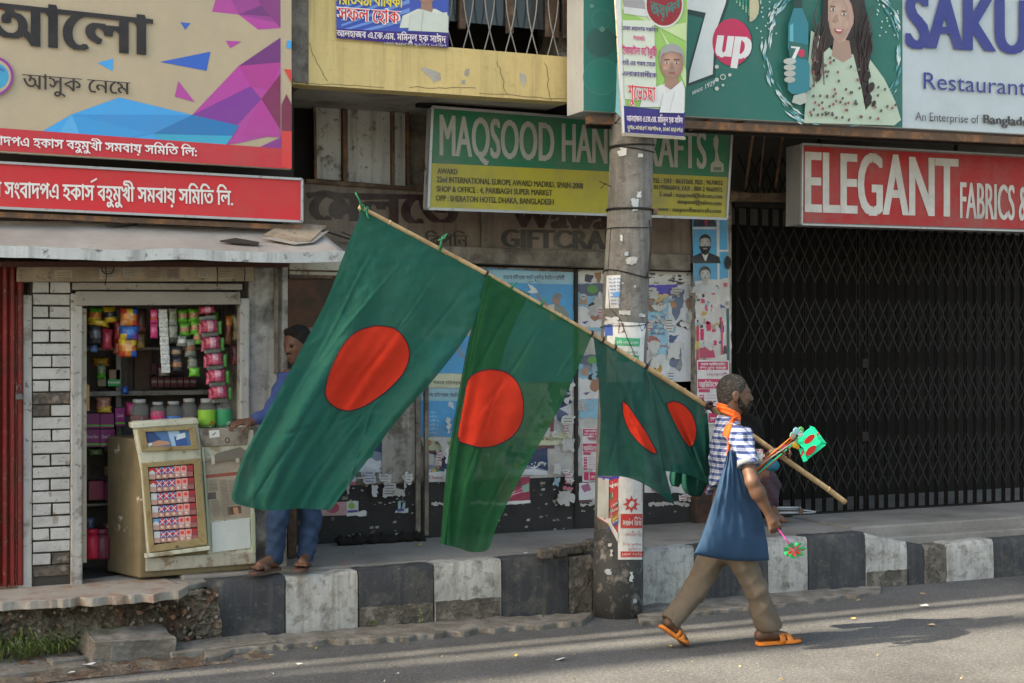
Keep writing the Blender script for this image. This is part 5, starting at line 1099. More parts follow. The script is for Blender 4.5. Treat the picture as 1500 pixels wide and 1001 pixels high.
for k in range(26):
    a0 = dr.uniform(1190, 1206) if k % 2 else dr.uniform(1258, 1276); y0 = dr.uniform(0, 60); q.line([(a0+6, y0), (a0+dr.uniform(-2, 3), y0+22), (a0+dr.uniform(-5, 6), y0+46), (a0+dr.uniform(-2, 4), y0+70)], 1.2, dr.choice([(.05, .03, .03), (.09, .05, .045), (.02, .012, .012)]))
for (x, y, r_) in ((1196, 100, 8), (1199, 114, 6), (1270, 112, 8), (1276, 128, 8), (1272, 146, 8), (1280, 152, 5)): q.ell(x, y, r_*.6, r_, dk, 12, rot=.4)
for (x, y, w_) in ((1220, 14, 3.4), (1236, 21, 3.6)): q.line([(x-w_, y-5), (x+w_, y-4)], 1.3, (.1, .06, .05)); q.ell(x, y, w_, 1.8, (.65, .62, .6), 10); q.ell(x+.4, y, 1.5, 1.8, (.03, .02, .02), 8)
q.pg([(1226, 20), (1228, 30), (1224, 33), (1221, 31)], (.36, .23, .18)); q.pg([(1222, 42), (1236, 43), (1232, 49), (1226, 48)], (.45, .08, .09)); q.pg([(1224, 43), (1234, 44), (1231, 46), (1226, 45.5)], (.75, .73, .72))
for i in range(90):
    x = dr.uniform(1186, 1312); y = dr.uniform(84, 178)
    if 1262 < x < 1282 and y < 160 or x > 1285 and y < 108+(x-1285)*1.7 or y > 176: continue
    q.ell(x, y, 1.9, 2.6, (.10, .09, .08), 7, rot=.4, a0=0) if i % 3 else q.ell(x, y, 1.9, 2.4, (.26, .08, .08), 7)
q.pg([(1163, -14), (1175, -14), (1175, 12), (1184, 35), (1184, 75), (1180, 82), (1186, 95), (1186, 132), (1176, 138), (1160, 138), (1154, 132), (1154, 95), (1158, 82), (1154, 70), (1155, 36), (1163, 12)], (.03, .20, .26))
q.pg([(1157, 38), (1162, 34), (1162, 70), (1159, 80), (1157, 70)], (.12, .42, .50)); q.pg([(1163, -4), (1175, -4), (1175, 12), (1163, 12)], (.015, .05, .05)); q.pg([(1155, 60), (1184, 66), (1184, 88), (1156, 82)], (.03, .13, .12))
q.text('7', (1160, 86), (1171, 87), 18, 18, (.7, .7, .7), 14, bold=.05); q.ell(1174, 78, 5, 6, (.5, .04, .1), 14)
for k in range(4): q.ell(1157, 90+k*9, 9.5-k*.4, 4.6, tuple(v*(1.05-.05*k) for v in (.42, .45, .42)), 12)
q.pg([(1163, 140), (1180, 136), (1182, 150), (1172, 154), (1160, 150)], (.40, .44, .40))
q.build('printed_sheet', vin, sb)
navy = (.035, .045, .23)
q = Print(Y7-.018); q.text('SAKURA', (1330, 70), (1600, 84), 80, 80, navy, 40, bold=.055); q.build('lettering', vin, sb)
q = Print(Y7-.018); q.text('Restaurant', (1353, 130), (1504, 140), 24, 23, navy, 24); q.build('lettering', vin, sb)
q = Print(Y7-.018); q.text('An Enterprise of', (1341, 176), (1434, 181), 12, 12, (.06, .06, .06), 14); q.build('lettering', vin, sb); q = Print(Y7-.018); q.text('Bangladesh', (1441, 181), (1522, 186), 13, 13, (.05, .05, .05), 14, bold=.04); q.build('lettering', vin, sb)
m = MB(); m.bar(P(860, 176, -1.15), P(1640, 214, -1.15), .05, .05); m.build('support_rail', M_rust, sb)
m = MB(); m.bar(P(860, 182, -.95), P(1640, 218, -.95), .05, .05); m.build('support_rail', M_black, sb)
for px in (1010, 1060, 1290, 1340): m = MB(); m.bar(P(px, 190, -1.0), P(px+30, 176, -1.15), .03, .02); m.build('bracket', M_rust, sb)
# ---- green and yellow handicrafts sign
YQ = -0.42
ms = thing('shop_sign', 'green and yellow handicrafts signboard with grey capitals hanging behind the pole', 'sign', P(850, 312, YQ))
cm = [(633, 157), (1072, 190), (1064, 321), (627, 306)]
panel(ms, cm, YQ, 0.10, M_steel, 'backing')
q = Print(YQ-.002); q.pg([(633, 157), (1072, 190), (1068, 260), (629.5, 239)], (.018, .155, .08)); q.pg([(629.5, 239), (1068, 260), (1064, 321), (627, 306)], (.40, .36, .035)); q.build('face', vin_old, ms)
q = Print(YQ-.006); g_ = (.36, .37, .34); q.text('MAQSOOD', (645, 227), (811, 236), 59, 55, g_, 32, bold=.035); q.build('lettering', vin_old, ms)
q = Print(YQ-.006); q.text('HANDICRAFTS', (824, 236), (1034, 247), 55, 53, g_, 32, bold=.035); q.build('lettering', vin_old, ms)
q = Print(YQ-.006); k_ = (.05, .045, .02)
for tx, a, b2, h in (('AWARD', (641, 254), (670, 255.5), 7.5), ('22nd INTERNATIONAL EUROPE AWARD MADRID, SPAIN-2008', (640, 266.5), (854, 276.5), 8), ('SHOP & OFFICE : 4, PARIBAGH SUPER MARKET', (640, 280.5), (809, 286.5), 8), ('OPP : SHERATON HOTEL DHAKA, BANGLADESH', (639, 294), (811, 300), 8),
                     ('TEL : OFF : 8631568, RES : 9670832', (956, 267.5), (1059, 271.5), 6.5), (': 01199866014, FAX : 880-2-9660975', (955, 277), (1058, 281.5), 6.5), ('E-mail : maqsood@bdcom.com', (967, 287.5), (1058, 291), 6.5), ('maqsood@yahoo.com', (993, 298), (1057, 301), 6.5), ('www : maqsoodhansicrafts.com', (964, 309), (1056, 312), 6.5)):
    q.text(tx, a, b2, h, h, k_, 10, bold=.03)
q.build('small_lettering', vin_old, ms)
q = Print(YQ-.006); q.pg([(1045, 203), (1050, 197), (1053, 205), (1051, 222), (1054, 235), (1060, 241), (1060, 252), (1041, 252), (1041, 241), (1047, 235), (1048, 222), (1045, 212)], (.34, .36, .31)); q.pg([(1045, 245), (1057, 245), (1057, 250), (1045, 250)], (.12, .16, .12)); q.build('trophy_picture', vin_old, ms)
frame_bars(ms, cm, YQ-.004, 0.018, M_alu)
for px in (700, 900, 1040): m = MB(); m.bar(P(px, 165+(px-633)*.075, YQ+.1), P(px, 150, WALL+.1), .025, .02); m.build('bracket', M_rust, ms)
# ---- red fabrics sign
YE = -0.74
es = thing('shop_sign', 'red box signboard with large white capitals over the black gate', 'sign', P(1340, 335, YE))
ce = [(1175, 211), (1640, 236), (1640, 343), (1174, 329)]
panel(es, ce, YE, 0.20, mk('sign_side_grey', (.20, .20, .20), var=.2, rough=.5, streak=.3), 'box_panel')
q = Print(YE-.003); q.pg([(1177, 214), (1638, 239), (1638, 340), (1176, 326)], (.36, .018, .022)); q.build('face', vin_old, es)
q = Print(YE-.007); q.text('ELEGANT', (1181, 312), (1402, 319), 92, 88, (.56, .55, .53), 40, bold=.04); q.build('lettering', vin_old, es)
q = Print(YE-.007); q.text('FABRICS &', (1407, 319), (1506, 323), 52, 50, (.56, .55, .53), 30, bold=.035); q.build('lettering', vin_old, es)
frame_bars(es, ce, YE-.004, 0.012, M_alu)
for px in (1200, 1400): m = MB(); m.bar(P(px, 208+(px-1175)*.05, YE+.1), P(px, 165, -.95), .03, .02); m.build('bracket', M_black, es)
# ---- old brown painted board
YO = WALL-0.055
ob = thing('old_sign', 'old dark brown painted board with faded dark red Bengali brush lettering', 'sign', P(700, 375, YO))
panel(ob, [(436, 262), (706, 280), (706, 368), (436, 355)], YO, 0.04, M_signbrown, 'board')
panel(ob, [(713, 280), (1014, 300), (1014, 380), (713, 368)], YO, 0.04, M_signbrown, 'board')
panel(ob, [(705, 278), (714, 279), (714, 374), (705, 373)], YO-.02, 0.03, M_beam, 'batten')
panel(ob, [(440, 354), (1014, 380), (1014, 384), (440, 359)], YO-.015, 0.03, M_beam, 'batten')
q = Print(YO-.002); dr_ = (.030, .009, .009)
q.text(bn('\u09ae\u09c7\u09b2\u09c1\u09a1\u09c7'), (452, 322), (672, 330), 40, 44, dr_, 26, bold=.05, fit='base'); q.line([(450, 288), (475, 282), (520, 290), (600, 288), (640, 296)], 7, dr_); q.ell(497, 305, 15, 12, dr_, 20); q.build('brush_lettering', vin_old, ob)
q = Print(YO-.002); q.text(bn('\u09ac\u09bf\u09aa\u09a8\u09bf'), (622, 361), (686, 361), 23, 23, (.03, .026, .022), 16, bold=.02); q.text('GIFTCRAFT', (736, 362), (925, 366), 26, 27, (.028, .026, .024), 20, bold=.06); q.build('small_lettering', vin_old, ob)
q = Print(YO-.002); q.text('Wawa', (752, 333), (892, 336), 30, 30, dr_, 20, bold=.06); q.build('brush_lettering', vin_old, ob)

# ================================================================== the concrete pole, its banner, wires and bills
PY = -1.17
def pole_c(py):
    ks = [(-120, 936, 29), (0, 933, 29.5), (200, 926, 30.5), (330, 921.5, 31.5), (440, 916, 32.5), (700, 907, 34), (915, 905, 35.5)]
    for (a0, x0_, r0), (a1, x1_, r1) in zip(ks[:-1], ks[1:]):
        if py <= a1: t = (py-a0)/(a1-a0); return x0_+(x1_-x0_)*t, r0+(r1-r0)*t
    return ks[-1][1:]
up = thing('utility_pole', 'round concrete utility pole standing at the kerb, lower part painted dark', 'pole', (P(905, 915, PY).x, PY, 0))
def pole_pr(py):
    x, r_ = pole_c(py); c = P(x, py, PY); return c, abs(P(x+r_, py, PY).x-P(x-r_, py, PY).x)/2*0.915
m = MB(); path = []; rs_ = []
for py in (-160, -60, 0, 100, 200, 330, 440, 570, 700): c, r_ = pole_pr(py); path.append(c); rs_.append(r_)
path = [path[0]+Vector((0.05, 0, 1.2))]+path; rs_ = [rs_[0]]+rs_
c, r_ = pole_pr(790); path.append(c); rs_.append(r_); m.tube(path, rs_, 32); m.build('shaft', M_conc, up)
m = MB(); p2 = [pole_pr(772), pole_pr(850), pole_pr(915)]; pth = [q_[0] for q_ in p2]; pth.append(Vector((pth[-1].x, PY, -0.05))); m.tube(pth, [p2[0][1]+.002, p2[1][1]+.002, p2[2][1]+.002, p2[2][1]+.002], 32)
m.build('painted_base', mk('pole_black_paint', (.045, .046, .048), (.22, .21, .19), .60, .05, 7, rough=.7, var=.3, vs=5, bump=.4, spots=.3, spot_c=(.3, .3, .29), spot_s=24), up)
def pole_xyz(px, py, off):
    """a point of the photograph on the pole's own round surface"""
    c, r_ = pole_pr(py); x = P(px, py, PY-r_).x; dx = max(-r_*.999, min(r_*.999, x-c.x)); return Vector((x if abs(x-c.x) < r_ else c.x+dx, PY-sqrt(max(r_*r_-dx*dx, 0))-off, P(px, py, PY-r_).z))
class PolePrint(Print):
    def __init__(s): super().__init__(PY-.4, 0.0005); s.k = 0
    def _fix(s, pts): return pts
    def build(s, name, mat, parent=None, **kw):
        s.v = [tuple(s._map(p)) for p in s.v]; return MB.build(s, name, mat, parent, fixn=False, **kw)
    def _map(s, p):
        off = (PY-.4)-p[1]; p = Vector(p); d = p-CAM
        # slide along the sight line onto the cylinder surface, then the layer offset outwards
        t = (PY-.16-CAM.y)/d.y; q_ = CAM+d*t
        ks = [pole_pr(py) for py in (0, 200, 440, 700, 915)]
        for a_, b_ in zip(ks[:-1], ks[1:]):
            if q_.z >= b_[0].z or b_ is ks[-1]:
                u = (q_.z-a_[0].z)/(b_[0].z-a_[0].z); cx = a_[0].x+(b_[0].x-a_[0].x)*u; r_ = a_[1]+(b_[1]-a_[1])*u+.003+off; break
        for _ in range(3):
            dx = max(-r_*.995, min(r_*.995, q_.x-cx)); yy = PY-sqrt(r_*r_-dx*dx); t = (yy-CAM.y)/d.y; q_ = CAM+d*t
        dx = max(-r_*.995, min(r_*.995, q_.x-cx)); return Vector((cx+dx, PY-sqrt(r_*r_-dx*dx), q_.z))
    def quadg(s, c4, col, n=10):
        s.nxt(); s.cur = col
        for i in range(n):
            a, b_ = i/n, (i+1)/n; l = lambda p, q_, t: (p[0]+(q_[0]-p[0])*t, p[1]+(q_[1]-p[1])*t)
            pts = [l(c4[0], c4[1], a), l(c4[0], c4[1], b_), l(c4[3], c4[2], b_), l(c4[3], c4[2], a)]; MB.poly(s, [P(x, y, s.y) for x, y in pts])
        return s
paper = print_mat('poster_print', rough=.75, dirt=.32, wrinkle=.6)
R1, W1 = (.55, .04, .04), (.68, .68, .67)
q = PolePrint(); q.quadg([(906, 697), (942, 699), (941, 820), (905, 820)], W1)
q.pg([(916, 699), (941, 700), (941, 737), (930, 722), (920, 708)], R1); q.text(bn('\u09ac\u09bf'), (929, 722), (941, 722), 16, 16, W1, 14, bold=.03)
st_ = [(925+(13 if k % 2 == 0 else 7)*cos(k*pi/8*1), 739+(13 if k % 2 == 0 else 7)*sin(k*pi/8)) for k in range(16)]; q.pg(st_, R1)
q.quadg([(909, 753), (941, 753), (941, 774), (909, 774)], R1); q.text(bn('\u09ae\u09a1\u09be\u09b0\u09cd\u09a8 \u099f\u09bf\u0989'), (912, 770), (940, 770), 13, 13, W1, 14, bold=.03)
q.text(bn('(\u099c\u09be\u09a4\u09c0\u09af\u09bc \u09ac\u09bf)'), (917, 786), (940, 786), 8, 8, (.5, .1, .1), 10); q.text(bn('\u09a8\u09bf\u0989 \u09b8\u09c1\u09aa\u09be\u09b0'), (912, 799), (940, 799), 4, 4, (.5, .1, .1), 8); q.text(bn('\u099c\u09c1\u09ae\u09bf\u09b2 \u0995'), (920, 806), (940, 806), 4, 4, (.5, .1, .1), 8)
q.quadg([(909, 808), (941, 808), (941, 816), (909, 816)], R1); q.text(bn('\u09ab\u09cb\u09a8: \u09e6\u09e7\u09ed\u09e7'), (911, 814), (940, 814), 4.5, 4.5, W1, 8)
tag(q.build('bill', paper, origin=pole_xyz(925, 820, .01)), 'white and red paper bill with an eight point star pasted low on the pole', 'bill')
q = PolePrint(); q.quadg([(876, 700), (906, 698), (905, 790), (876, 760)], (.50, .035, .04), 8); q.quadg([(876, 697), (907, 698), (907, 701), (876, 702)], (.05, .05, .35)); q.text(bn('\u0995\u09b2\u09bf\u0995\u09be'), (883, 713), (906, 713), 8, 8, W1, 12, bold=.04); q.ell(890, 725, 7, 7, (.06, .12, .06), 12); q.ell(891, 724, 4, 4, (.35, .4, .35), 8)
for k, (c_, c2) in enumerate((((.03, .03, .03), W1), ((.5, .03, .04), W1), ((.65, .48, .05), (.3, .02, .02)), ((.05, .05, .35), W1))):
    y0 = 742+k*8.5; q.pg([(882, y0+3), (906, y0-9), (906, y0-2), (882, y0+9)], c_); q.text(bn('\u09ac\u09bf\u09a8\u09be \u09a6\u09be\u09ae'), (884, y0+7), (905, y0-4), 4, 4, c2, 7, bold=.03)
q.pg([(874, 700), (883, 700), (882, 758), (874, 757)], (.42, .45, .44)); q.pg([(874, 757), (884, 757), (895, 767), (905, 782), (905, 795), (893, 775), (882, 765)], W1)
tag(q.build('bill', paper, origin=pole_xyz(890, 760, .01)), 'torn red bill with slanting coloured lines on the left of the pole', 'bill')
q = PolePrint(); q.quadg([(887, 404), (905, 404), (903, 452), (886, 452)], (.60, .62, .64), 4)
for k in range(8): q.text(bn('\u09b8\u09ac \u0995\u09bf\u099b\u09c1'), (889, 411+k*5.2), (902, 411+k*5.2), 3.4, 3.4, (.08, .2, .45), 6)
q.ell(895, 432, 4.5, 4, (.08, .3, .7), 10)
tag(q.build('bill', paper, origin=pole_xyz(895, 450, .01)), 'small white bill with blue print on the upper left of the pole', 'bill')
q = PolePrint(); q.quadg([(886, 470), (947, 474), (944, 497), (885, 492)], W1); q.pg(jag([(896, 472), (914, 474), (916, 488), (900, 489)], 1, 4), (.25, .16, .13)); q.pg([(935, 472), (947, 474), (946, 480), (940, 486)], (.06, .10, .36)); q.pg([(885, 476), (890, 476), (890, 492), (885, 492)], (.06, .12, .45))
q.quadg([(886, 492), (944, 494), (942, 560), (884, 560)], (.62, .64, .62)); q.quadg([(892, 494), (938, 496), (937, 508), (891, 506)], (.05, .36, .18)); q.text(bn('\u0986\u09b0\u09ac\u09bf \u09ad\u09be\u09b7\u09be \u0995\u09cb\u09b0\u09cd\u09b8'), (897, 503), (935, 504), 5, 5, W1, 8, bold=.02); q.quadg([(903, 520), (936, 521), (936, 530), (903, 530)], (.05, .36, .18)); q.text(bn('\u09ac\u09bf\u09a8\u09be\u09ae\u09c2\u09b2\u09cd\u09af\u09c7'), (905, 518), (935, 518), 5, 5, (.05, .36, .18), 8)
for k in range(5): q.text(bn('\u0986\u09b0\u09ac\u09bf \u09ad\u09be\u09b7\u09be'), (888, 538+k*5), (938, 538+k*5), 2.6, 2.6, (.1, .3, .2), 5)
tag(q.build('bill', paper, origin=pole_xyz(915, 500, .01)), 'white bill with green heading pasted on the pole above the third flag', 'bill')
q = PolePrint(); pr2 = random.Random(31)
for (x, y, w_, h_) in ((905, 225, 8, 12), (938, 228, 7, 5), (930, 300, 9, 18), (936, 285, 6, 10), (905, 350, 12, 7), (925, 382, 16, 10), (915, 458, 18, 6), (940, 462, 10, 5), (890, 470, 10, 10), (918, 372, 5, 5), (885, 796, 7, 4), (882, 835, 4, 8), (925, 845, 5, 14), (930, 880, 5, 6), (900, 500, 3, 3), (930, 420, 3, 3), (912, 415, 3, 2), (894, 810, 5, 10), (887, 770, 6, 3)):
    q.pg(jag([(x-w_/2, y-h_/2), (x+w_/2, y-h_/2), (x+w_/2, y+h_/2), (x-w_/2, y+h_/2)], 1.8, 2.5, pr2), pr2.choice([(.55, .57, .58), (.48, .48, .46), (.4, .46, .5)]))
q.pg(jag([(897, 95), (904, 90), (907, 185), (899, 165)], 1, 6, pr2), (.16, .42, .52)); q.build('paper_remnants', paper, up)['kind'] = 'stuff'
def ring(py, sag, r_, n=22, tilt=0.0):
    m = MB(); c, R_ = pole_pr(py); pts = []
    for k in range(n+1):
        a = 2*pi*k/n; pts.append((c.x+(R_+.006)*cos(a), PY+(R_+.006)*sin(a), c.z+sag*sin(a*2+1)+tilt*cos(a)))
    m.tube(pts, r_, 5); return m
for py, sg, r_, tl in ((215, .004, .006, .01), (222, .008, .004, -.01), (308, .001, .008, .0), (335, .006, .003, .01), (403, .012, .004, -.02), (476, .01, .003, .02)): ring(py, sg, r_, tilt=tl).build('wire_tie', M_wire, up)
m = MB(); m.tube([pole_xyz(951, 322, .02), pole_xyz(953, 360, .03), pole_xyz(950, 395, .025), pole_xyz(946, 408, .02)], .006, 6); m.build('hanging_wire', M_wire, up)
m = MB(); m.tube([pole_xyz(898, 330, .02), pole_xyz(900, 400, .01), pole_xyz(903, 450, .01), pole_xyz(912, 470, .015), pole_xyz(918, 495, .02), pole_xyz(930, 525, .02)], .0025, 5); m.build('hanging_wire', M_wire, up)
m = MB(); c, R_ = pole_pr(310); m.box(c.x+R_-.01, c.x+R_+.03, PY-.07, PY-.02, c.z-.02, c.z+.02); m.build('clamp_bolt', M_rust, up, bevel=.004)
# banner tied to the pole: a slightly bowed sheet
YN = -1.385
q = Print(YN, .0003); cb = [(899, -60), (1009, -60), (1002, 201), (912, 195)]
q.pg(cb, (.66, .68, .66)); q.pg([(908, -60), (1008, -60), (1003, 162), (916, 156)], (.30, .52, .13))
for k in range(10):
    a0 = -3.4+k*.42; x, y = 965, 40; pts = [(x, y)]+[(max(909, min(1005, x+170*cos(t))), max(-50, min(158, y+170*sin(t)))) for t in (a0, a0+.16)]; q.pg(pts, (.52, .66, .34))
q.pg([(912, 155), (1003, 164), (1002, 200), (913, 194)], (.04, .03, .20)); q.pg([(909, -50), (950, -50), (948, 25), (914, 20)], (.60, .62, .62)); q.pg([(911, -5), (940, -8), (948, 14), (914, 10)], (.33, .32, .34))
q.pg([(899, -60), (907, -60), (915, 195), (912, 195)], (.70, .72, .72))
q.pg([(912, 30), (958, 30), (962, 150), (915, 145)], (.62, .68, .58)); q.ell(973, 8, 28, 33, (.6, .63, .58), 30); q.ell(973, 7, 26, 31, (.26, .02, .03), 30)
q.xlim = (914, 1003); q.text(bn('\u099c\u09af\u09bc'), (953, 20), (974, 27), 18, 18, (.05, .20, .17), 14, bold=.05); q.text(bn('\u09a6\u09bf\u09a8'), (975, 26), (996, 10), 18, 16, (.05, .20, .17), 14, bold=.05)
portrait(q, 984, 92, 52, (.44, .26, .20), (.33, .33, .34), (.66, .68, .68), (.64, .66, .66)); q.pg([(966, 165), (972, 138), (985, 130), (999, 118), (1003, 130), (1002, 166)], (.66, .68, .70)); q.line([(988, 134), (981, 164)], 1.2, (.5, .52, .54))
dkp = (.07, .03, .20); pkp = (.55, .04, .20)
for tx, y, x1, h, c_ in (('\u09a2\u09be\u0995\u09be \u09ae\u09b9\u09be\u09a8\u0997\u09b0 \u09a6\u0995\u09cd\u09b7\u09bf\u09a3', 47, 964, 8, dkp), ('\u09b8\u09ad\u09be\u09aa\u09a4\u09bf', 61, 945, 8, pkp), ('\u0987\u09b8\u09ae\u09be\u0987\u09b2 \u099a\u09cc\u09a7\u09c1\u09b0\u09c0', 82, 962, 14, pkp), ('\u09ad\u09be\u0987 \u098f\u09b0 \u09aa\u0995\u09cd\u09b7 \u09a5\u09c7\u0995\u09c7', 98, 960, 9, dkp), ('\u098f\u09b2\u09be\u0995\u09be\u09ac\u09be\u09b8\u09c0\u0995\u09c7', 114, 962, 9, dkp)):
    q.text(bn(tx), (912+(0 if y != 61 else 16), y-3), (x1, y), h, h, c_, 10, bold=.03)
q.text(bn('\u09b6\u09c1\u09ad\u09c7\u099a\u09cd\u099b\u09be'), (920, 146), (960, 148), 24, 22, (.75, .75, .75), 16, bold=.08); q.text(bn('\u09b6\u09c1\u09ad\u09c7\u099a\u09cd\u099b\u09be'), (920, 146), (960, 148), 23, 21, (.62, .03, .05), 16, bold=.02)
q.text(bn('\u0986\u09b2\u09b9\u09be\u099c\u09cd\u09ac \u098f.\u0995\u09c7.\u098f\u09ae. \u09ae\u09ae\u09bf\u09a8\u09c1\u09b2 \u09b9\u0995 \u09b8\u09be\u0988\u09a6'), (918, 178), (1000, 181), 12, 12, (.70, .62, .66), 12, bold=.04); q.text(bn('\u09af\u09c1\u0997\u09cd\u09ae-\u09b8\u09be\u09a7\u09be\u09b0\u09a3 \u09b8\u09ae\u09cd\u09aa\u09be\u09a6\u0995, \u09a2\u09be\u0995\u09be \u09ae\u09b9\u09be\u09a8\u0997\u09b0'), (919, 190), (1000, 194), 7, 7, (.70, .66, .4), 9, bold=.02)
cxb = P(955, 100, YN).x
bt = thing('banner', 'hanging green and white political banner with a grey haired man tied to the pole', 'banner', P(955, 200, YN))
o = q.build('printed_sheet', vin, bt)
m = MB(); m.bar(P(912, 197, YN+.01), P(1003, 203, YN+.01), .02, .02); m.build('bottom_batten', M_cream, bt)
m = MB(); m.bar(P(899, -60, YN+.014), P(913, 196, YN+.014), .016, .018); m.build('side_batten', M_cream, bt)
m = MB(); m.tube([pole_xyz(897, 60, .01), P(901, 52, YN+.01)], .004, 5); m.tube([pole_xyz(900, 176, .01), P(911, 170, YN+.01)], .004, 5); m.build('tie', M_wire, bt)
# thin twigs of wire sticking out left of the pole
m = MB(); m.tube([pole_xyz(893, 270, .0), P(878, 266, -1.2)], .003, 5); m.tube([P(888, 268, -1.2), P(880, 276, -1.2)], .003, 5); m.build('wire_end', M_wire, up)

# ================================================================== bills and posters on the wall
wr = random.Random(77); YW = WALL-.003
def ptag(q, label, px, py, group=None): return tag(q.build('poster', paper, origin=P(px, py, q.y)), label, 'poster', group)
B1, B2, CR, NV = (.085, .33, .62), (.30, .50, .60), (.55, .56, .40), (.030, .052, .12)
def blue_parts(q, x0_, y0, x1_, y1, txt=True): q.pg(jag([(x0_, y0), (x1_, y0+2), (x1_, y1), (x0_, y1)], .8, 12, wr), B1)
q = Print(YW); q.pg(jag([(700, 395), (712, 393), (840, 399), (840, 560), (700, 560)], .8, 10, wr), B1); q.pg([(700, 395), (840, 399), (839, 417), (700, 413)], B2); q.text(bn('\u09aa\u09be\u09b0\u09cd\u09ac\u09a4\u09cd\u09af \u099a\u099f\u09cd\u099f\u0997\u09cd\u09b0\u09be\u09ae \u09b6\u09be\u09a8\u09cd\u09a4\u09bf \u099a\u09c1\u0995\u09cd\u09a4\u09bf\u09b0 \u0989\u09a8\u09ac\u09bf\u0982\u09b6 \u09ac\u09be\u09b0\u09cd\u09b7\u09bf\u0995\u09c0'), (737, 409), (827, 410), 7, 7, (.03, .03, .04), 10, bold=.02); q.text(bn('\u09e7\u09ef\u09ef\u09ed - \u09e8\u09e6\u09e7\u09ec'), (773, 414), (792, 414), 2.5, 2.5, (.05, .05, .06), 6)
q.pg([(773, 416), (780, 419), (786, 424), (788, 429), (780, 430), (772, 428), (778, 425)], (.66, .68, .68)); q.line([(786, 430), (793, 441), (804, 448)], 3, (.34, .22, .17)); q.pg([(803, 447), (814, 444), (826, 450), (834, 462), (830, 470), (803, 470)], (.22, .25, .22)); q.ell(815, 439, 6, 7.5, (.34, .22, .17), 14); q.ell(817, 434, 6, 4.5, (.2, .2, .2), 12); q.pg([(803, 447), (812, 446), (812, 470), (806, 470)], (.58, .58, .56))
ptag(q, 'blue anniversary poster with a white bird right of the first flag', 770, 500)
q = Print(YW); q.pg(jag([(617, 492), (705, 492), (705, 547), (619, 546)], .8, 10, wr), B1); q.pg([(664, 505), (670, 503), (672, 510), (664, 512)], (.6, .62, .62)); q.line([(670, 510), (675, 518), (682, 526)], 2.4, (.34, .22, .17)); q.pg(jag([(617, 547), (705, 549), (705, 569), (618, 568)], .8, 10, wr), CR)
q.ell(625, 560, 3.4, 3.8, (.5, .05, .03), 12); q.ell(626, 560, 1.5, 1.7, (.6, .5, .1), 8); tt = bn('\u09aa\u09be\u09b0\u09cd\u09ac\u09a4\u09cd\u09af \u099a\u099f\u09cd\u099f\u0997\u09cd\u09b0\u09be\u09ae \u09ac\u09bf'); q.text(tt, (634, 563), (682, 564), 6.5, 6.5, (.06, .06, .05), 10, bold=.02)
ptag(q, 'blue poster fragment above a cream strip, seen between the two large flags', 650, 560)
q = Print(YW-.002); q.pg(jag([(616, 570), (690, 570), (690, 640), (615, 640)], .8, 9, wr), B1); q.pg([(616, 569), (690, 570), (690, 588), (617, 587)], B2); q.text(bn('\u09aa\u09be\u09b0\u09cd\u09ac\u09a4\u09cd\u09af \u099a\u099f\u09cd\u099f\u0997\u09cd\u09b0\u09be\u09ae \u09b6\u09be\u09a8\u09cd\u09a4\u09bf'), (619, 581), (672, 582), 7, 7, (.03, .03, .04), 10, bold=.02)
for k, w_ in enumerate((4, 6, 9, 8, 7, 6)): q.text(bn('\u09b6\u09be\u09a8\u09cd\u09a4\u09bf \u0993'), (634-w_, 606+k*6), (634+w_, 606+k*6), 3.6, 3.6, (.45, .58, .65), 7)
q.pg([(658, 588), (664, 590), (665, 600), (656, 594)], (.5, .6, .65)); q.pg(jag([(616, 641), (690, 641), (690, 662), (622, 660)], .8, 10, wr), CR); q.ell(629, 649, 3.4, 3.8, (.5, .05, .03), 12); q.ell(630, 649, 1.5, 1.7, (.6, .5, .1), 8); q.text(tt, (638, 652), (672, 653), 6.5, 6.5, (.06, .06, .05), 10, bold=.02)
ptag(q, 'lower blue poster with a column of pale lines beside the wooden batten', 650, 620)
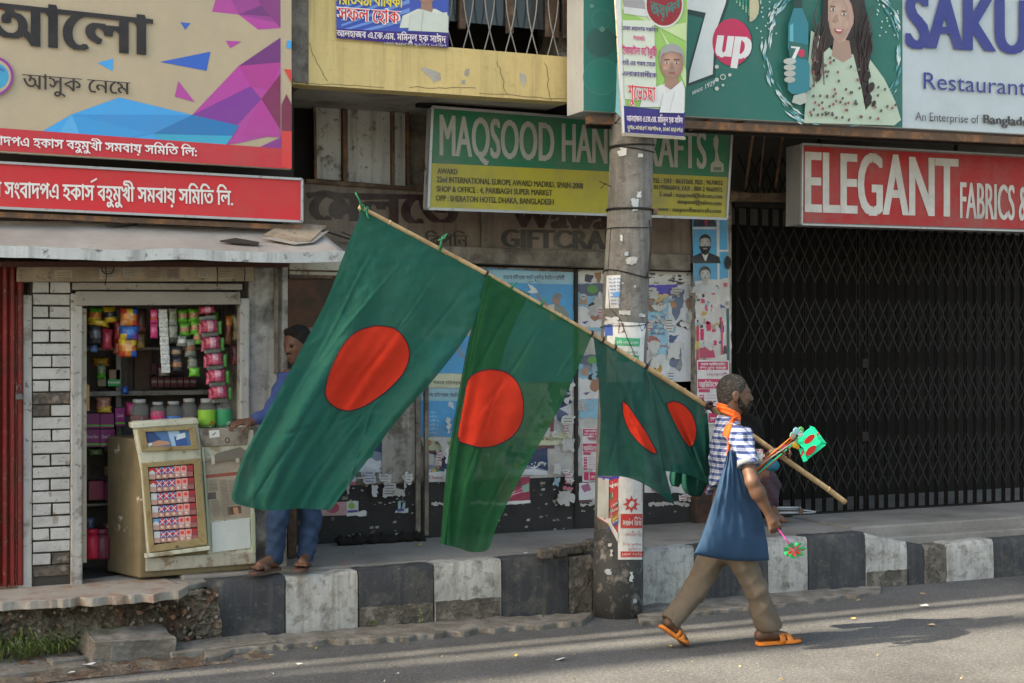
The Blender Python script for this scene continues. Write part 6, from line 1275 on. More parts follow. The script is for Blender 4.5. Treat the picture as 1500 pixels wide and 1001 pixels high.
def milk(q, x0_, y0, x1_, y1, full=True):
    w_, h_ = x1_-x0_, y1-y0; f = lambda u, v: (x0_+u*w_, y0+v*h_); q.pg(jag([f(0, 0), f(1, .02), f(1, 1), f(0, 1)], .7, 8, wr), NV)
    q.pg([f(0, .35), f(.3, .3), f(.42, .62), f(.75, .72), f(1, .84), f(1, 1), f(0, 1)], (.20, .25, .33)); q.pg([f(0, .62), f(.2, .58), f(.45, .8), f(.7, .78), f(1, .86), f(1, 1), f(0, 1)], (.58, .61, .66)); q.pg([f(.55, .74), f(.72, .68), f(.86, .58), f(.78, .68), f(.68, .78)], (.62, .66, .72))
    q.pg([f(.22, .36), f(.32, .36), f(.42, .44), f(.38, .58), f(.34, .52)], (.5, .45, .42)); q.pg([f(.30, .55), f(.34, .42), f(.40, .40), f(.36, .56)], (.42, .2, .14)); q.pg([f(.34, .57), f(.42, .44), f(.46, .48), f(.38, .60)], (.48, .28, .2)); q.ell(*f(.27, .66), w_*.15, h_*.12, (.04, .22, .10), 14); q.pg([f(.14, .58), f(.26, .55), f(.32, .64), f(.24, .74), f(.16, .68)], (.48, .33, .13)); q.pg([f(.02, .64), f(.12, .66), f(.12, .69), f(.03, .68)], (.45, .2, .15))
    for (u, v) in ((.62, .6), (.70, .55), (.87, .60), (.93, .64), (.68, .66)): q.ell(*f(u, v), 1.1, 1.2, (.65, .68, .7), 6)
    if full: q.text(bn('\u09b8\u09c7\u09b0\u09be \u09b8\u09ac \u0989\u09aa\u09be\u09a6\u09be\u09a8'), f(.5, .13), f(.95, .13), 4.5, 4.5, W1, 8, bold=.03); q.text(bn('\u09a4\u09be\u0987 \u09a4\u09cb \u09ab\u09be\u09b0\u09cd\u09b8\u09cd\u099f \u099a\u09af\u09bc\u09c7\u09b8'), f(.35, .21), f(.95, .21), 4.5, 4.5, W1, 8, bold=.03); q.text(bn('\u098f\u09ac\u09be\u09b0 \u09a8\u09a4\u09c1\u09a8 \u09a6\u09c1\u09a7'), f(.5, .95), f(.94, .95), 3, 3, (.08, .1, .15), 6)
q = Print(YW-.001); milk(q, 508, 609, 602, 692); ptag(q, 'navy milk splash poster on the wall behind the first flag', 560, 690)
q = Print(YW-.004); milk(q, 626, 662, 668, 706, False); q.pg([(626, 692), (668, 690), (668, 706), (627, 706)], (.6, .6, .6)); q.text('Choice', (629, 702), (648, 702), 5, 5, (.25, .05, .06), 8, bold=.03); q.pg([(626, 660), (668, 660), (668, 664), (626, 664)], (.14, .05, .05)); q.pg([(626, 664), (636, 666), (642, 684), (626, 680)], (.5, .5, .5)); ptag(q, 'small navy milk poster strip left of the second flag', 640, 700)
q = Print(YW-.003); milk(q, 742, 656, 802, 696, False); ptag(q, 'navy milk splash poster low on the wall right of the second flag', 780, 690)
q = Print(YW-.001); q.pg(jag([(790, 562), (838, 560), (838, 636), (790, 640)], 1.5, 6, wr), (.50, .52, .55)); q.pg(jag([(800, 560), (838, 560), (838, 590), (812, 602)], 1.5, 5, wr), NV); q.pg(jag([(800, 585), (818, 596), (838, 612), (838, 625), (820, 618)], 1.2, 5, wr), (.06, .10, .2)); q.text(bn('\u09ad\u09be\u0987 \u09a4\u09cb'), (820, 578), (837, 579), 5, 5, W1, 8, bold=.03); q.pg([(797, 613), (812, 612), (811, 632), (784, 632)], (.28, .03, .05)); q.line([(803, 600), (808, 612)], 2, (.45, .22, .14)); ptag(q, 'torn navy and white poster with a red patch near the upright gap', 820, 600)
q = Print(YW-.004); q.pg(jag([(700, 632), (838, 634), (838, 651), (700, 655)], .9, 9, wr), CR); q.text(bn('\u09aa\u09be\u09b0\u09cd\u09ac\u09a4\u09cd\u09af \u099a\u099f\u09cd\u099f\u0997\u09cd\u09b0\u09be\u09ae \u09ac\u09bf\u09b7\u09af\u09bc\u0995 \u09ae\u09a8\u09cd\u09a4\u09cd\u09b0\u09a3\u09be\u09b2\u09af\u09bc'), (735, 645), (825, 646), 6.5, 6.5, (.06, .06, .05), 10, bold=.02); q.pg([(740, 656), (812, 652), (812, 657), (740, 659)], (.12, .05, .06)); ptag(q, 'cream strip with one dark line of lettering right of the second flag', 780, 645)
q = Print(YW-.004)
q.pg([(732, 703), (776, 698), (776, 733), (728, 738)], (.30, .04, .08))
for k in range(5): q.pg([(734+k*4, 736-k*3), (748+k*5, 722-k*2), (774, 716-k*3), (774, 719-k*3), (750+k*5, 727-k*2)], (.62, .45, .48) if k % 2 else (.45, .05, .14))
q.pg([(743, 700), (762, 698), (764, 712), (748, 716)], (.16, .02, .05)); q.pg([(764, 712), (775, 708), (775, 720), (766, 722)], (.25, .4, .33)); q.pg(jag([(727, 736), (777, 733), (777, 737), (727, 741)], .6, 5, wr), W1); ptag(q, 'crimson swirl poster low on the wall', 750, 735)
q = Print(YW-.006); q.pg([(440, 738), (508, 735), (508, 755), (440, 757)], (.48, .30, .32)); q.ell(487, 744, 10, 8, (.38, .07, .12), 16); q.pg([(508, 735), (525, 734), (525, 754), (508, 755)], (.58, .6, .58)); q.ell(515, 741, 5, 5, (.25, .42, .1), 10); q.pg([(509, 748), (524, 747), (524, 753), (509, 754)], (.08, .06, .3)); q.pg(jag([(508, 752), (536, 748), (536, 756), (508, 757)], 1.5, 4, wr), W1); ptag(q, 'pale pink poster strip low on the black paint behind the jeans', 490, 750)
q = Print(YW-.006); q.pg(jag([(580, 748), (598, 744), (598, 751), (578, 752)], 1.2, 4, wr), (.5, .55, .6)); q.pg([(583, 735), (587, 733), (587, 745), (583, 746)], (.3, .45, .5)); q.pg([(590, 738), (594, 736), (593, 746), (589, 746)], (.3, .45, .5)); q.pg([(582, 746), (592, 745), (592, 749), (582, 750)], (.07, .06, .3)); ptag(q, 'scrap of white and violet poster on the black paint', 590, 745)
# torn posters around the pole
def head_poster(x0_, y0, x1_, y1, label, dx=0):
    q = Print(YW-.002); q.pg(jag([(x0_, y0), (x1_, y0), (x1_, y1), (x0_, y1)], 1.2, 6, wr), (.22, .42, .56)); w_ = x1_-x0_
    q.pg(jag([(x0_, y0), (x1_, y0), (x1_, y0+14), (x0_+w_*.35, y0+18), (x0_, y0+10)], 1.2, 5, wr), (.10, .12, .18)); q.ell(x0_+w_*.55, y0+8, w_*.2, 6, (.12, .30, .08), 10)
    cx, cy = x0_+w_*.70, y0+42; q.ell(cx, cy, 13, 17, (.34, .17, .11), 18); q.pg([(cx-14, cy-3), (cx-12, cy-12), (cx, cy-18), (cx+12, cy-12), (cx+13, cy-4), (cx, cy-9)], (.03, .02, .02)); q.pg(jag([(x0_, y0+32), (cx-8, y0+38), (cx-10, y0+50), (cx-2, y0+55), (cx+10, y0+46), (cx+14, y0+44), (cx+6, y0+64), (x0_, y0+66)], 1.4, 4, wr), (.60, .60, .60)); q.pg([(x0_+7, y0+56), (x0_+18, y0+54), (x0_+12, y0+59)], (.12, .05, .28)); q.pg([(x0_+4, y0+20), (x0_+15, y0+20), (x0_+15, y0+31), (x0_+4, y0+30)], (.35, .25, .2)); q.ell(x0_+9, y0+24, 2.5, 3.5, (.38, .22, .16), 8)
    ptag(q, label, x0_+10, y1)
head_poster(845, 416, 887, 486, 'torn poster with half a brown face left of the pole, upper one'); head_poster(847, 520, 886, 612, 'torn poster with half a brown face left of the pole, lower one')
q = Print(YW-.001); q.pg(jag([(846, 398), (888, 396), (888, 417), (846, 418)], 1.2, 5, wr), (.55, .54, .50)); q.pg(jag([(858, 402), (870, 405), (866, 414), (856, 412)], 1.5, 3, wr), (.07, .07, .09)); q.pg(jag([(870, 400), (880, 398), (880, 416), (874, 414)], 1.5, 3, wr), (.30, .16, .09)); ptag(q, 'torn pale scrap under the beam left of the pole', 860, 415)
PR = (.50, .035, .12)
def outs(x0_, y0, x1_, y1, label, yy=YW-.004, scale=1.0):
    q = Print(yy); w_, h_ = x1_-x0_, y1-y0; f = lambda u, v: (x0_+u*w_, y0+v*h_); rect = lambda a, b_, c, d, col: q.pg([f(a, b_), f(c, b_), f(c, d), f(a, d)], col)
    q.pg(jag([f(0, 0), f(1, 0), f(1, 1), f(0, 1)], .5, 8, wr), (.66, .62, .64)); rect(.03, .02, .97, .15, PR); q.text(bn('\u09b8\u09ab\u09b2 \u0986\u0989\u099f\u09b8\u09cb\u09b0\u09cd\u09b8\u09bf\u0982'), f(.12, .08), f(.88, .08), h_*.05, h_*.05, W1, 7, bold=.03); q.text(bn('\u09b6\u09bf\u0996\u09c1\u09a8 \u0998\u09b0\u09c7'), f(.1, .135), f(.9, .135), h_*.04, h_*.04, W1, 6, bold=.02)
    q.text(bn('\u0997\u09cd\u09af\u09be\u09b0\u09be\u09a8\u09cd\u099f\u09bf'), f(.3, .25), f(.95, .25), h_*.06, h_*.06, (.35, .1, .15), 7); rect(.03, .29, .97, .44, PR); q.text(bn('\u0986\u0989\u099f\u09b8\u09cb\u09b0\u09cd\u09b8\u09bf\u0982'), f(.06, .42), f(.94, .42), h_*.11, h_*.11, W1, 10, bold=.03); rect(.05, .45, .4, .50, PR)
    for k in range(6): rect(.3, .54+k*.045, .92, .548+k*.045, (.45, .25, .3)); 
    rect(.08, .54, .22, .78, PR)
    for k in range(4): rect(.10, .56+k*.055, .20, .575+k*.055, W1)
    rect(.08, .82, .3, .97, PR); rect(.36, .82, .94, .97, PR); q.text(bn('\u09a6\u09c7\u09b6 \u0986\u0987\u099f\u09bf'), f(.42, .94), f(.9, .94), h_*.07, h_*.07, W1, 7, bold=.02)
    ptag(q, label, x0_, y1)
outs(853, 627, 884, 706, 'crimson and white tuition poster left of the pole, half behind the third flag'); outs(1021, 528, 1068, 622, 'crimson and white tuition poster on the pier behind the flag seller', WALL-.095)
q = Print(YW-.002); q.pg(jag([(946, 396), (1016, 395), (1018, 418), (946, 420)], 1.2, 6, wr), (.58, .57, .55))
for k in range(16): x, y = wr.uniform(950, 1010), wr.uniform(399, 414); q.pg(jag([(x, y), (x+wr.uniform(3, 9), y+1), (x+wr.uniform(2, 8), y+wr.uniform(2, 5)), (x-1, y+3)], 1, 3, wr), wr.choice([(.04, .04, .05), (.3, .28, .27), (.08, .07, .07)]), step=(k % 4 == 0))
ptag(q, 'black on white torn poster strip under the beam right of the pole', 980, 410)
q = Print(YW-.005); q.pg([(949, 418), (994, 417), (980, 435), (978, 519), (949, 519)], (.28, .50, .64)); q.pg(jag([(949, 418), (994, 417), (988, 430), (975, 436), (962, 430), (949, 436)], 1, 4, wr), (.10, .08, .40)); q.pg(jag([(950, 434), (964, 430), (980, 432), (974, 442), (960, 444)], 1.8, 3, wr), (.55, .42, .2)); q.pg(jag([(956, 446), (968, 440), (974, 446), (962, 456)], 1.5, 3, wr), (.35, .2, .16))
for k, tx in enumerate(('\u09b8\u09ac \u09ae\u09be\u09a8\u09c1\u09b7\u09c7\u09b0', '\u09b6\u09be\u09b8\u09a8 \u099a\u09be\u0987', '\u09a6\u09c1\u09b0\u09cd\u09a8\u09c0\u09a4\u09bf \u09ae\u09c1\u0995\u09cd\u09a4', '\u09ac\u09be\u0982\u09b2\u09be\u09a6\u09c7\u09b6 \u099a\u09be\u0987')): q.text(bn(tx), (953, 466+k*8.3), (974, 466.5+k*8.3), 5, 5, (.12, .07, .22), 8, bold=.02)
q.pg(jag([(950, 492), (962, 494), (968, 502), (964, 514), (950, 516)], 1.2, 4, wr), (.36, .14, .12)); q.text(bn('\u09ac\u09bf\u0995\u09b2\u09cd\u09aa \u09a7\u09be\u09b0\u09be'), (953, 508), (976, 509), 4, 4, (.5, .12, .1), 7, bold=.02); ptag(q, 'tall blue poster with four short lines right of the pole', 962, 518)
q = Print(YW-.003); q.pg(jag([(978, 420), (1018, 418), (1019, 610), (978, 612)], 1.2, 8, wr), (.56, .58, .63))
for pts, c_ in (([(985, 425), (1002, 424), (1000, 450), (990, 470), (984, 455)], (.12, .16, .26)), ([(990, 475), (1008, 484), (1004, 478), (998, 468)], (.06, .06, .08)), ([(980, 440), (988, 438), (992, 450), (984, 452)], (.38, .20, .12)), ([(1003, 442), (1014, 432), (1018, 445), (1008, 458)], (.30, .18, .14)), ([(980, 492), (996, 490), (986, 505), (980, 508)], (.08, .12, .22)), ([(984, 520), (998, 504), (996, 545), (980, 535)], (.14, .18, .27)), ([(996, 520), (999, 520), (998, 542), (990, 542)], (.25, .26, .28)), ([(978, 478), (990, 476), (988, 488), (978, 486)], (.25, .45, .45))):
    q.pg(jag(pts, 1.8, 4, wr), c_)
ptag(q, 'large pale torn sheet between the blue poster and the pier', 1000, 600)
q = Print(YW-.004); q.pg(jag([(946, 519), (982, 519), (980, 560), (946, 560)], 1, 6, wr), (.60, .62, .64)); q.pg([(946, 495), (950, 495), (950, 519), (946, 519)], PR); q.text(bn('\u0990 \u09ae\u09b0\u09cd\u09af\u09be'), (948, 538), (966, 541), 7, 7, (.08, .1, .45), 9, bold=.02); q.ell(964, 540, 6, 7, (.55, .32, .05), 12); ptag(q, 'white sheet with blue scrawl and an orange blot above the third flag', 960, 555)
q = Print(YW-.003); q.pg(jag([(944, 560), (1018, 560), (1018, 722), (944, 722)], 1.5, 9, wr), (.60, .60, .60)); ptag(q, 'white poster sheet behind the third and fourth flags', 980, 720)
q = Print(YW-.005); q.pg(jag([(848, 708), (884, 706), (884, 735), (848, 737)], 1.2, 6, wr), (.60, .61, .63)); q.pg(jag([(851, 712), (862, 708), (866, 718), (856, 722)], 1.2, 3, wr), (.35, .12, .22)); q.pg([(848, 733), (884, 731), (884, 735), (848, 737)], (.1, .05, .06)); ptag(q, 'pale scrap poster at the foot of the wall left of the pole', 860, 735)
# pier: portrait sheet, torn layers
YR = WALL-.0835
q = Print(YR); q.pg([(1014, 318), (1066, 320), (1068, 415), (1016, 415)], (.60, .62, .64))
for (x0_, y0, x1_, y1) in ((1014, 318, 1050, 333), (1015, 336, 1050, 384), (1016, 386, 1051, 418), (1054, 318, 1066, 366), (1054, 369, 1067, 412)): q.pg([(x0_, y0), (x1_, y0), (x1_, y1), (x0_, y1)], (.09, .36, .62))
portrait(q, 1033, 356, 24, (.42, .43, .44), (.02, .02, .025), (.03, .035, .045), (.55, .56, .58)); q.pg([(1024, 361), (1042, 361), (1038, 371), (1033, 374), (1028, 371)], (.02, .02, .025)); q.ell(1033, 364.5, 3.5, 1.2, (.3, .3, .3), 8)
q.pg([(1018, 318), (1046, 318), (1050, 332), (1016, 332)], (.03, .035, .05)); q.pg([(1030, 318), (1038, 318), (1036, 331), (1034, 333)], (.3, .04, .06)); portrait(q, 1033, 402, 22, (.52, .53, .54), (.02, .02, .025), (.5, .52, .54), (.5, .5, .5)); q.ell(1066, 385, 5, 10, (.02, .02, .025), 12)
ptag(q, 'blue sheet of black and white portraits at the top of the pier', 1035, 380)
q = Print(YR-.003); q.pg(jag([(1018, 412), (1068, 408), (1071, 500), (1071, 532), (1019, 530)], 1.3, 7, wr), (.54, .52, .52))
cols = [(.62, .60, .60), (.62, .60, .60), (.5, .48, .46), (.40, .30, .22), (.48, .05, .12), (.5, .1, .14), (.06, .06, .07), (.2, .4, .5), (.5, .35, .08), (.07, .1, .3), (.3, .27, .25)]
for k in range(62):
    x = wr.uniform(1018, 1066); y = wr.uniform(414, 526); w_ = wr.uniform(2, 7); h_ = wr.uniform(2, 13); q.pg(jag([(x, y), (min(x+w_, 1070), y+wr.uniform(-2, 2)), (min(x+w_, 1070), y+h_), (x+wr.uniform(-2, 2), y+h_)], 1.4, 3, wr), wr.choice(cols), step=(k % 6 == 0))
q.pg([(1020, 478), (1024, 478), (1024, 528), (1020, 526)], (.45, .06, .08)); q.pg([(1020, 500), (1024, 500), (1024, 512), (1020, 512)], (.55, .42, .06)); q.pg([(1064, 452), (1068, 452), (1069, 530), (1065, 530)], (.05, .12, .12)); q.pg([(1026, 482), (1031, 482), (1031, 498), (1026, 498)], PR); q.pg([(1025, 510), (1044, 508), (1048, 524), (1025, 525)], PR); q.pg([(1034, 500), (1046, 512), (1040, 514), (1030, 506)], (.6, .58, .58)); q.pg([(1056, 470), (1059, 470), (1059, 520), (1056, 520)], (.5, .08, .12))
ptag(q, 'thick layers of torn coloured bills on the middle of the pier', 1040, 500)
q = Print(YR-.001); q.pg(jag([(1019, 610), (1069, 612), (1069, 720), (1019, 722)], 1.2, 8, wr), (.58, .57, .57)); q.pg([(1024, 700), (1066, 698), (1066, 720), (1024, 722)], PR); ptag(q, 'pale bill with a red foot hidden behind the flag seller', 1040, 700)
# torn white and printed layers between the posters
q = Print(YW+.0014); tl = random.Random(91)
for pts, c in (([(846, 398), (888, 396), (888, 738), (848, 740)], (.50, .50, .49)), ([(736, 560), (842, 558), (841, 702), (736, 706)], (.46, .46, .45)), ([(944, 418), (1018, 416), (1018, 738), (946, 742)], (.52, .52, .52)), ([(616, 480), (706, 480), (706, 700), (630, 712)], (.40, .39, .36))): q.pg(jagn(pts, 7, 4, pts[0][0]), c)
q.y = YW-.0004
for (x0_, x1_, y0, y1, n) in ((846, 888, 415, 740, 26), (944, 1016, 420, 735, 60), (632, 842, 600, 722, 24), (616, 706, 480, 500, 4), (786, 842, 556, 740, 16), (500, 606, 688, 728, 14)):
    for k in range(n):
        x = tl.uniform(x0_, x1_-6); y = tl.uniform(y0, y1-8); w_ = tl.uniform(5, 22); h_ = tl.uniform(5, 26); x2 = min(x+w_, x1_); y2 = min(y+h_, y1)
        c = tl.choice([(.56, .56, .55), (.50, .50, .50), (.44, .44, .45), (.38, .37, .35), (.52, .50, .45), (.20, .25, .33), (.26, .40, .50), (.45, .12, .18), (.30, .20, .15)]) if k % 4 == 0 else tl.choice([(.56, .56, .55), (.50, .50, .50), (.42, .41, .40)])
        q.pg(jag([(x, y), (x2, y+tl.uniform(-3, 3)), (x2-tl.uniform(0, 5), y2), (x+tl.uniform(-3, 4), y2-tl.uniform(0, 4))], 2.4, 3, tl), c, step=(k % 2 == 0))
        if k % 2 and x2-x > 8:
            tc_ = tl.choice([(.10, .10, .12), (.45, .06, .12), (.06, .12, .35), (.25, .22, .2)])
            for r_ in range(int((y2-y)/4)): q.line([(x+2, y+3+r_*4), (x2-tl.uniform(2, 5), y+3+r_*4)], tl.uniform(.8, 1.8), tc_)
q.build('torn_layers', paper, mb_)['kind'] = 'stuff'
# scraps of paper left on wall and dado
q = Print(YW-.0005); q.cur = (.5, .5, .5)
for k in range(230):
    x = wr.choice([wr.uniform(500, 606), wr.uniform(632, 840), wr.uniform(846, 1016)]); y = wr.choice([wr.uniform(695, 738), wr.uniform(735, 790)]); s_ = wr.uniform(1, 5)*(1 if y < 735 else .7)
    q.pg(jag([(x, y), (x+s_*1.6, y+wr.uniform(-1, 1)), (x+s_*1.4, y+s_), (x-s_*.3, y+s_)], 1.1, 2.5, wr), wr.choice([(.34, .33, .30), (.28, .26, .23), (.22, .20, .18), (.36, .37, .39)]), step=(k % 40 == 0))
for (x0_, x1_, y) in ((632, 668, 741), (690, 760, 740), (850, 884, 742), (950, 1010, 742)): q.pg(jag([(x0_, y-5), (x1_, y-6), (x1_, y-1), (x0_, y-1)], 2.2, 3, wr), (.42, .41, .39))
q.build('paper_remnants', paper, mb_)['kind'] = 'stuff'
# ================================================================== bamboo staff and flags
from mathutils.bvhtree import BVHTree
STAFF = [((526, 303), -2.26), ((600, 342), -2.25), ((712, 401), -2.23), ((790, 446), -2.21), ((865, 489), -2.19), ((945, 537), -2.16), ((1040, 597), -2.10), ((1107, 642), -2.07), ((1160, 680), -2.09), ((1213, 717), -2.12), ((1238, 736), -2.13)]
def staff_y(px):
    for (a, ya), (b_, yb) in zip(STAFF[:-1], STAFF[1:]):
        if px <= b_[0]: t = (px-a[0])/(b_[0]-a[0]); return ya+(yb-ya)*max(0, t), a[1]+(b_[1]-a[1])*max(0, t)
    return STAFF[-1][1], STAFF[-1][0][1]
M_bam = mk('bamboo', (0.44, 0.32, 0.17), (0.30, 0.19, 0.09), 0.55, 0.12, 14, rough=0.5, var=0.2, vs=6, bump=0.2, bs=40, spots=.4, spot_s=40, spot_c=(.15, .1, .05))
sp = [P(*a, y) for a, y in STAFF]; dense = []; rr_ = []
for i in range(len(sp)-1):
    for k in range(5): dense.append(sp[i].lerp(sp[i+1], k/5))
dense.append(sp[-1]); L_ = len(dense)
sf = thing('flag_staff', 'long bent bamboo pole carried over the shoulder with flags tied along it', 'bamboo pole', tuple(sp[-1]))
for i in range(L_): rr_.append(0.0125+0.0055*i/L_)
m = MB(); m.tube(dense, rr_, 12); m.build('bamboo', M_bam, sf)
for i in range(3, L_-1, 7): m = MB(); d = (dense[i+1]-dense[i]).normalized()*.004; m.tube([dense[i]-d*1.6, dense[i]-d*.4, dense[i]+d*.4, dense[i]+d*1.6], [rr_[i], rr_[i]+.0025, rr_[i]+.0025, rr_[i]], 12); m.build('node_ring', M_bam, sf)
def cloth(name, c, tr=0.5, see=0.10, rough=.8, bs=220):
    m = mk(name, c, rough=rough, var=.13, vs=3, bump=.15, bs=bs, spec=.2, bdist=.003); nt = m.node_tree; N = nt.nodes; L = nt.links; b = N['Principled BSDF']; out = N['Material Output']
    src = b.inputs['Base Color'].links[0].from_socket
    t = N.new('ShaderNodeBsdfTranslucent'); L.new(src, t.inputs[0]); x = N.new('ShaderNodeMixShader'); x.inputs[0].default_value = tr; L.new(b.outputs[0], x.inputs[1]); L.new(t.outputs[0], x.inputs[2])
    if see: s_ = N.new('ShaderNodeBsdfTransparent'); y = N.new('ShaderNodeMixShader'); y.inputs[0].default_value = see; L.new(x.outputs[0], y.inputs[1]); L.new(s_.outputs[0], y.inputs[2]); x = y
    L.new(x.outputs[0], out.inputs[0]); return m
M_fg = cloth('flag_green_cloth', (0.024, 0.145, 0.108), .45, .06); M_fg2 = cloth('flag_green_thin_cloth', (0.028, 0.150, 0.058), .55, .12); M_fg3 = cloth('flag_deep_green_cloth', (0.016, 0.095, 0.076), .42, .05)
M_fr_ = cloth('flag_red_cloth', (0.96, 0.060, 0.025), .5, .06); M_seam = mk('seam_thread', (.035, .02, .03), var=0, rough=.9)
def spline(pts, t):
    """smooth curve through points, t in 0..1 by chord length"""
    L = [0]
    for a, b_ in zip(pts[:-1], pts[1:]): L.append(L[-1]+math.hypot(b_[0]-a[0], b_[1]-a[1]))
    s = t*L[-1]; i = 0
    while i < len(pts)-2 and s > L[i+1]: i += 1
    u = (s-L[i])/((L[i+1]-L[i]) or 1); p0 = pts[max(i-1, 0)]; p1 = pts[i]; p2 = pts[i+1]; p3 = pts[min(i+2, len(pts)-1)]
    return tuple(0.5*((2*p1[k])+(-p0[k]+p2[k])*u+(2*p0[k]-5*p1[k]+4*p2[k]-p3[k])*u*u+(-p0[k]+3*p1[k]-3*p2[k]+p3[k])*u**3) for k in range(2))
def sheet(name, Ledge, Redge, mat, parent, depth, nu=70, nv=90, top=None, bot=None, flip=1):
    """hanging cloth between two edge curves; top/bot give the bowed upper and lower hem"""
    m = MB(); m.sm = True; V = []
    for j in range(nv+1):
        v = j/nv; a = spline(Ledge, v); b_ = spline(Redge, v)
        for i in range(nu+1):
            u = i/nu; x = a[0]+(b_[0]-a[0])*u; y = a[1]+(b_[1]-a[1])*u
            if top: q_ = spline(top, u); lx = top[0][0]+(top[-1][0]-top[0][0])*u; ly = top[0][1]+(top[-1][1]-top[0][1])*u; x += (q_[0]-lx)*(1-v); y += (q_[1]-ly)*(1-v)
            if bot: q_ = spline(bot, u); lx = bot[0][0]+(bot[-1][0]-bot[0][0])*u; ly = bot[0][1]+(bot[-1][1]-bot[0][1])*u; x += (q_[0]-lx)*v; y += (q_[1]-ly)*v
            m.v.append(tuple(P(x, y, depth(u, v, x, y))))
    for j in range(nv):
        for i in range(nu): k = j*(nu+1)+i; m.face((k, k+1, k+nu+2, k+nu+1))
    tree = BVHTree.FromPolygons([Vector(v) for v in m.v], m.f); o = m.build(name, mat, parent, fixn=False); return o, tree
def disc(tree, outline, mat, parent, name='red_disc', off=.004, seam=True):
    """sewn-on disc: lies on the cloth's own surface"""
    n = 72; c = (sum(p[0] for p in outline)/len(outline), sum(p[1] for p in outline)/len(outline)); loop = [spline(outline+[outline[0]], k/n) for k in range(n)]
    def hit(x, y):
        d = ray(x, y).normalized(); h = tree.ray_cast(CAM, d)
        if h[0] is None: h = (tree.find_nearest(P(x, y, -2.2))[0],)
        return h[0]-d*off
    m = MB(); m.sm = True; R_ = 14; m.v.append(tuple(hit(*c)))
    for r_ in range(1, R_+1):
        for p in loop: m.v.append(tuple(hit(c[0]+(p[0]-c[0])*r_/R_, c[1]+(p[1]-c[1])*r_/R_)))
    for k in range(n): m.face((0, 1+k, 1+(k+1) % n))
    for r_ in range(R_-1):
        for k in range(n): a = 1+r_*n+k; b_ = 1+r_*n+(k+1) % n; m.face((a, a+n, b_+n, b_))
    m.build(name, mat, parent, fixn=False)
    if seam:
        s_ = MB(); s_.tube([hit(*p)-ray(*p).normalized()*.001 for p in loop]+[hit(*loop[0])-ray(*loop[0]).normalized()*.001], .0032, 5); s_.build('seam', M_seam, parent)
def nz(x, y, s): return NZ.noise(Vector((x*s, y*s, 3.3)))
def ridge(t): return 1-abs(((t+.5) % 1)*2-1)
def creases(x, y, ls):
    d = 0
    for (x0, y0, x1, y1, a) in ls:
        L = math.hypot(x1-x0, y1-y0); t = ((x-x0)*(x1-x0)+(y-y0)*(y1-y0))/L/L; e = ((x-x0)*(y1-y0)-(y-y0)*(x1-x0))/L+4*NZ.noise(Vector((t*3, x0, 0)))
        if -.05 < t < 1.05: d += a*exp(-(e/2.6)**2)*min(1, max(0, min(t+.05, 1.05-t)*6))
    return d
CR1 = [(655, 376, 470, 640, .010), (598, 372, 440, 560, -.007), (690, 410, 430, 735, .008), (560, 350, 372, 690, -.006), (640, 420, 520, 560, .006), (590, 580, 470, 740, .010), (480, 560, 370, 735, .009), (520, 340, 470, 470, -.006), (560, 600, 400, 640, .007), (545, 600, 500, 745, -.009)]
CR2 = [(800, 470, 700, 610, .009), (850, 500, 770, 620, -.007), (752, 440, 690, 560, .008), (770, 600, 700, 720, .010), (700, 660, 680, 800, -.009), (742, 540, 660, 760, .006), (830, 520, 700, 780, .008)]
CR3 = [(885, 510, 968, 700, .010), (900, 505, 905, 690, -.006), (930, 540, 890, 690, .007), (955, 560, 975, 720, -.008), (990, 575, 1030, 700, .007)]
# first flag: large, blown out to the lower left
f1 = thing('flag', 'largest green flag with a big red disc at the top end of the bamboo pole', 'flag', tuple(P(620, 350, -2.25)), 'green flags with red discs tied to the pole')
def d1(u, v, x, y):
    y0 = staff_y(min(712, max(526, x+ (y-350)*.35)))[0]; w = v**.8
    fold = .050*sin(9.5*u+2.2*v+.4)*w+.028*sin(19*u-3*v+1)*w+.012*sin(37*u+4*v)*w+.05*sin(2.3*v-1)*u*w
    return y0+fold+.03*nz(x, y, .02)*w+.007*nz(x, y, .07)+.0022*nz(x, y, .22)-0.008+creases(x, y, CR1)*min(1, v*6)
L1 = [(530, 308), (505, 370), (478, 440), (437, 520), (394, 600), (357, 668), (340, 722), (344, 738)]
R1_ = [(712, 402), (702, 455), (680, 498), (632, 560), (585, 612), (540, 672), (508, 715), (484, 748)]
o, t1_ = sheet('cloth', L1, R1_, M_fg, f1, d1, 170, 190, top=[(530, 308), (590, 340), (650, 371), (712, 402)], bot=[(344, 738), (390, 748), (440, 745), (484, 748)])
disc(t1_, [(550, 477), (577, 481), (594, 498), (600, 520), (592, 545), (574, 566), (552, 584), (530, 597), (508, 602), (488, 595), (477, 580), (479, 558), (489, 530), (504, 503), (524, 485)], M_fr_, f1)
# second flag: translucent, folded double along its left side
f2 = thing('flag', 'second green flag hanging narrow with its left side folded over a red disc', 'flag', tuple(P(790, 450, -2.21)), 'green flags with red discs tied to the pole')
def d2(u, v, x, y):
    y0 = staff_y(min(866, max(712, x)))[0]; w = v**.7
    return y0+.035*sin(8*u+3*v)*w+.02*sin(17*u-4*v+2)*w+.05*(u-.5)*w-.02+.007*nz(x, y, .06)+.0022*nz(x, y, .22)+creases(x, y, CR2)*min(1, v*6)-.05*exp(-((u-.10)/.05)**2)*w
L2 = [(712, 402), (699, 450), (688, 500), (676, 570), (664, 640), (656, 700), (648, 770), (645, 797)]
R2 = [(867, 492), (842, 550), (812, 612), (780, 668), (752, 720), (730, 765), (718, 800), (710, 808)]
o, t2_ = sheet('cloth', L2, R2, M_fg2, f2, d2, 130, 180, top=[(712, 402), (760, 430), (815, 461), (867, 492)], bot=[(645, 797), (668, 802), (690, 809), (710, 808)])
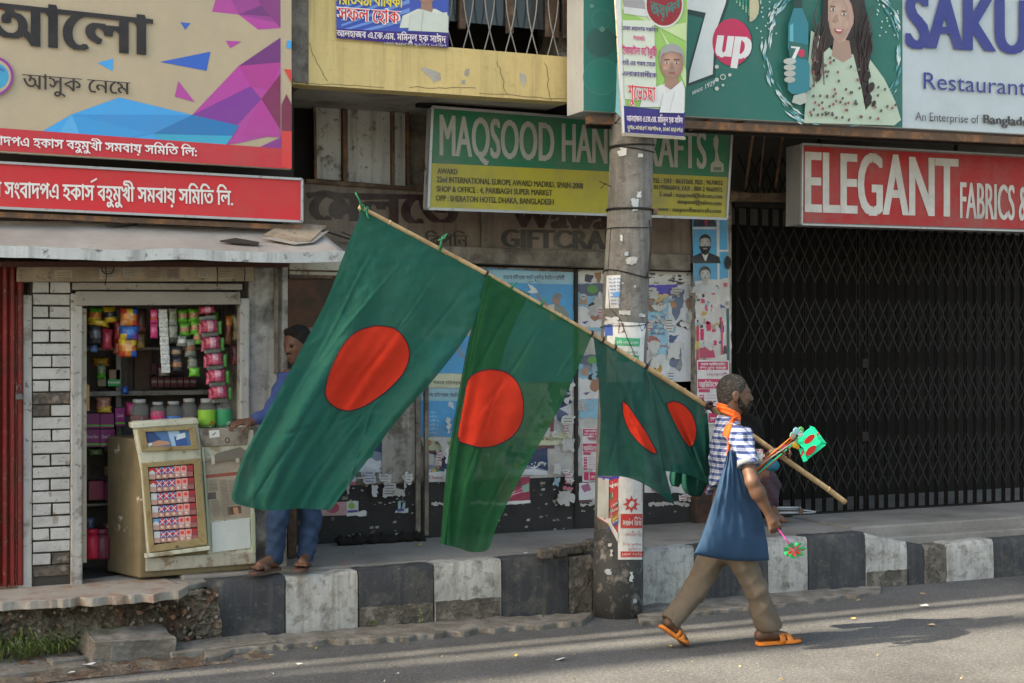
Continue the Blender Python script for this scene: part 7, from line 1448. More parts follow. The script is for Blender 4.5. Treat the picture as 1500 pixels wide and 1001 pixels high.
L2b = [(712, 402), (699, 450), (690, 500), (679, 570), (667, 640), (658, 700), (652, 760), (650, 790)]; R2b = [(776, 431), (756, 470), (740, 510), (728, 560), (716, 620), (700, 680), (680, 735), (660, 792)]
sheet('folded_layer', L2b, R2b, M_fg2, f2, lambda u, v, x, y: d2(u, v, x, y)+.07+.03*sin(5*u+4*v), 24, 60)
L2c = [(712, 402), (697, 455), (684, 510), (672, 575), (660, 645), (652, 705), (647, 770), (645, 797)]; R2c = [(722, 406), (712, 452), (700, 512), (690, 575), (676, 645), (668, 705), (664, 770), (664, 800)]
sheet('rolled_edge', L2c, R2c, M_fg2, f2, lambda u, v, x, y: d2(u*.15, v, x, y)+.05-.05*sin(pi*u), 10, 60)
disc(t2_, [(718, 541), (740, 545), (756, 558), (765, 578), (767, 600), (763, 622), (750, 640), (728, 652), (706, 656), (688, 652), (671, 644), (673, 615), (678, 582), (686, 556), (700, 545)], M_fr_, f2)
f2_red = sheet('folded_red', [(688, 556), (682, 585), (678, 615), (674, 645)], [(726, 546), (722, 580), (714, 615), (706, 652)], cloth('flag_red_back_cloth', (.45, .02, .02), .5, 0), f2, lambda u, v, x, y: -2.12, 10, 16)[0]
# third flag
f3 = thing('flag', 'third green flag showing only a red crescent of its disc', 'flag', tuple(P(905, 515, -2.17)), 'green flags with red discs tied to the pole')
def d3(u, v, x, y):
    y0 = staff_y(min(948, max(868, x)))[0]; w = v**.7
    return y0-.015+.05*sin(5*u+1.5*v)*w+.02*sin(15*u-5*v)*w-.05*exp(-((u-.42-.4*v)/.1)**2)*w+.006*nz(x, y, .07)+.002*nz(x, y, .2)+creases(x, y, CR3)*min(1, v*6)
L3 = [(869, 493), (875, 540), (879, 590), (879, 640), (875, 697)]; R3 = [(946, 541), (957, 590), (966, 640), (975, 690), (988, 740)]
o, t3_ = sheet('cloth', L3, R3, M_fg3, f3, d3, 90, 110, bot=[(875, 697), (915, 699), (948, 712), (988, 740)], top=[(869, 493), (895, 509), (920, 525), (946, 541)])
disc(t3_, [(911, 588), (919, 593), (931, 610), (943, 628), (953, 645), (962, 664), (951, 661), (937, 650), (923, 633), (914, 612)], M_fr_, f3)
# fourth flag, folded across itself
f4 = thing('flag', 'fourth green flag nearest the seller folded diagonally over half its red disc', 'flag', tuple(P(990, 570, -2.14)), 'green flags with red discs tied to the pole')
def d4(u, v, x, y):
    y0 = staff_y(min(1036, max(945, x)))[0]; return y0+.03+.03*sin(6*u+2*v)*v+.012*sin(16*u-3*v)*v
L4 = [(948, 543), (965, 580), (988, 625), (1010, 662), (1030, 700)]; R4 = [(1030, 592), (1036, 615), (1038, 645), (1038, 675), (1041, 704)]
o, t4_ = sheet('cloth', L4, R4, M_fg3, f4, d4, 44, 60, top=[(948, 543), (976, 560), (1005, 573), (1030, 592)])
disc(t4_, [(976, 591), (988, 588), (1002, 594), (1014, 608), (1020, 628), (1018, 645), (1010, 655), (1000, 642), (988, 620), (980, 603)], M_fr_, f4)
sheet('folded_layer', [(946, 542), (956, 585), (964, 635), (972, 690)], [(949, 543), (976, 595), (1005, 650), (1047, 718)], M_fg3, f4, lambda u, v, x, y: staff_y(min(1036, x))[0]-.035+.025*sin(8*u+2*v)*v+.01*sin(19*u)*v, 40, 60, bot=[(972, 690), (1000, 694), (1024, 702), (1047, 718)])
# rolled flag and knots hanging at the seller's back
def pillow(name, Ledge, Redge, yc, th, mat, parent, fold=lambda u, v: 0, nu=26, nv=36, origin=None, bot=None, back=1.0):
    m = MB(); m.sm = True; ring_ = 2*nu
    for j in range(nv+1):
        v = j/nv; a = spline(Ledge, v); b_ = spline(Redge, v); e = sqrt(max(0, 1-abs(2*v-1)**6))*.9+.1
        for i in range(ring_):
            an = 2*pi*i/ring_; u = .5-.5*cos(an); front = an < pi; x = a[0]+(b_[0]-a[0])*u; y = a[1]+(b_[1]-a[1])*u
            if bot: y += bot(u)*v
            yy = yc-(1 if front else -back)*th(u, v)*abs(sin(an))**.7*e+fold(u, v); m.v.append(tuple(P(x, y, yy)))
    for j in range(nv):
        for i in range(ring_): i2 = (i+1) % ring_; m.face((j*ring_+i, j*ring_+i2, (j+1)*ring_+i2, (j+1)*ring_+i))
    m.face([ring_-1-i for i in range(ring_)]); m.face([nv*ring_+i for i in range(ring_)])
    return m.build(name, mat, parent, origin=origin, fixn=True)
rf = thing('rolled_flag', 'bunched dark green flag bundle hanging below the fourth flag behind the seller', 'rolled flag', tuple(P(1020, 690, -2.05)))
pillow('cloth', [(1005, 650), (998, 690), (1000, 716), (1012, 727)], [(1036, 600), (1040, 660), (1038, 705), (1026, 728)], -2.02, lambda u, v: .04, M_fg3, rf, lambda u, v: .015*sin(14*u+3*v)+.008*sin(30*u))
pillow('cloth', [(984, 680), (980, 700), (984, 712)], [(1000, 680), (1002, 700), (994, 714)], -1.98, lambda u, v: .03, M_fg3, rf, lambda u, v: .01*sin(11*u))
def tie(px, tail=None, col=M_seam, parent=sf, n=2):
    yy, py = staff_y(px); m = MB(); c = P(px, py, yy); m2 = []
    d = (P(px+8, py+4.8, yy)-c).normalized(); a = d.cross(Vector((0, 1, 0))).normalized(); b_ = d.cross(a)
    for w in range(n):
        m.tube([c+d*(w*.007-.004)+(a*cos(k*2*pi/10)+b_*sin(k*2*pi/10))*.019 for k in range(11)], .0035, 5)
    if tail: m.tube([P(px, py, yy-.02)]+[P(x, y, yy-.02-.01*i) for i, (x, y) in enumerate(tail)], [.005]+[.004]*len(tail), 5, flat=2.0)
    return m.build('tie', col, parent)
M_tie = mk('green_tie_cloth', (.02, .16, .08), var=.1)
tie(530, [(526, 292), (521, 283)], M_tie); tie(644, [(648, 347), (655, 343), (650, 350), (642, 352)], M_tie); tie(712); tie(748, [(757, 414)], M_tie); tie(792, [(798, 440), (803, 437)], M_tie); tie(866); tie(882); tie(900); tie(945, None, M_seam, sf, 3); tie(536, [(538, 316), (541, 322)], M_tie)
kt = MB(); kc = P(1036, 594, -2.10)
for i in range(9):
    a = i*.7; kt.tube([kc+Vector((.02*cos(a+k*.8), -.03*abs(sin(k)), .022*sin(a+k*.9))) for k in range(6)], .006, 5)
for e in ((1048, 588), (1050, 596), (1028, 584), (1045, 606), (1030, 610)): kt.tube([kc, P(*e, -2.13)], [.006, .003], 5)
kt.build('knot', M_seam, sf)
# ================================================================== people
M_skin = mk('brown_skin', (0.100, 0.053, 0.034), (0.075, 0.039, 0.025), 0.55, 0.15, 9, rough=.55, var=.12, vs=12, bump=.12, bs=160, spec=.4, bdist=.002)
M_skin2 = mk('dark_brown_skin', (0.12, 0.06, 0.038), rough=.5, var=.12, vs=12, bump=.1, bs=160)
M_hair = mk('cropped_hair', (0.026, 0.023, 0.021), (0.12, 0.115, 0.11), .56, .08, 90, rough=.8, var=.3, vs=60, bump=1.0, bs=300, bdist=.004)
M_eyew = mk('eye_white', (.30, .27, .24), var=0, rough=.2); M_eyeb = mk('eye_dark', (.01, .006, .004), var=0, rough=.15); M_lip = mk('lip_skin', (.13, .05, .04), var=.1, rough=.5)
def plaid(name, base, blue, deep, px, pz, rot=0.0):
    m = mk(name, base, var=.12, vs=8, bump=.3, bs=120, rough=.85, bdist=.003); nt = m.node_tree; N = nt.nodes; L = nt.links; b = N['Principled BSDF']; src = b.inputs['Base Color'].links[0].from_socket
    tc = N.new('ShaderNodeTexCoord'); mp = N.new('ShaderNodeMapping'); mp.inputs['Rotation'].default_value = (0, rot, 0); L.new(tc.outputs['Object'], mp.inputs['Vector']); sx = N.new('ShaderNodeSeparateXYZ'); L.new(mp.outputs[0], sx.inputs[0])
    def M(op, a, c):
        x = N.new('ShaderNodeMath'); x.operation = op
        for s, v in ((0, a), (1, c)):
            if isinstance(v, (int, float)): x.inputs[s].default_value = v
            else: L.new(v, x.inputs[s])
        return x.outputs[0]
    xy = M('ADD', sx.outputs['X'], M('MULTIPLY', sx.outputs['Y'], .9))
    def band(c, per, w, ph=0.0): return M('LESS_THAN', M('FRACT', M('ADD', M('DIVIDE', c, per), ph), 0), w)
    def mix(f, a, c):
        x = N.new('ShaderNodeMix'); x.data_type = 'RGBA'; L.new(f, x.inputs[0])
        for s, v in ((6, a), (7, c)):
            if isinstance(v, tuple): x.inputs[s].default_value = (*v, 1)
            else: L.new(v, x.inputs[s])
        return x.outputs[2]
    h = band(sx.outputs['Z'], pz, .48); v = band(xy, px, .42); col = mix(M('MULTIPLY', h, .9), src, blue); col = mix(M('MULTIPLY', v, .55), col, blue); col = mix(M('MULTIPLY', M('MULTIPLY', h, v), .85), col, deep)
    col = mix(M('MULTIPLY', band(xy, px, .06, .25), .6), col, deep); col = mix(M('MULTIPLY', band(sx.outputs['Z'], pz, .07, .25), .6), col, deep); L.new(col, b.inputs['Base Color']); return m
M_plaid = plaid('blue_check_cloth', (.36, .40, .48), (.035, .068, .22), (.012, .018, .08), .050, .036)
M_trs = mk('grey_brown_trouser_cloth', (0.120, 0.098, 0.076), (0.092, 0.075, 0.058), .55, .15, 4, rough=.9, var=.12, vs=6, bump=.3, bs=150, bdist=.003)
M_bag = mk('navy_bag_cloth', (0.015, 0.047, 0.105), (0.011, 0.036, 0.082), .55, .15, 3, rough=.75, var=.12, vs=5, bump=.2, bs=200, bdist=.003)
M_or = mk('orange_cloth', (0.80, 0.13, 0.02), var=.12, rough=.8, bump=.2, bs=120); M_sand = mk('orange_rubber', (0.62, 0.19, 0.025), (.45, .13, .02), .6, .1, 14, rough=.5, var=.12, bump=.1)
YM = -2.27
man = thing('person', 'bearded man in blue checked shirt striding right with a navy shoulder bag and flag pole', 'person', tuple(G(1065, 945, 0)))
f_ = Vector((cos(radians(19)), -sin(radians(19)), 0)); l_ = Vector((sin(radians(19)), cos(radians(19)), 0)); u_ = Vector((0.03, 0, 1)).normalized(); HC = P(1075.5, 576, YM)
def hp(a, b_, c, C=HC): return C+f_*a+l_*b_+u_*c
ROT = np.array([[f_.x, l_.x, 0], [f_.y, l_.y, 0], [0, 0, 1.0]])
lo = (3.95, -2.80, -0.02); hi = (5.25, -1.90, 1.68); Hh = .0065
S = SDF(lo, hi, Hh)
def head(S, hp, ROT, nose=1.0):
    S.ell(hp(-.010, 0, .016), (.091, .072, .091), .02, ROT); S.ell(hp(.034, 0, -.030), (.060, .056, .082), .03, ROT); S.cap(hp(.035, 0, -.075), hp(.066, 0, -.100), .034, .024, .03)
    S.cap(hp(.040, -.030, -.055), hp(.062, 0, -.098), .022, .02, .02); S.cap(hp(.040, .030, -.055), hp(.062, 0, -.098), .022, .02, .02)
    for sd in (-1, 1):
        S.cap(hp(.076, sd*.038, .012), hp(.086, sd*.012, .014), .010, .011, .012); S.ell(hp(.066, sd*.036, -.028), (.018, .018, .016), .015, ROT)
        S.ell(hp(.089, sd*.030, -.006), (.013, .014, .009), .008, ROT, sub=True)
        S.ell(hp(-.008, sd*.074, -.016), (.020, .008, .031), .006, ROT); S.ell(hp(-.003, sd*.083, -.013), (.010, .006, .018), .0, ROT, sub=True); S.ell(hp(-.004, sd*.072, -.042), (.010, .006, .011), .005, ROT)
        S.ell(hp(.098, sd*.012, -.040), (.010, .009, .008), .006, ROT)
    S.cap(hp(.088, 0, .004), hp(.108*nose, 0, -.036), .008, .011, .008); S.ell(hp(.098, 0, -.064), (.010, .022, .006), .006, ROT); S.ell(hp(.095, 0, -.078), (.010, .019, .007), .006, ROT)
head(S, hp, ROT)
# neck, chest, belly, hips
S.cap(hp(-.022, 0, -.07), P(1067, 632, YM), .056, .062, .03)
S.ell(P(1071, 668, YM), (.095, .150, .19), .04); S.ell(P(1069, 735, YM), (.092, .135, .18), .05); S.ell(P(1067, 792, YM), (.098, .142, .13), .04)
SHR, ELR, WRR = P(1086, 641, -2.425), P(1102, 706, -2.56), P(1127, 754, -2.575)
SHL, ELL, WRL = P(1074, 641, -2.12), P(1096, 694, -2.00), P(1130, 664, -2.10)
S.cap(P(1078, 634, -2.36), SHR, .05, .052, .04); S.cap(P(1072, 634, -2.18), SHL, .05, .05, .04)
S.cap(SHR, ELR, .050, .040, .03); S.cap(ELR, ELR.lerp(WRR, .35), .041, .043, .015); S.cap(ELR.lerp(WRR, .3), WRR, .042, .025, .02)
S.cap(SHL, ELL, .048, .040, .03); S.cap(ELL, WRL, .040, .024, .02)
# right hand: relaxed fist round a thin stick
def hand(S, wr, d, n, side, curl, size=1.0, spread=.0195, r0=.0092):
    """d along the hand, n towards the palm side, side towards the thumb"""
    d = Vector(d).normalized(); n = (Vector(n)-d*Vector(n).dot(d)).normalized(); s = d.cross(n).normalized()
    if s.dot(Vector(side)) < 0: s = -s
    pc = wr+d*.048*size; S.cap(wr, pc, .023*size, .024*size, .015)
    for k, (off, L) in enumerate(((.030, .92), (.010, 1.0), (-.010, .94), (-.029, .78))):
        base = wr+d*.082*size+s*off*size*1.05; S.cap(wr+d*.02+s*off*.5*size, base, .015*size, r0*1.15*size, .012)
        p = base; a = 0; dirv = d
        for j, ln in enumerate((.042, .027, .022)):
            a += curl[j]; dirv = d*cos(a)+n*sin(a); q = p+dirv*ln*L*size; S.cap(p, q, r0*size*(1-.08*j), r0*size*(.95-.1*j), .003 if j else .006); p = q
    t0 = wr+d*.025*size+s*.026*size; t1 = t0+(d*.6+s*.5+n*.35).normalized()*.038*size; t2 = t1+(d*.6+n*.8-s*.15).normalized()*.030*size; t3 = t2+(d*.3+n*.8-s*.6).normalized()*.024*size
    S.cap(t0, t1, .014*size, .0115*size, .01); S.cap(t1, t2, .0115*size, .010*size, .004); S.cap(t2, t3, .010*size, .008*size, .003)
rd = P(1139, 780, -2.60)-WRR
hand(S, WRR, rd, (.35, .75, -.2), (1, -.3, .3), (.75, 1.0, .8), .95)
ld = P(1150, 659, -2.13)-WRL
hand(S, WRL, ld, (.1, -.7, -.75), (.3, -.6, .8), (.55, 1.05, .8), .92)
# legs and feet
HPR, KNR, ANR = P(1082, 800, -2.35), P(1108, 866, -2.37), P(1124, 926, -2.36)
HPL, KNL, ANL = P(1050, 800, -2.19), P(1020, 868, -2.19), P(985, 912, -2.20)
for a, k_, n_ in ((HPR, KNR, ANR), (HPL, KNL, ANL)): S.cap(a, k_, .078, .052, .03); S.cap(k_, k_.lerp(n_, .35), .052, .050, .02); S.cap(k_.lerp(n_, .3), n_, .050, .030, .02)
def foot(S, an, heel, ball, toe, sidev, up):
    S.cap(an, heel+up*.022, .032, .030, .02); S.cap(heel+up*.024, ball+up*.020, .028, .024, .02); S.cap(an, ball+up*.028, .028, .018, .025)
    for k in range(5): o_ = (k-2)*.0165; L = 1-.10*k; b0 = ball+sidev*o_*.8+up*.014; S.cap(b0, b0+(toe-ball)*L+sidev*o_*.3-up*.002, .0115 if k else .014, .0085 if k else .0115, .003)
hf, bf, tf = P(1113, 936, -2.36), P(1149, 938.5, -2.36), P(1168, 938.5, -2.365)
for q_ in (hf, bf, tf): q_.z = max(q_.z, .02)
foot(S, ANR, hf, bf, tf, Vector((0, 1, 0)), Vector((0, 0, 1)))
hr, br_, tr_ = P(976, 916, -2.21), P(998, 943, -2.21), P(1006, 948, -2.21); upr = Vector((.72, 0, .62)).normalized()
foot(S, ANL, hr, br_, tr_, Vector((0, -1, 0)), upr)
body = S.build('body', M_skin, man)
# eyes, hair, beard
for sd in (-1, 1):
    m = MB(); m.sm = True
    for mt, rad, ctr in ((M_eyew, .0090, hp(.0775, sd*.030, -.005)),):
        prof = [(rad*sin(pi*k/8)+1e-4, -rad*cos(pi*k/8)) for k in range(9)]; m.lathe(ctr, prof, 12)
    m.build('eye', M_eyew, man); m = MB(); c = hp(.0845, sd*.030, -.005); m.lathe(c, [(.0052*sin(pi*k/6)+1e-4, -.0052*cos(pi*k/6)) for k in range(7)], 10); m.build('pupil', M_eyeb, man)
    m = MB(); m.tube([hp(.086, sd*.014, .017), hp(.088, sd*.028, .021), hp(.078, sd*.046, .014)], [.003, .0042, .002], 6); m.build('eyebrow', M_hair, man)
H = SDF(HC-Vector((.16, .16, .2)), HC+Vector((.18, .16, .16)), .0038)
H.ell(hp(-.012, 0, .018), (.0955, .0750, .0965), .0, ROT); H.ell(hp(-.047, 0, -.035), (.050, .056, .055), .02, ROT)
H.cut(hp(.062, 0, .055), f_*.93-u_*.36); H.cut(hp(-.05, 0, -.085), -u_*.9+f_*.35); H.cut(hp(.020, 0, -.02), f_*.75-u_*.66)
H.ell(hp(-.004, -.085, -.014), (.026, .03, .036), 0, ROT, sub=True); H.ell(hp(-.004, .085, -.014), (.026, .03, .036), 0, ROT, sub=True)
H.build('hair', M_hair, man)
M_beard = mk('black_beard', (0.014, 0.011, 0.010), rough=.85, var=.3, vs=60, bump=1.0, bs=300, bdist=.004)
Bd = SDF(HC-Vector((.1, .16, .2)), HC+Vector((.2, .16, .08)), .0036); wb = lambda X, Y, Z, t: .002*np.sin(X*620+Z*300)*np.sin(Z*560+Y*420)
for sd in (-1, 1):
    Bd.cap(hp(.012, sd*.064, -.025), hp(.030, sd*.055, -.070), .008, .015, .015, wr=wb); Bd.cap(hp(.030, sd*.048, -.072), hp(.066, sd*.020, -.106), .017, .018, .02, wr=wb); Bd.cap(hp(.102, sd*.004, -.053), hp(.088, sd*.028, -.068), .0060, .0055, .006, wr=wb); Bd.cap(hp(.088, sd*.028, -.068), hp(.074, sd*.036, -.092), .008, .012, .01, wr=wb)
Bd.cap(hp(.074, 0, -.098), hp(.064, 0, -.124), .021, .015, .02, wr=wb); Bd.cap(hp(.05, 0, -.10), hp(.055, 0, -.124), .024, .013, .02, wr=wb); Bd.ell(hp(.098, 0, -.088), (.008, .012, .005), .006, ROT)
Bd.build('beard', M_beard, man)
m = MB(); m.tube([hp(.104, -.018, -.070), hp(.1085, 0, -.0695), hp(.104, .018, -.070)], [.002, .003, .002], 6); m.build('lips', M_lip, man)
# shirt
T = SDF((4.25, -2.72, .72), (5.02, -1.92, 1.42), .0065)
wsh = lambda X, Y, Z, t: .0045*np.sin(Z*60+X*45+np.sin(Y*25)*2)+.004*np.sin(X*70-Z*38+Y*20)
T.ell(P(1070, 668, YM), (.108, .162, .20), .04, wr=wsh); T.ell(P(1066, 728, YM), (.110, .155, .19), .05, wr=wsh); T.ell(P(1063, 770, YM), (.115, .158, .14), .05, wr=wsh)
T.cap(P(1072, 634, -2.36), SHR, .058, .062, .04, wr=wsh); T.cap(P(1068, 634, -2.18), SHL, .058, .062, .04, wr=wsh); T.cap(P(1066, 640, YM), P(1066, 618, YM), .09, .072, .03)
sl = SHR.lerp(ELR, .66); T.cap(SHR, sl, .062, .068, .03, wr=wsh); T.cap(SHL, SHL.lerp(ELL, .66), .060, .066, .03, wr=wsh)
T.cut(sl, (ELR-SHR)); T.cut(P(1066, 611, YM), (.25, 0, 1.0)); T.cut(Vector((4.5, -2.27, P(1066, 792, YM).z)), (0, 0, -1))
T.F[:] = np.maximum(T.F, -1)
shirt = T.build('shirt', M_plaid, man)
m = MB(); dA = (ELR-SHR).normalized(); a1 = dA.cross(Vector((0, 0, 1))).normalized(); a2 = dA.cross(a1)
def cuff(c, d, r, w, mat, name):
    a1 = d.cross(Vector((0, 1, 0.1))).normalized(); a2 = d.cross(a1); m = MB(); m.sm = True
    for i, (o_, rr) in enumerate(((-w, r), (-w, r+.006), (0, r+.009), (0, r-.002))):
        for k in range(24): an = 2*pi*k/24; m.v.append(tuple(c+d*o_+(a1*cos(an)+a2*sin(an))*(rr-.003+.003*sin(3*an))))
    for i in range(3):
        for k in range(24): k2 = (k+1) % 24; m.face((i*24+k, i*24+k2, (i+1)*24+k2, (i+1)*24+k))
    return m.build(name, mat, man)
cuff(sl, dA, .066, .03, mk('pale_cuff_cloth', (.17, .19, .21), var=.15, rough=.85, bump=.2), 'sleeve_cuff')
# trousers
Q_ = SDF((3.95, -2.66, .02), (5.12, -1.98, .95), .007)
wt_ = lambda X, Y, Z, t: .0045*np.abs(np.sin(Z*21+X*17+1.6*np.sin(Z*13+Y*11+X*5)))*np.clip(.25+t, .2, 1)+.005*np.abs(np.sin(X*23-Z*13+1.9*np.sin(Z*9)))-.004+.0012*np.sin(X*90+Z*60)
Q_.ell(P(1066, 792, YM), (.112, .150, .13), .04)
kr_, kl_ = P(1107, 862, -2.37), P(1018, 866, -2.19); ar_, al_ = P(1124, 917, -2.36), P(984, 908, -2.20)
Q_.cap(P(1080, 806, -2.35), kr_, .090, .068, .04, wr=wt_); Q_.cap(kr_, ar_, .068, .070, .03, wr=wt_); Q_.cap(P(1048, 806, -2.20), kl_, .090, .070, .04, wr=wt_); Q_.cap(kl_, al_, .070, .066, .03, wr=wt_)
Q_.cap(P(1130, 905, -2.38), P(1134, 917, -2.38), .04, .052, .03, wr=wt_); Q_.cap(P(1116, 890, -2.37), P(1121, 912, -2.37), .062, .064, .03, wr=wt_)
Q_.cut(P(1126, 921, -2.36), (0.12, 0, -1)) if False else None
sl_, X, Y, Z = Q_._sub(Q_.lo, Q_.lo+Q_.h*(Q_.n-1))
right = (X > P(1070, 900, -2.3).x); pr_c = P(1124, 922, -2.36); pl_c = P(981, 914, -2.2)
dl = (al_-kl_).normalized(); cutr = np.where(right, -(Z-pr_c.z)+.12*(X-pr_c.x), ((X-pl_c.x)*dl.x+(Z-pl_c.z)*dl.z)); Q_.F = np.maximum(Q_.F, cutr.astype(np.float32))
# hollow hems
Q_.cap(ar_.lerp(kr_, .25), ar_+Vector((0.01, 0, -.12)), .050, .058, 0, sub=True); Q_.cap(al_.lerp(kl_, .2), al_+(al_-kl_).normalized()*.1, .050, .056, 0, sub=True)
Q_.build('trousers', M_trs, man)
# sandals
def sandal(heel, toe, ankle_side, up, seed):
    t = thing('sandal', ('orange rubber sandal flat on the road under the leading foot' if seed == 0 else 'orange rubber sandal with lifted heel on the trailing foot'), 'sandal', tuple(toe), 'the flag seller\'s orange sandals')
    d = (toe-heel); L = d.length; d = d.normalized(); s = d.cross(up).normalized(); prof = [(-.05, .010), (-.03, .026), (.04, .034), (.2, .037), (.42, .036), (.62, .043), (.80, .046), (.93, .040), (1.0, .027), (1.03, .010)]
    m = MB(); bend = lambda a: up*(.012*max(0, a-.72)*4*(1 if seed else .3))
    lo_ = [heel+d*L*a-s*w+bend(a) for a, w in prof]+[heel+d*L*a+s*w+bend(a) for a, w in reversed(prof)]; n = len(prof); k = len(lo_)
    m.v += [tuple(p-up*.010) for p in lo_]+[tuple(p+up*.010) for p in lo_]
    for i in range(n-1): m.face((i, i+1, k-2-i, k-1-i)); m.face((k+i, k+k-1-i, k+k-2-i, k+i+1))
    for i in range(k): j = (i+1) % k; m.face((i, k+i, k+j, j))
    m.build('sole', M_sand, t, bevel=.003)
    for nm, c0, c1, hh in (('strap', .44, .57, .056), ('strap', .62, .76, .044)):
        m = MB(); m.sm = True
        for cc in (c0, (c0+c1)/2, c1):
            for q in range(15):
                a = pi*q/14; m.v.append(tuple(heel+d*L*cc+s*.043*cos(a)+up*(hh*max(0, sin(a))**.7-(cc-c0)*.05)))
        for j in range(2):
            for q in range(14): i = j*15+q; m.face((i, i+1, i+16, i+15))
        o = m.build(nm, M_sand, t, fixn=False); q = o.modifiers.new('thick', 'SOLIDIFY'); q.thickness = .005; q.offset = 1
    for sd in (-.5, .5): m = MB(); m.bar(heel+d*L*.50+up*.052+s*.03*sd, heel+d*L*.70+up*.041+s*.03*sd, .012, .005, up=up); m.build('strap_bridge', M_sand, t, bevel=.002)
sandal(Vector((P(1111, 938, -2.36).x, -2.36, .016)), Vector((P(1170, 940, -2.36).x, -2.37, .016)), 1, Vector((0, 0, 1)), 0)
sandal(P(969, 918, -2.21)-upr*.0, Vector((P(1004, 948, -2.21).x, -2.21, .02)), 1, upr, 1)
# scarf, bag and strap
NC = P(1068, 603, YM); Sc = SDF(NC-Vector((.16, .16, .14)), NC+Vector((.17, .16, .1)), .0042)
for k in range(14):
    a0, a1_ = 2*pi*k/14, 2*pi*(k+1)/14
    pt = lambda a: NC+f_*(.054*cos(a)-.004)+l_*(.062*sin(a))+Vector((0, 0, -.034*cos(a)+.004))
    Sc.cap(pt(a0), pt(a1_), .014, .014, .008, wr=lambda X, Y, Z, t: .004*np.sin(Z*260+X*90)); Sc.cap(pt(a0)-u_*.016, pt(a1_)-u_*.016, .014, .014, .01, wr=lambda X, Y, Z, t: .004*np.sin(Z*240+X*120))
Sc.cap(NC+f_*.045+l_*(-.02)-u_*.035, NC+f_*.050-u_*.062-l_*.03, .018, .012, .01)
tag(Sc.build('scarf', M_or, origin=tuple(NC)), 'bright orange scarf tied round the neck of the flag seller', 'scarf')
bag = thing('shoulder_bag', 'large navy blue cloth bag with orange strap hanging at the seller\'s side', 'bag', tuple(P(1070, 820, -2.5)))
bf_ = lambda u, v: .020*NZ.noise(Vector((u*3.2+v*1.2, v*2.6, 1)))+.010*abs(NZ.noise(Vector((u*6-v*2.5, v*4, 4))))+.012*sin(11*u+3*v)*(1-v)*.8+.011*abs(sin(19*(u-.5)+.8))*(1-v)**1.3+.016*abs(NZ.noise(Vector((u*3-v*3, v*2+u, 8))))+.004*NZ.noise(Vector((u*30, v*5, 2)))*(1-v)
pillow('cloth', [(1066, 661), (1060, 684), (1049, 720), (1038, 755), (1026, 790), (1016, 812)], [(1076, 661), (1090, 684), (1104, 716), (1115, 752), (1123, 790), (1127, 821)], -2.475, lambda u, v: .012+.045*min(1, v*1.5), M_bag, bag, bf_, 50, 70, bot=lambda u: 5*sin(pi*u))
dg = bpy.context.evaluated_depsgraph_get(); ev = shirt.evaluated_get(dg); mev = ev.to_mesh(); vs_ = [shirt.matrix_world@v.co+Vector(man.location)*0 for v in mev.vertices]
so = Vector(man.location); tr_sh = BVHTree.FromPolygons([v.co+so for v in mev.vertices], [tuple(p.vertices) for p in mev.polygons]); ev.to_mesh_clear()
def onshirt(x, y, off=.007):
    d = ray(x, y).normalized(); h = tr_sh.ray_cast(CAM, d); p = h[0] if h[0] else P(x, y, -2.4); return p-d*off
m = MB(); m.sm = True; pth = [(1069, 664), (1061, 668), (1060, 655), (1062, 642), (1065, 630), (1069, 620), (1075, 612)]
for i in range(25):
    p = spline(pth[1:], i/24); w = 5.2
    for sd in (-1, 0, 1): q = onshirt(p[0]+sd*w, p[1]-sd*1.0); 
    for sd in (-1, 0, 1): q = onshirt(p[0]+sd*w, p[1]-sd*.6, .009 if sd == 0 else .006); q.y = min(q.y, -2.36 if i > 12 else -2.40); m.v.append(tuple(q))
for i in range(24):
    for j in range(2): k = i*3+j; m.face((k, k+1, k+4, k+3))
o = m.build('strap', M_or, bag, fixn=False); q = o.modifiers.new('thick', 'SOLIDIFY'); q.thickness = .004
# right hand pinwheel
pw = thing('pinwheel', 'small green and red paper pinwheel on a pink stick in the lowered hand', 'pinwheel', tuple(P(1145, 782, -2.60)))
m = MB(); m.tube([P(1137, 771, -2.585), P(1161, 803, -2.62)], .0045, 8); m.build('stick', mk('pink_plastic', (.75, .08, .42), var=0, rough=.4), pw)
wc = P(1162, 806, -2.625)
for k in range(7):
    a = 2*pi*k/7; m = MB(); m.sm = True; e = lambda r_, t, yy: tuple(wc+Vector((cos(t)*r_*1.25, yy, sin(t)*r_*.75))); m.v += [e(.008, a, -.01), e(.052, a-.25, .0), e(.066, a+.1, -.02), e(.056, a+.5, -.008), e(.03, a+.3, -.022)]; m.face((0, 1, 2, 4)); m.face((0, 4, 2, 3)) if False else m.face((4, 2, 3, 0))
    m.build('vane', MATS['green_plastic'] if 'green_plastic' in MATS else mk('green_plastic', (.01, .33, .10), var=.05, rough=.4), pw, fixn=False)
    m = MB(); m.poly([e(.004, a, -.014), e(.034, a-.2, -.008), e(.046, a+.12, -.024), e(.034, a+.4, -.016)]); m.build('red_petal', mk('red_plastic', (.65, .02, .015), var=.05, rough=.4), pw, fixn=False)
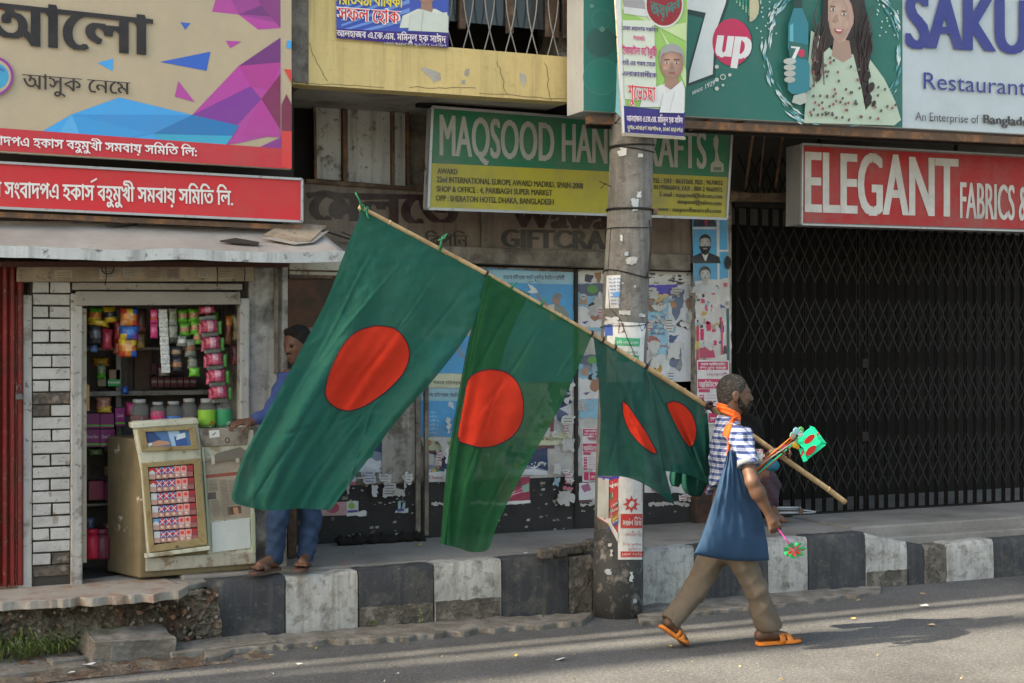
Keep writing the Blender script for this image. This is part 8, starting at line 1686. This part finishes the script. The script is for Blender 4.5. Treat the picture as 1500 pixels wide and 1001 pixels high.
# bundle in the left hand: sticks, little box flags, paper discs
M_gp = MATS['green_plastic']; M_rp = MATS['red_plastic']
bd_ = thing('paper_flag_bundle', 'bundle of coloured sticks with small bright green and red paper flags in the raised hand', 'toy flags', tuple(P(1145, 665, -2.15)))
M_gb = mk('bright_green_plastic', (.015, .62, .28), var=.05, rough=.3)
for i, (a, c, yy, mt) in enumerate((((1110, 694), (1168, 646), -2.16, M_gb), ((1108, 688), (1166, 640), -2.15, M_or), ((1118, 674), (1150, 652), -2.14, mk('pink_plastic', (.75, .08, .42))), ((1112, 682), (1170, 643), -2.17, M_cream), ((1109, 697), (1165, 650), -2.14, M_rp), ((1115, 678), (1160, 640), -2.15, mk('orange_stick', (.75, .25, .05), var=0)))):
    m = MB(); m.tube([P(*a, yy), P(*c, yy)], .0045, 6); m.build('stick', mt, bd_)
def flagbox(c4, yy, cc, rx, ry):
    m = MB(); m.slab([P(x, y, yy-(.05 if i in (2, 3) else 0)) for i, (x, y) in enumerate(c4)], (0, .003, 0)); o = m.build('paper_flag', M_gb, bd_)
    m = MB(); n = 20; pts = []
    for k in range(n):
        a = 2*pi*k/n; x, y = cc[0]+rx*cos(a)*.9-ry*sin(a)*.35, cc[1]+ry*sin(a)-rx*cos(a)*.35; pts.append(P(x, y, yy-.055))
    m.slab(pts, (0, .002, 0)); m.build('red_dot', M_rp, bd_)
flagbox([(1164, 645), (1189, 625), (1199, 643), (1178, 658)], -2.15, (1186, 643.5), 8, 6.5); flagbox([(1169, 655), (1178, 659), (1183, 675), (1177, 677)], -2.16, (1175.5, 664), 2, 5); flagbox([(1178, 658), (1199, 644), (1210, 652), (1182, 674)], -2.13, (1188, 660), 8, 7); flagbox([(1186, 624), (1193, 626), (1211, 650), (1203, 648)], -2.12, (1198, 637), 1.5, 4)
for (x, y, r_, c_) in ((1161, 638, 5.5, (.25, .42, .30)), (1166, 632, 6, (.25, .50, .62)), (1173, 630, 5, (.15, .5, .15)), (1164, 652, 5, (.65, .42, .03)), (1160, 641, 4, (.7, .2, .12)), (1172, 636, 5, (.6, .62, .62)), (1168, 655, 3.5, (.7, .3, .03))):
    m = MB(); cc = P(x, y, -2.17); rr = r_/245; m.lathe((0, 0, 0), [(rr*.2, -.004), (rr, 0), (rr*.9, .006), (rr*.2, .003)], 14); m.v = [(cc.x+a, cc.y-c, cc.z+b_) for a, b_, c in m.v]; m.build('paper_disc', mk('paper_disc_%d_%d' % (x, y), c_, var=.05, rough=.5), bd_)
m = MB(); m.lathe((0, 0, 0), [(.020, -.035), (.024, 0), (.026, .04)], 16); cc = P(1112, 668, -2.14); m.v = [(cc.x+a, cc.y+b_, cc.z+c) for a, b_, c in m.v]; m.build('wrapper', mk('printed_wrapper', (.62, .64, .62), (.55, .04, .06), .55, .02, 40, var=.05, rough=.4), bd_)
# ------------------------------------------------------------------ man in blue at the stall
YB2 = -.86
mb2 = thing('person', 'man in blue shirt and jeans leaning to the stall, half hidden by the big flag', 'person', tuple(G(425, 822, .4)))
f_ = Vector((-.86, -.45, -.20)).normalized(); l_ = Vector((.28, -.95, 0)).normalized(); l_ = (l_-f_*l_.dot(f_)).normalized(); u_ = f_.cross(l_); u_ = u_ if u_.z > 0 else -u_
HC2 = P(436, 503, YB2+.02); hp2 = lambda a, b_, c: HC2+(f_*a+l_*b_+u_*c)*.93; RT2 = np.array([[f_[i], l_[i], u_[i]] for i in range(3)])
S = SDF((1.75, -1.45, .39), (2.95, -.4, 1.98), .0085)
head(S, hp2, RT2)
S.cap(hp2(-.03, 0, -.07), P(446, 545, YB2), .05, .06, .03); S.ell(P(450, 585, YB2), (.11, .15, .2), .04); S.ell(P(446, 650, YB2), (.11, .14, .18), .05); S.ell(P(436, 695, YB2), (.12, .15, .12), .04)
sh1, el1, wr1 = P(422, 552, YB2-.10), P(400, 606, YB2-.14), P(370, 618, YB2-.13); S.cap(sh1, el1, .05, .04, .03); S.cap(el1, wr1, .04, .026, .02)
sh2, el2, wr2 = P(470, 552, YB2+.1), P(480, 610, YB2+.12), P(470, 660, YB2+.05); S.cap(sh2, el2, .05, .04, .03); S.cap(el2, wr2, .04, .026, .02)
hand(S, wr1, (-1, -.1, 0), (0, .2, -1), (0, -1, .1), (.3, .5, .4), .95, r0=.0105); hand(S, wr2, (-.3, -.2, -1), (0, 1, 0), (-1, 0, 0), (.2, .3, .3), .95, r0=.0105)
lg = [(P(424, 700, YB2-.05), P(406, 760, YB2-.06), P(403, 815, YB2-.06)), (P(448, 700, YB2+.02), P(456, 760, YB2+.02), P(448, 815, YB2+.01))]
for a, k_, n_ in lg: S.cap(a, k_, .075, .055, .03); S.cap(k_, n_, .055, .035, .02)
ft = []
for (a, k_, n_), (hx, tx) in zip(lg, ((402, 372), (446, 440))):
    h_ = G(hx, 822, .425); h_.y = n_.y; t_ = P(tx, 826 if tx < 400 else 824, n_.y-.10-(0 if tx < 400 else .08)); t_.z = .425; h_.x = n_.x; h_.z = .425; foot(S, n_, h_, h_.lerp(t_, .72), t_, (t_-h_).cross(Vector((0, 0, 1))).normalized(), Vector((0, 0, 1))); ft.append((h_, t_))
S.build('body', M_skin2, mb2)
H = SDF(HC2-Vector((.16, .16, .16)), HC2+Vector((.16, .16, .16)), .005); H.ell(hp2(-.016, 0, .022), (.094, .077, .094), 0, RT2, wr=lambda X, Y, Z, t: .002*np.sin(X*500)*np.sin(Z*450+Y*400)); H.cap(hp2(.05, -.03, .09), hp2(.07, .03, .085), .02, .02, .02)
H.cut(hp2(.066, 0, .045), f_*.93-u_*.3); H.cut(hp2(.0, 0, -.03), f_*.55-u_*.75); H.build('hair', M_beard, mb2)
for sd in (-1, 1): m = MB(); m.tube([hp2(.086, sd*.014, .017), hp2(.088, sd*.028, .021), hp2(.078, sd*.046, .014)], [.003, .0042, .002], 6); m.build('eyebrow', M_beard, mb2); m = MB(); m.lathe(hp2(.086, sd*.030, -.005), [(.008*sin(pi*k/6)+1e-4, -.008*cos(pi*k/6)) for k in range(7)], 10); m.build('eye', M_eyeb, mb2)
m = MB(); m.tube([hp2(.100, -.024, -.054), hp2(.108, 0, -.050), hp2(.100, .024, -.054)], [.003, .005, .003], 6); m.build('moustache', M_beard, mb2)
M_blue = mk('royal_blue_shirt', (.035, .060, .18), var=.12, vs=6, rough=.85, bump=.25, bs=120); T = SDF((1.85, -1.35, .95), (2.95, -.4, 1.8), .009); w2 = lambda X, Y, Z, t: .006*np.sin(Z*50+X*40)+.004*np.sin(X*60-Z*45)
T.ell(P(450, 588, YB2), (.125, .165, .21), .04, wr=w2); T.ell(P(446, 650, YB2), (.125, .155, .2), .05, wr=w2); T.ell(P(438, 690, YB2), (.13, .165, .12), .04, wr=w2); T.cap(P(440, 556, YB2-.05), sh1, .06, .062, .04, wr=w2); T.cap(P(455, 550, YB2), sh2, .06, .06, .04, wr=w2); T.cap(P(447, 556, YB2), P(446, 540, YB2), .08, .062, .03)
T.cap(sh1, el1, .062, .054, .03, wr=w2); T.cap(el1, el1.lerp(wr1, .75), .054, .04, .03, wr=w2); T.cap(sh2, el2, .06, .054, .03, wr=w2); T.cut(P(446, 537, YB2), (-.2, 0, 1)); T.build('shirt', M_blue, mb2)
M_jean = mk('blue_denim', (.020, .040, .088), (.032, .060, .12), .55, .1, 8, var=.2, vs=7, rough=.9, bump=.4, bs=200, bdist=.003); T = SDF((1.85, -1.25, .43), (2.75, -.5, 1.15), .008); w3 = lambda X, Y, Z, t: .009*np.abs(np.sin(Z*24+X*20+1.5*np.sin(Z*14+Y*9)))+.005*np.abs(np.sin(X*40-Z*30))-.004
T.ell(P(438, 700, YB2), (.125, .16, .10), .04)
for a, k_, n_ in lg: T.cap(a, k_, .090, .070, .03, wr=w3); T.cap(k_, n_+Vector((0, 0, .0)), .070, .060, .03, wr=w3)
T.build('jeans', M_jean, mb2)
M_flip = mk('brown_sandal', (.09, .05, .04), var=.2, rough=.7)
for i, (h_, t_) in enumerate(ft):
    t = thing('sandal', 'worn brown sandal of the man in jeans, %s' % ('pointing left' if i == 0 else 'pointing to the street'), 'sandal', tuple(h_)); d = (t_-h_); L = d.length; d.normalize(); s = d.cross(Vector((0, 0, 1))); m = MB(); prof = [(-.16, .026), (.0, .036), (.3, .034), (.6, .040), (.85, .044), (1.05, .034), (1.15, .012)]
    m.slab([h_+d*L*a-s*w-Vector((0, 0, .026)) for a, w in prof]+[h_+d*L*a+s*w-Vector((0, 0, .026)) for a, w in reversed(prof)], (0, 0, .018)); m.build('sole', M_flip, t, bevel=.004)
    m = MB(); m.sm = True
    for j, cc in enumerate((.45, .75)):
        for k in range(9): a = pi*k/8; m.v.append(tuple(h_+d*L*cc+s*.044*cos(a)+Vector((0, 0, .040*sin(a)-.008))))
    for k in range(8): m.face((k, k+1, 10+k, 9+k))
    o = m.build('strap', M_flip, t, fixn=False); q = o.modifiers.new('thick', 'SOLIDIFY'); q.thickness = .006
# ------------------------------------------------------------------ person sitting on the pavement against the gate
YS = -.22
ps = thing('person', 'dark veiled person sitting on the pavement against the gate, mostly hidden by the seller', 'person', tuple(G(1105, 765, .4)))
S = SDF((5.6, -.80, .39), (6.75, .06, 1.32), .009); c = P(1098, 630, YS); S.ell(c, (.085, .075, .11), .02); S.cap(c, P(1098, 655, YS), .05, .05, .02); S.ell(P(1092, 700, YS), (.13, .19, .24), .04)
kn, an_ = P(1122, 695, YS-.16), P(1132, 752, YS-.16); hp_ = P(1098, 745, YS); S.cap(hp_, kn, .08, .06, .03); S.cap(kn, an_, .055, .035, .02); h_ = Vector((an_.x, an_.y, .43)); t_ = P(1150, 757, YS-.18); t_.z = .425; foot(S, an_, h_, h_.lerp(t_, .72), t_, Vector((0, 1, 0)), Vector((0, 0, 1)))
S.build('body', M_skin2, ps)
M_veil = mk('black_veil_cloth', (.005, .005, .005), var=.2, rough=.95, bump=.3); S = SDF((5.6, -.62, .39), (6.5, .06, 1.36), .009); w4 = lambda X, Y, Z, t: .008*np.sin(Z*40+X*50)
S.ell(c+Vector((0, 0, .005)), (.095, .085, .12), .03, wr=w4); S.cap(c, P(1093, 690, YS), .095, .15, .06, wr=w4); S.ell(P(1092, 720, YS), (.17, .2, .24), .05, wr=w4); S.build('veil', M_veil, ps)
S = SDF((5.9, -.75, .55), (6.75, -.1, 1.05), .008); S.ell(P(1126, 682, YS-.16), (.085, .08, .055), .03); S.build('teal_wrap', mk('teal_cloth', (.015, .13, .20), var=.15, rough=.8), ps)
S = SDF((5.9, -.75, .45), (6.75, -.1, 1.05), .008); S.cap(P(1124, 700, YS-.16), P(1131, 725, YS-.16), .075, .06, .03, wr=w4); S.cap(P(1110, 720, YS-.1), P(1126, 735, YS-.14), .10, .07, .03, wr=w4); S.cap(P(1138, 706, YS-.2), P(1143, 712, YS-.2), .02, .015, .02); S.build('check_shawl', plaid('red_check_cloth', (.05, .045, .05), (.07, .02, .02), (.03, .04, .09), .05, .04), ps)
m = MB(); fs = thing('folded_stand', 'folded white metal stand lying on the pavement beside the gate', 'folded stand', tuple(G(1150, 756, .4)))
for i, (a, b_, r_) in enumerate((((1128, 744), (1172, 744), .010), ((1132, 748), (1175, 748), .010), ((1134, 752), (1176, 751), .010), ((1172, 747), (1195, 750), .007), ((1170, 752), (1193, 751), .006))): m = MB(); m.tube([P(*a, -.28), P(*b_, -.28)], r_, 8); m.build('tube', M_alu, fs)
m = MB(); m.tube([P(1134, 748, -.29), P(1170, 748, -.29)], .004, 6); m.build('rod', M_black, fs); m = MB(); m.pxslab([(1171, 743), (1177, 746), (1177, 753), (1172, 754)], -.295, .03); m.build('joint', M_rust, fs)
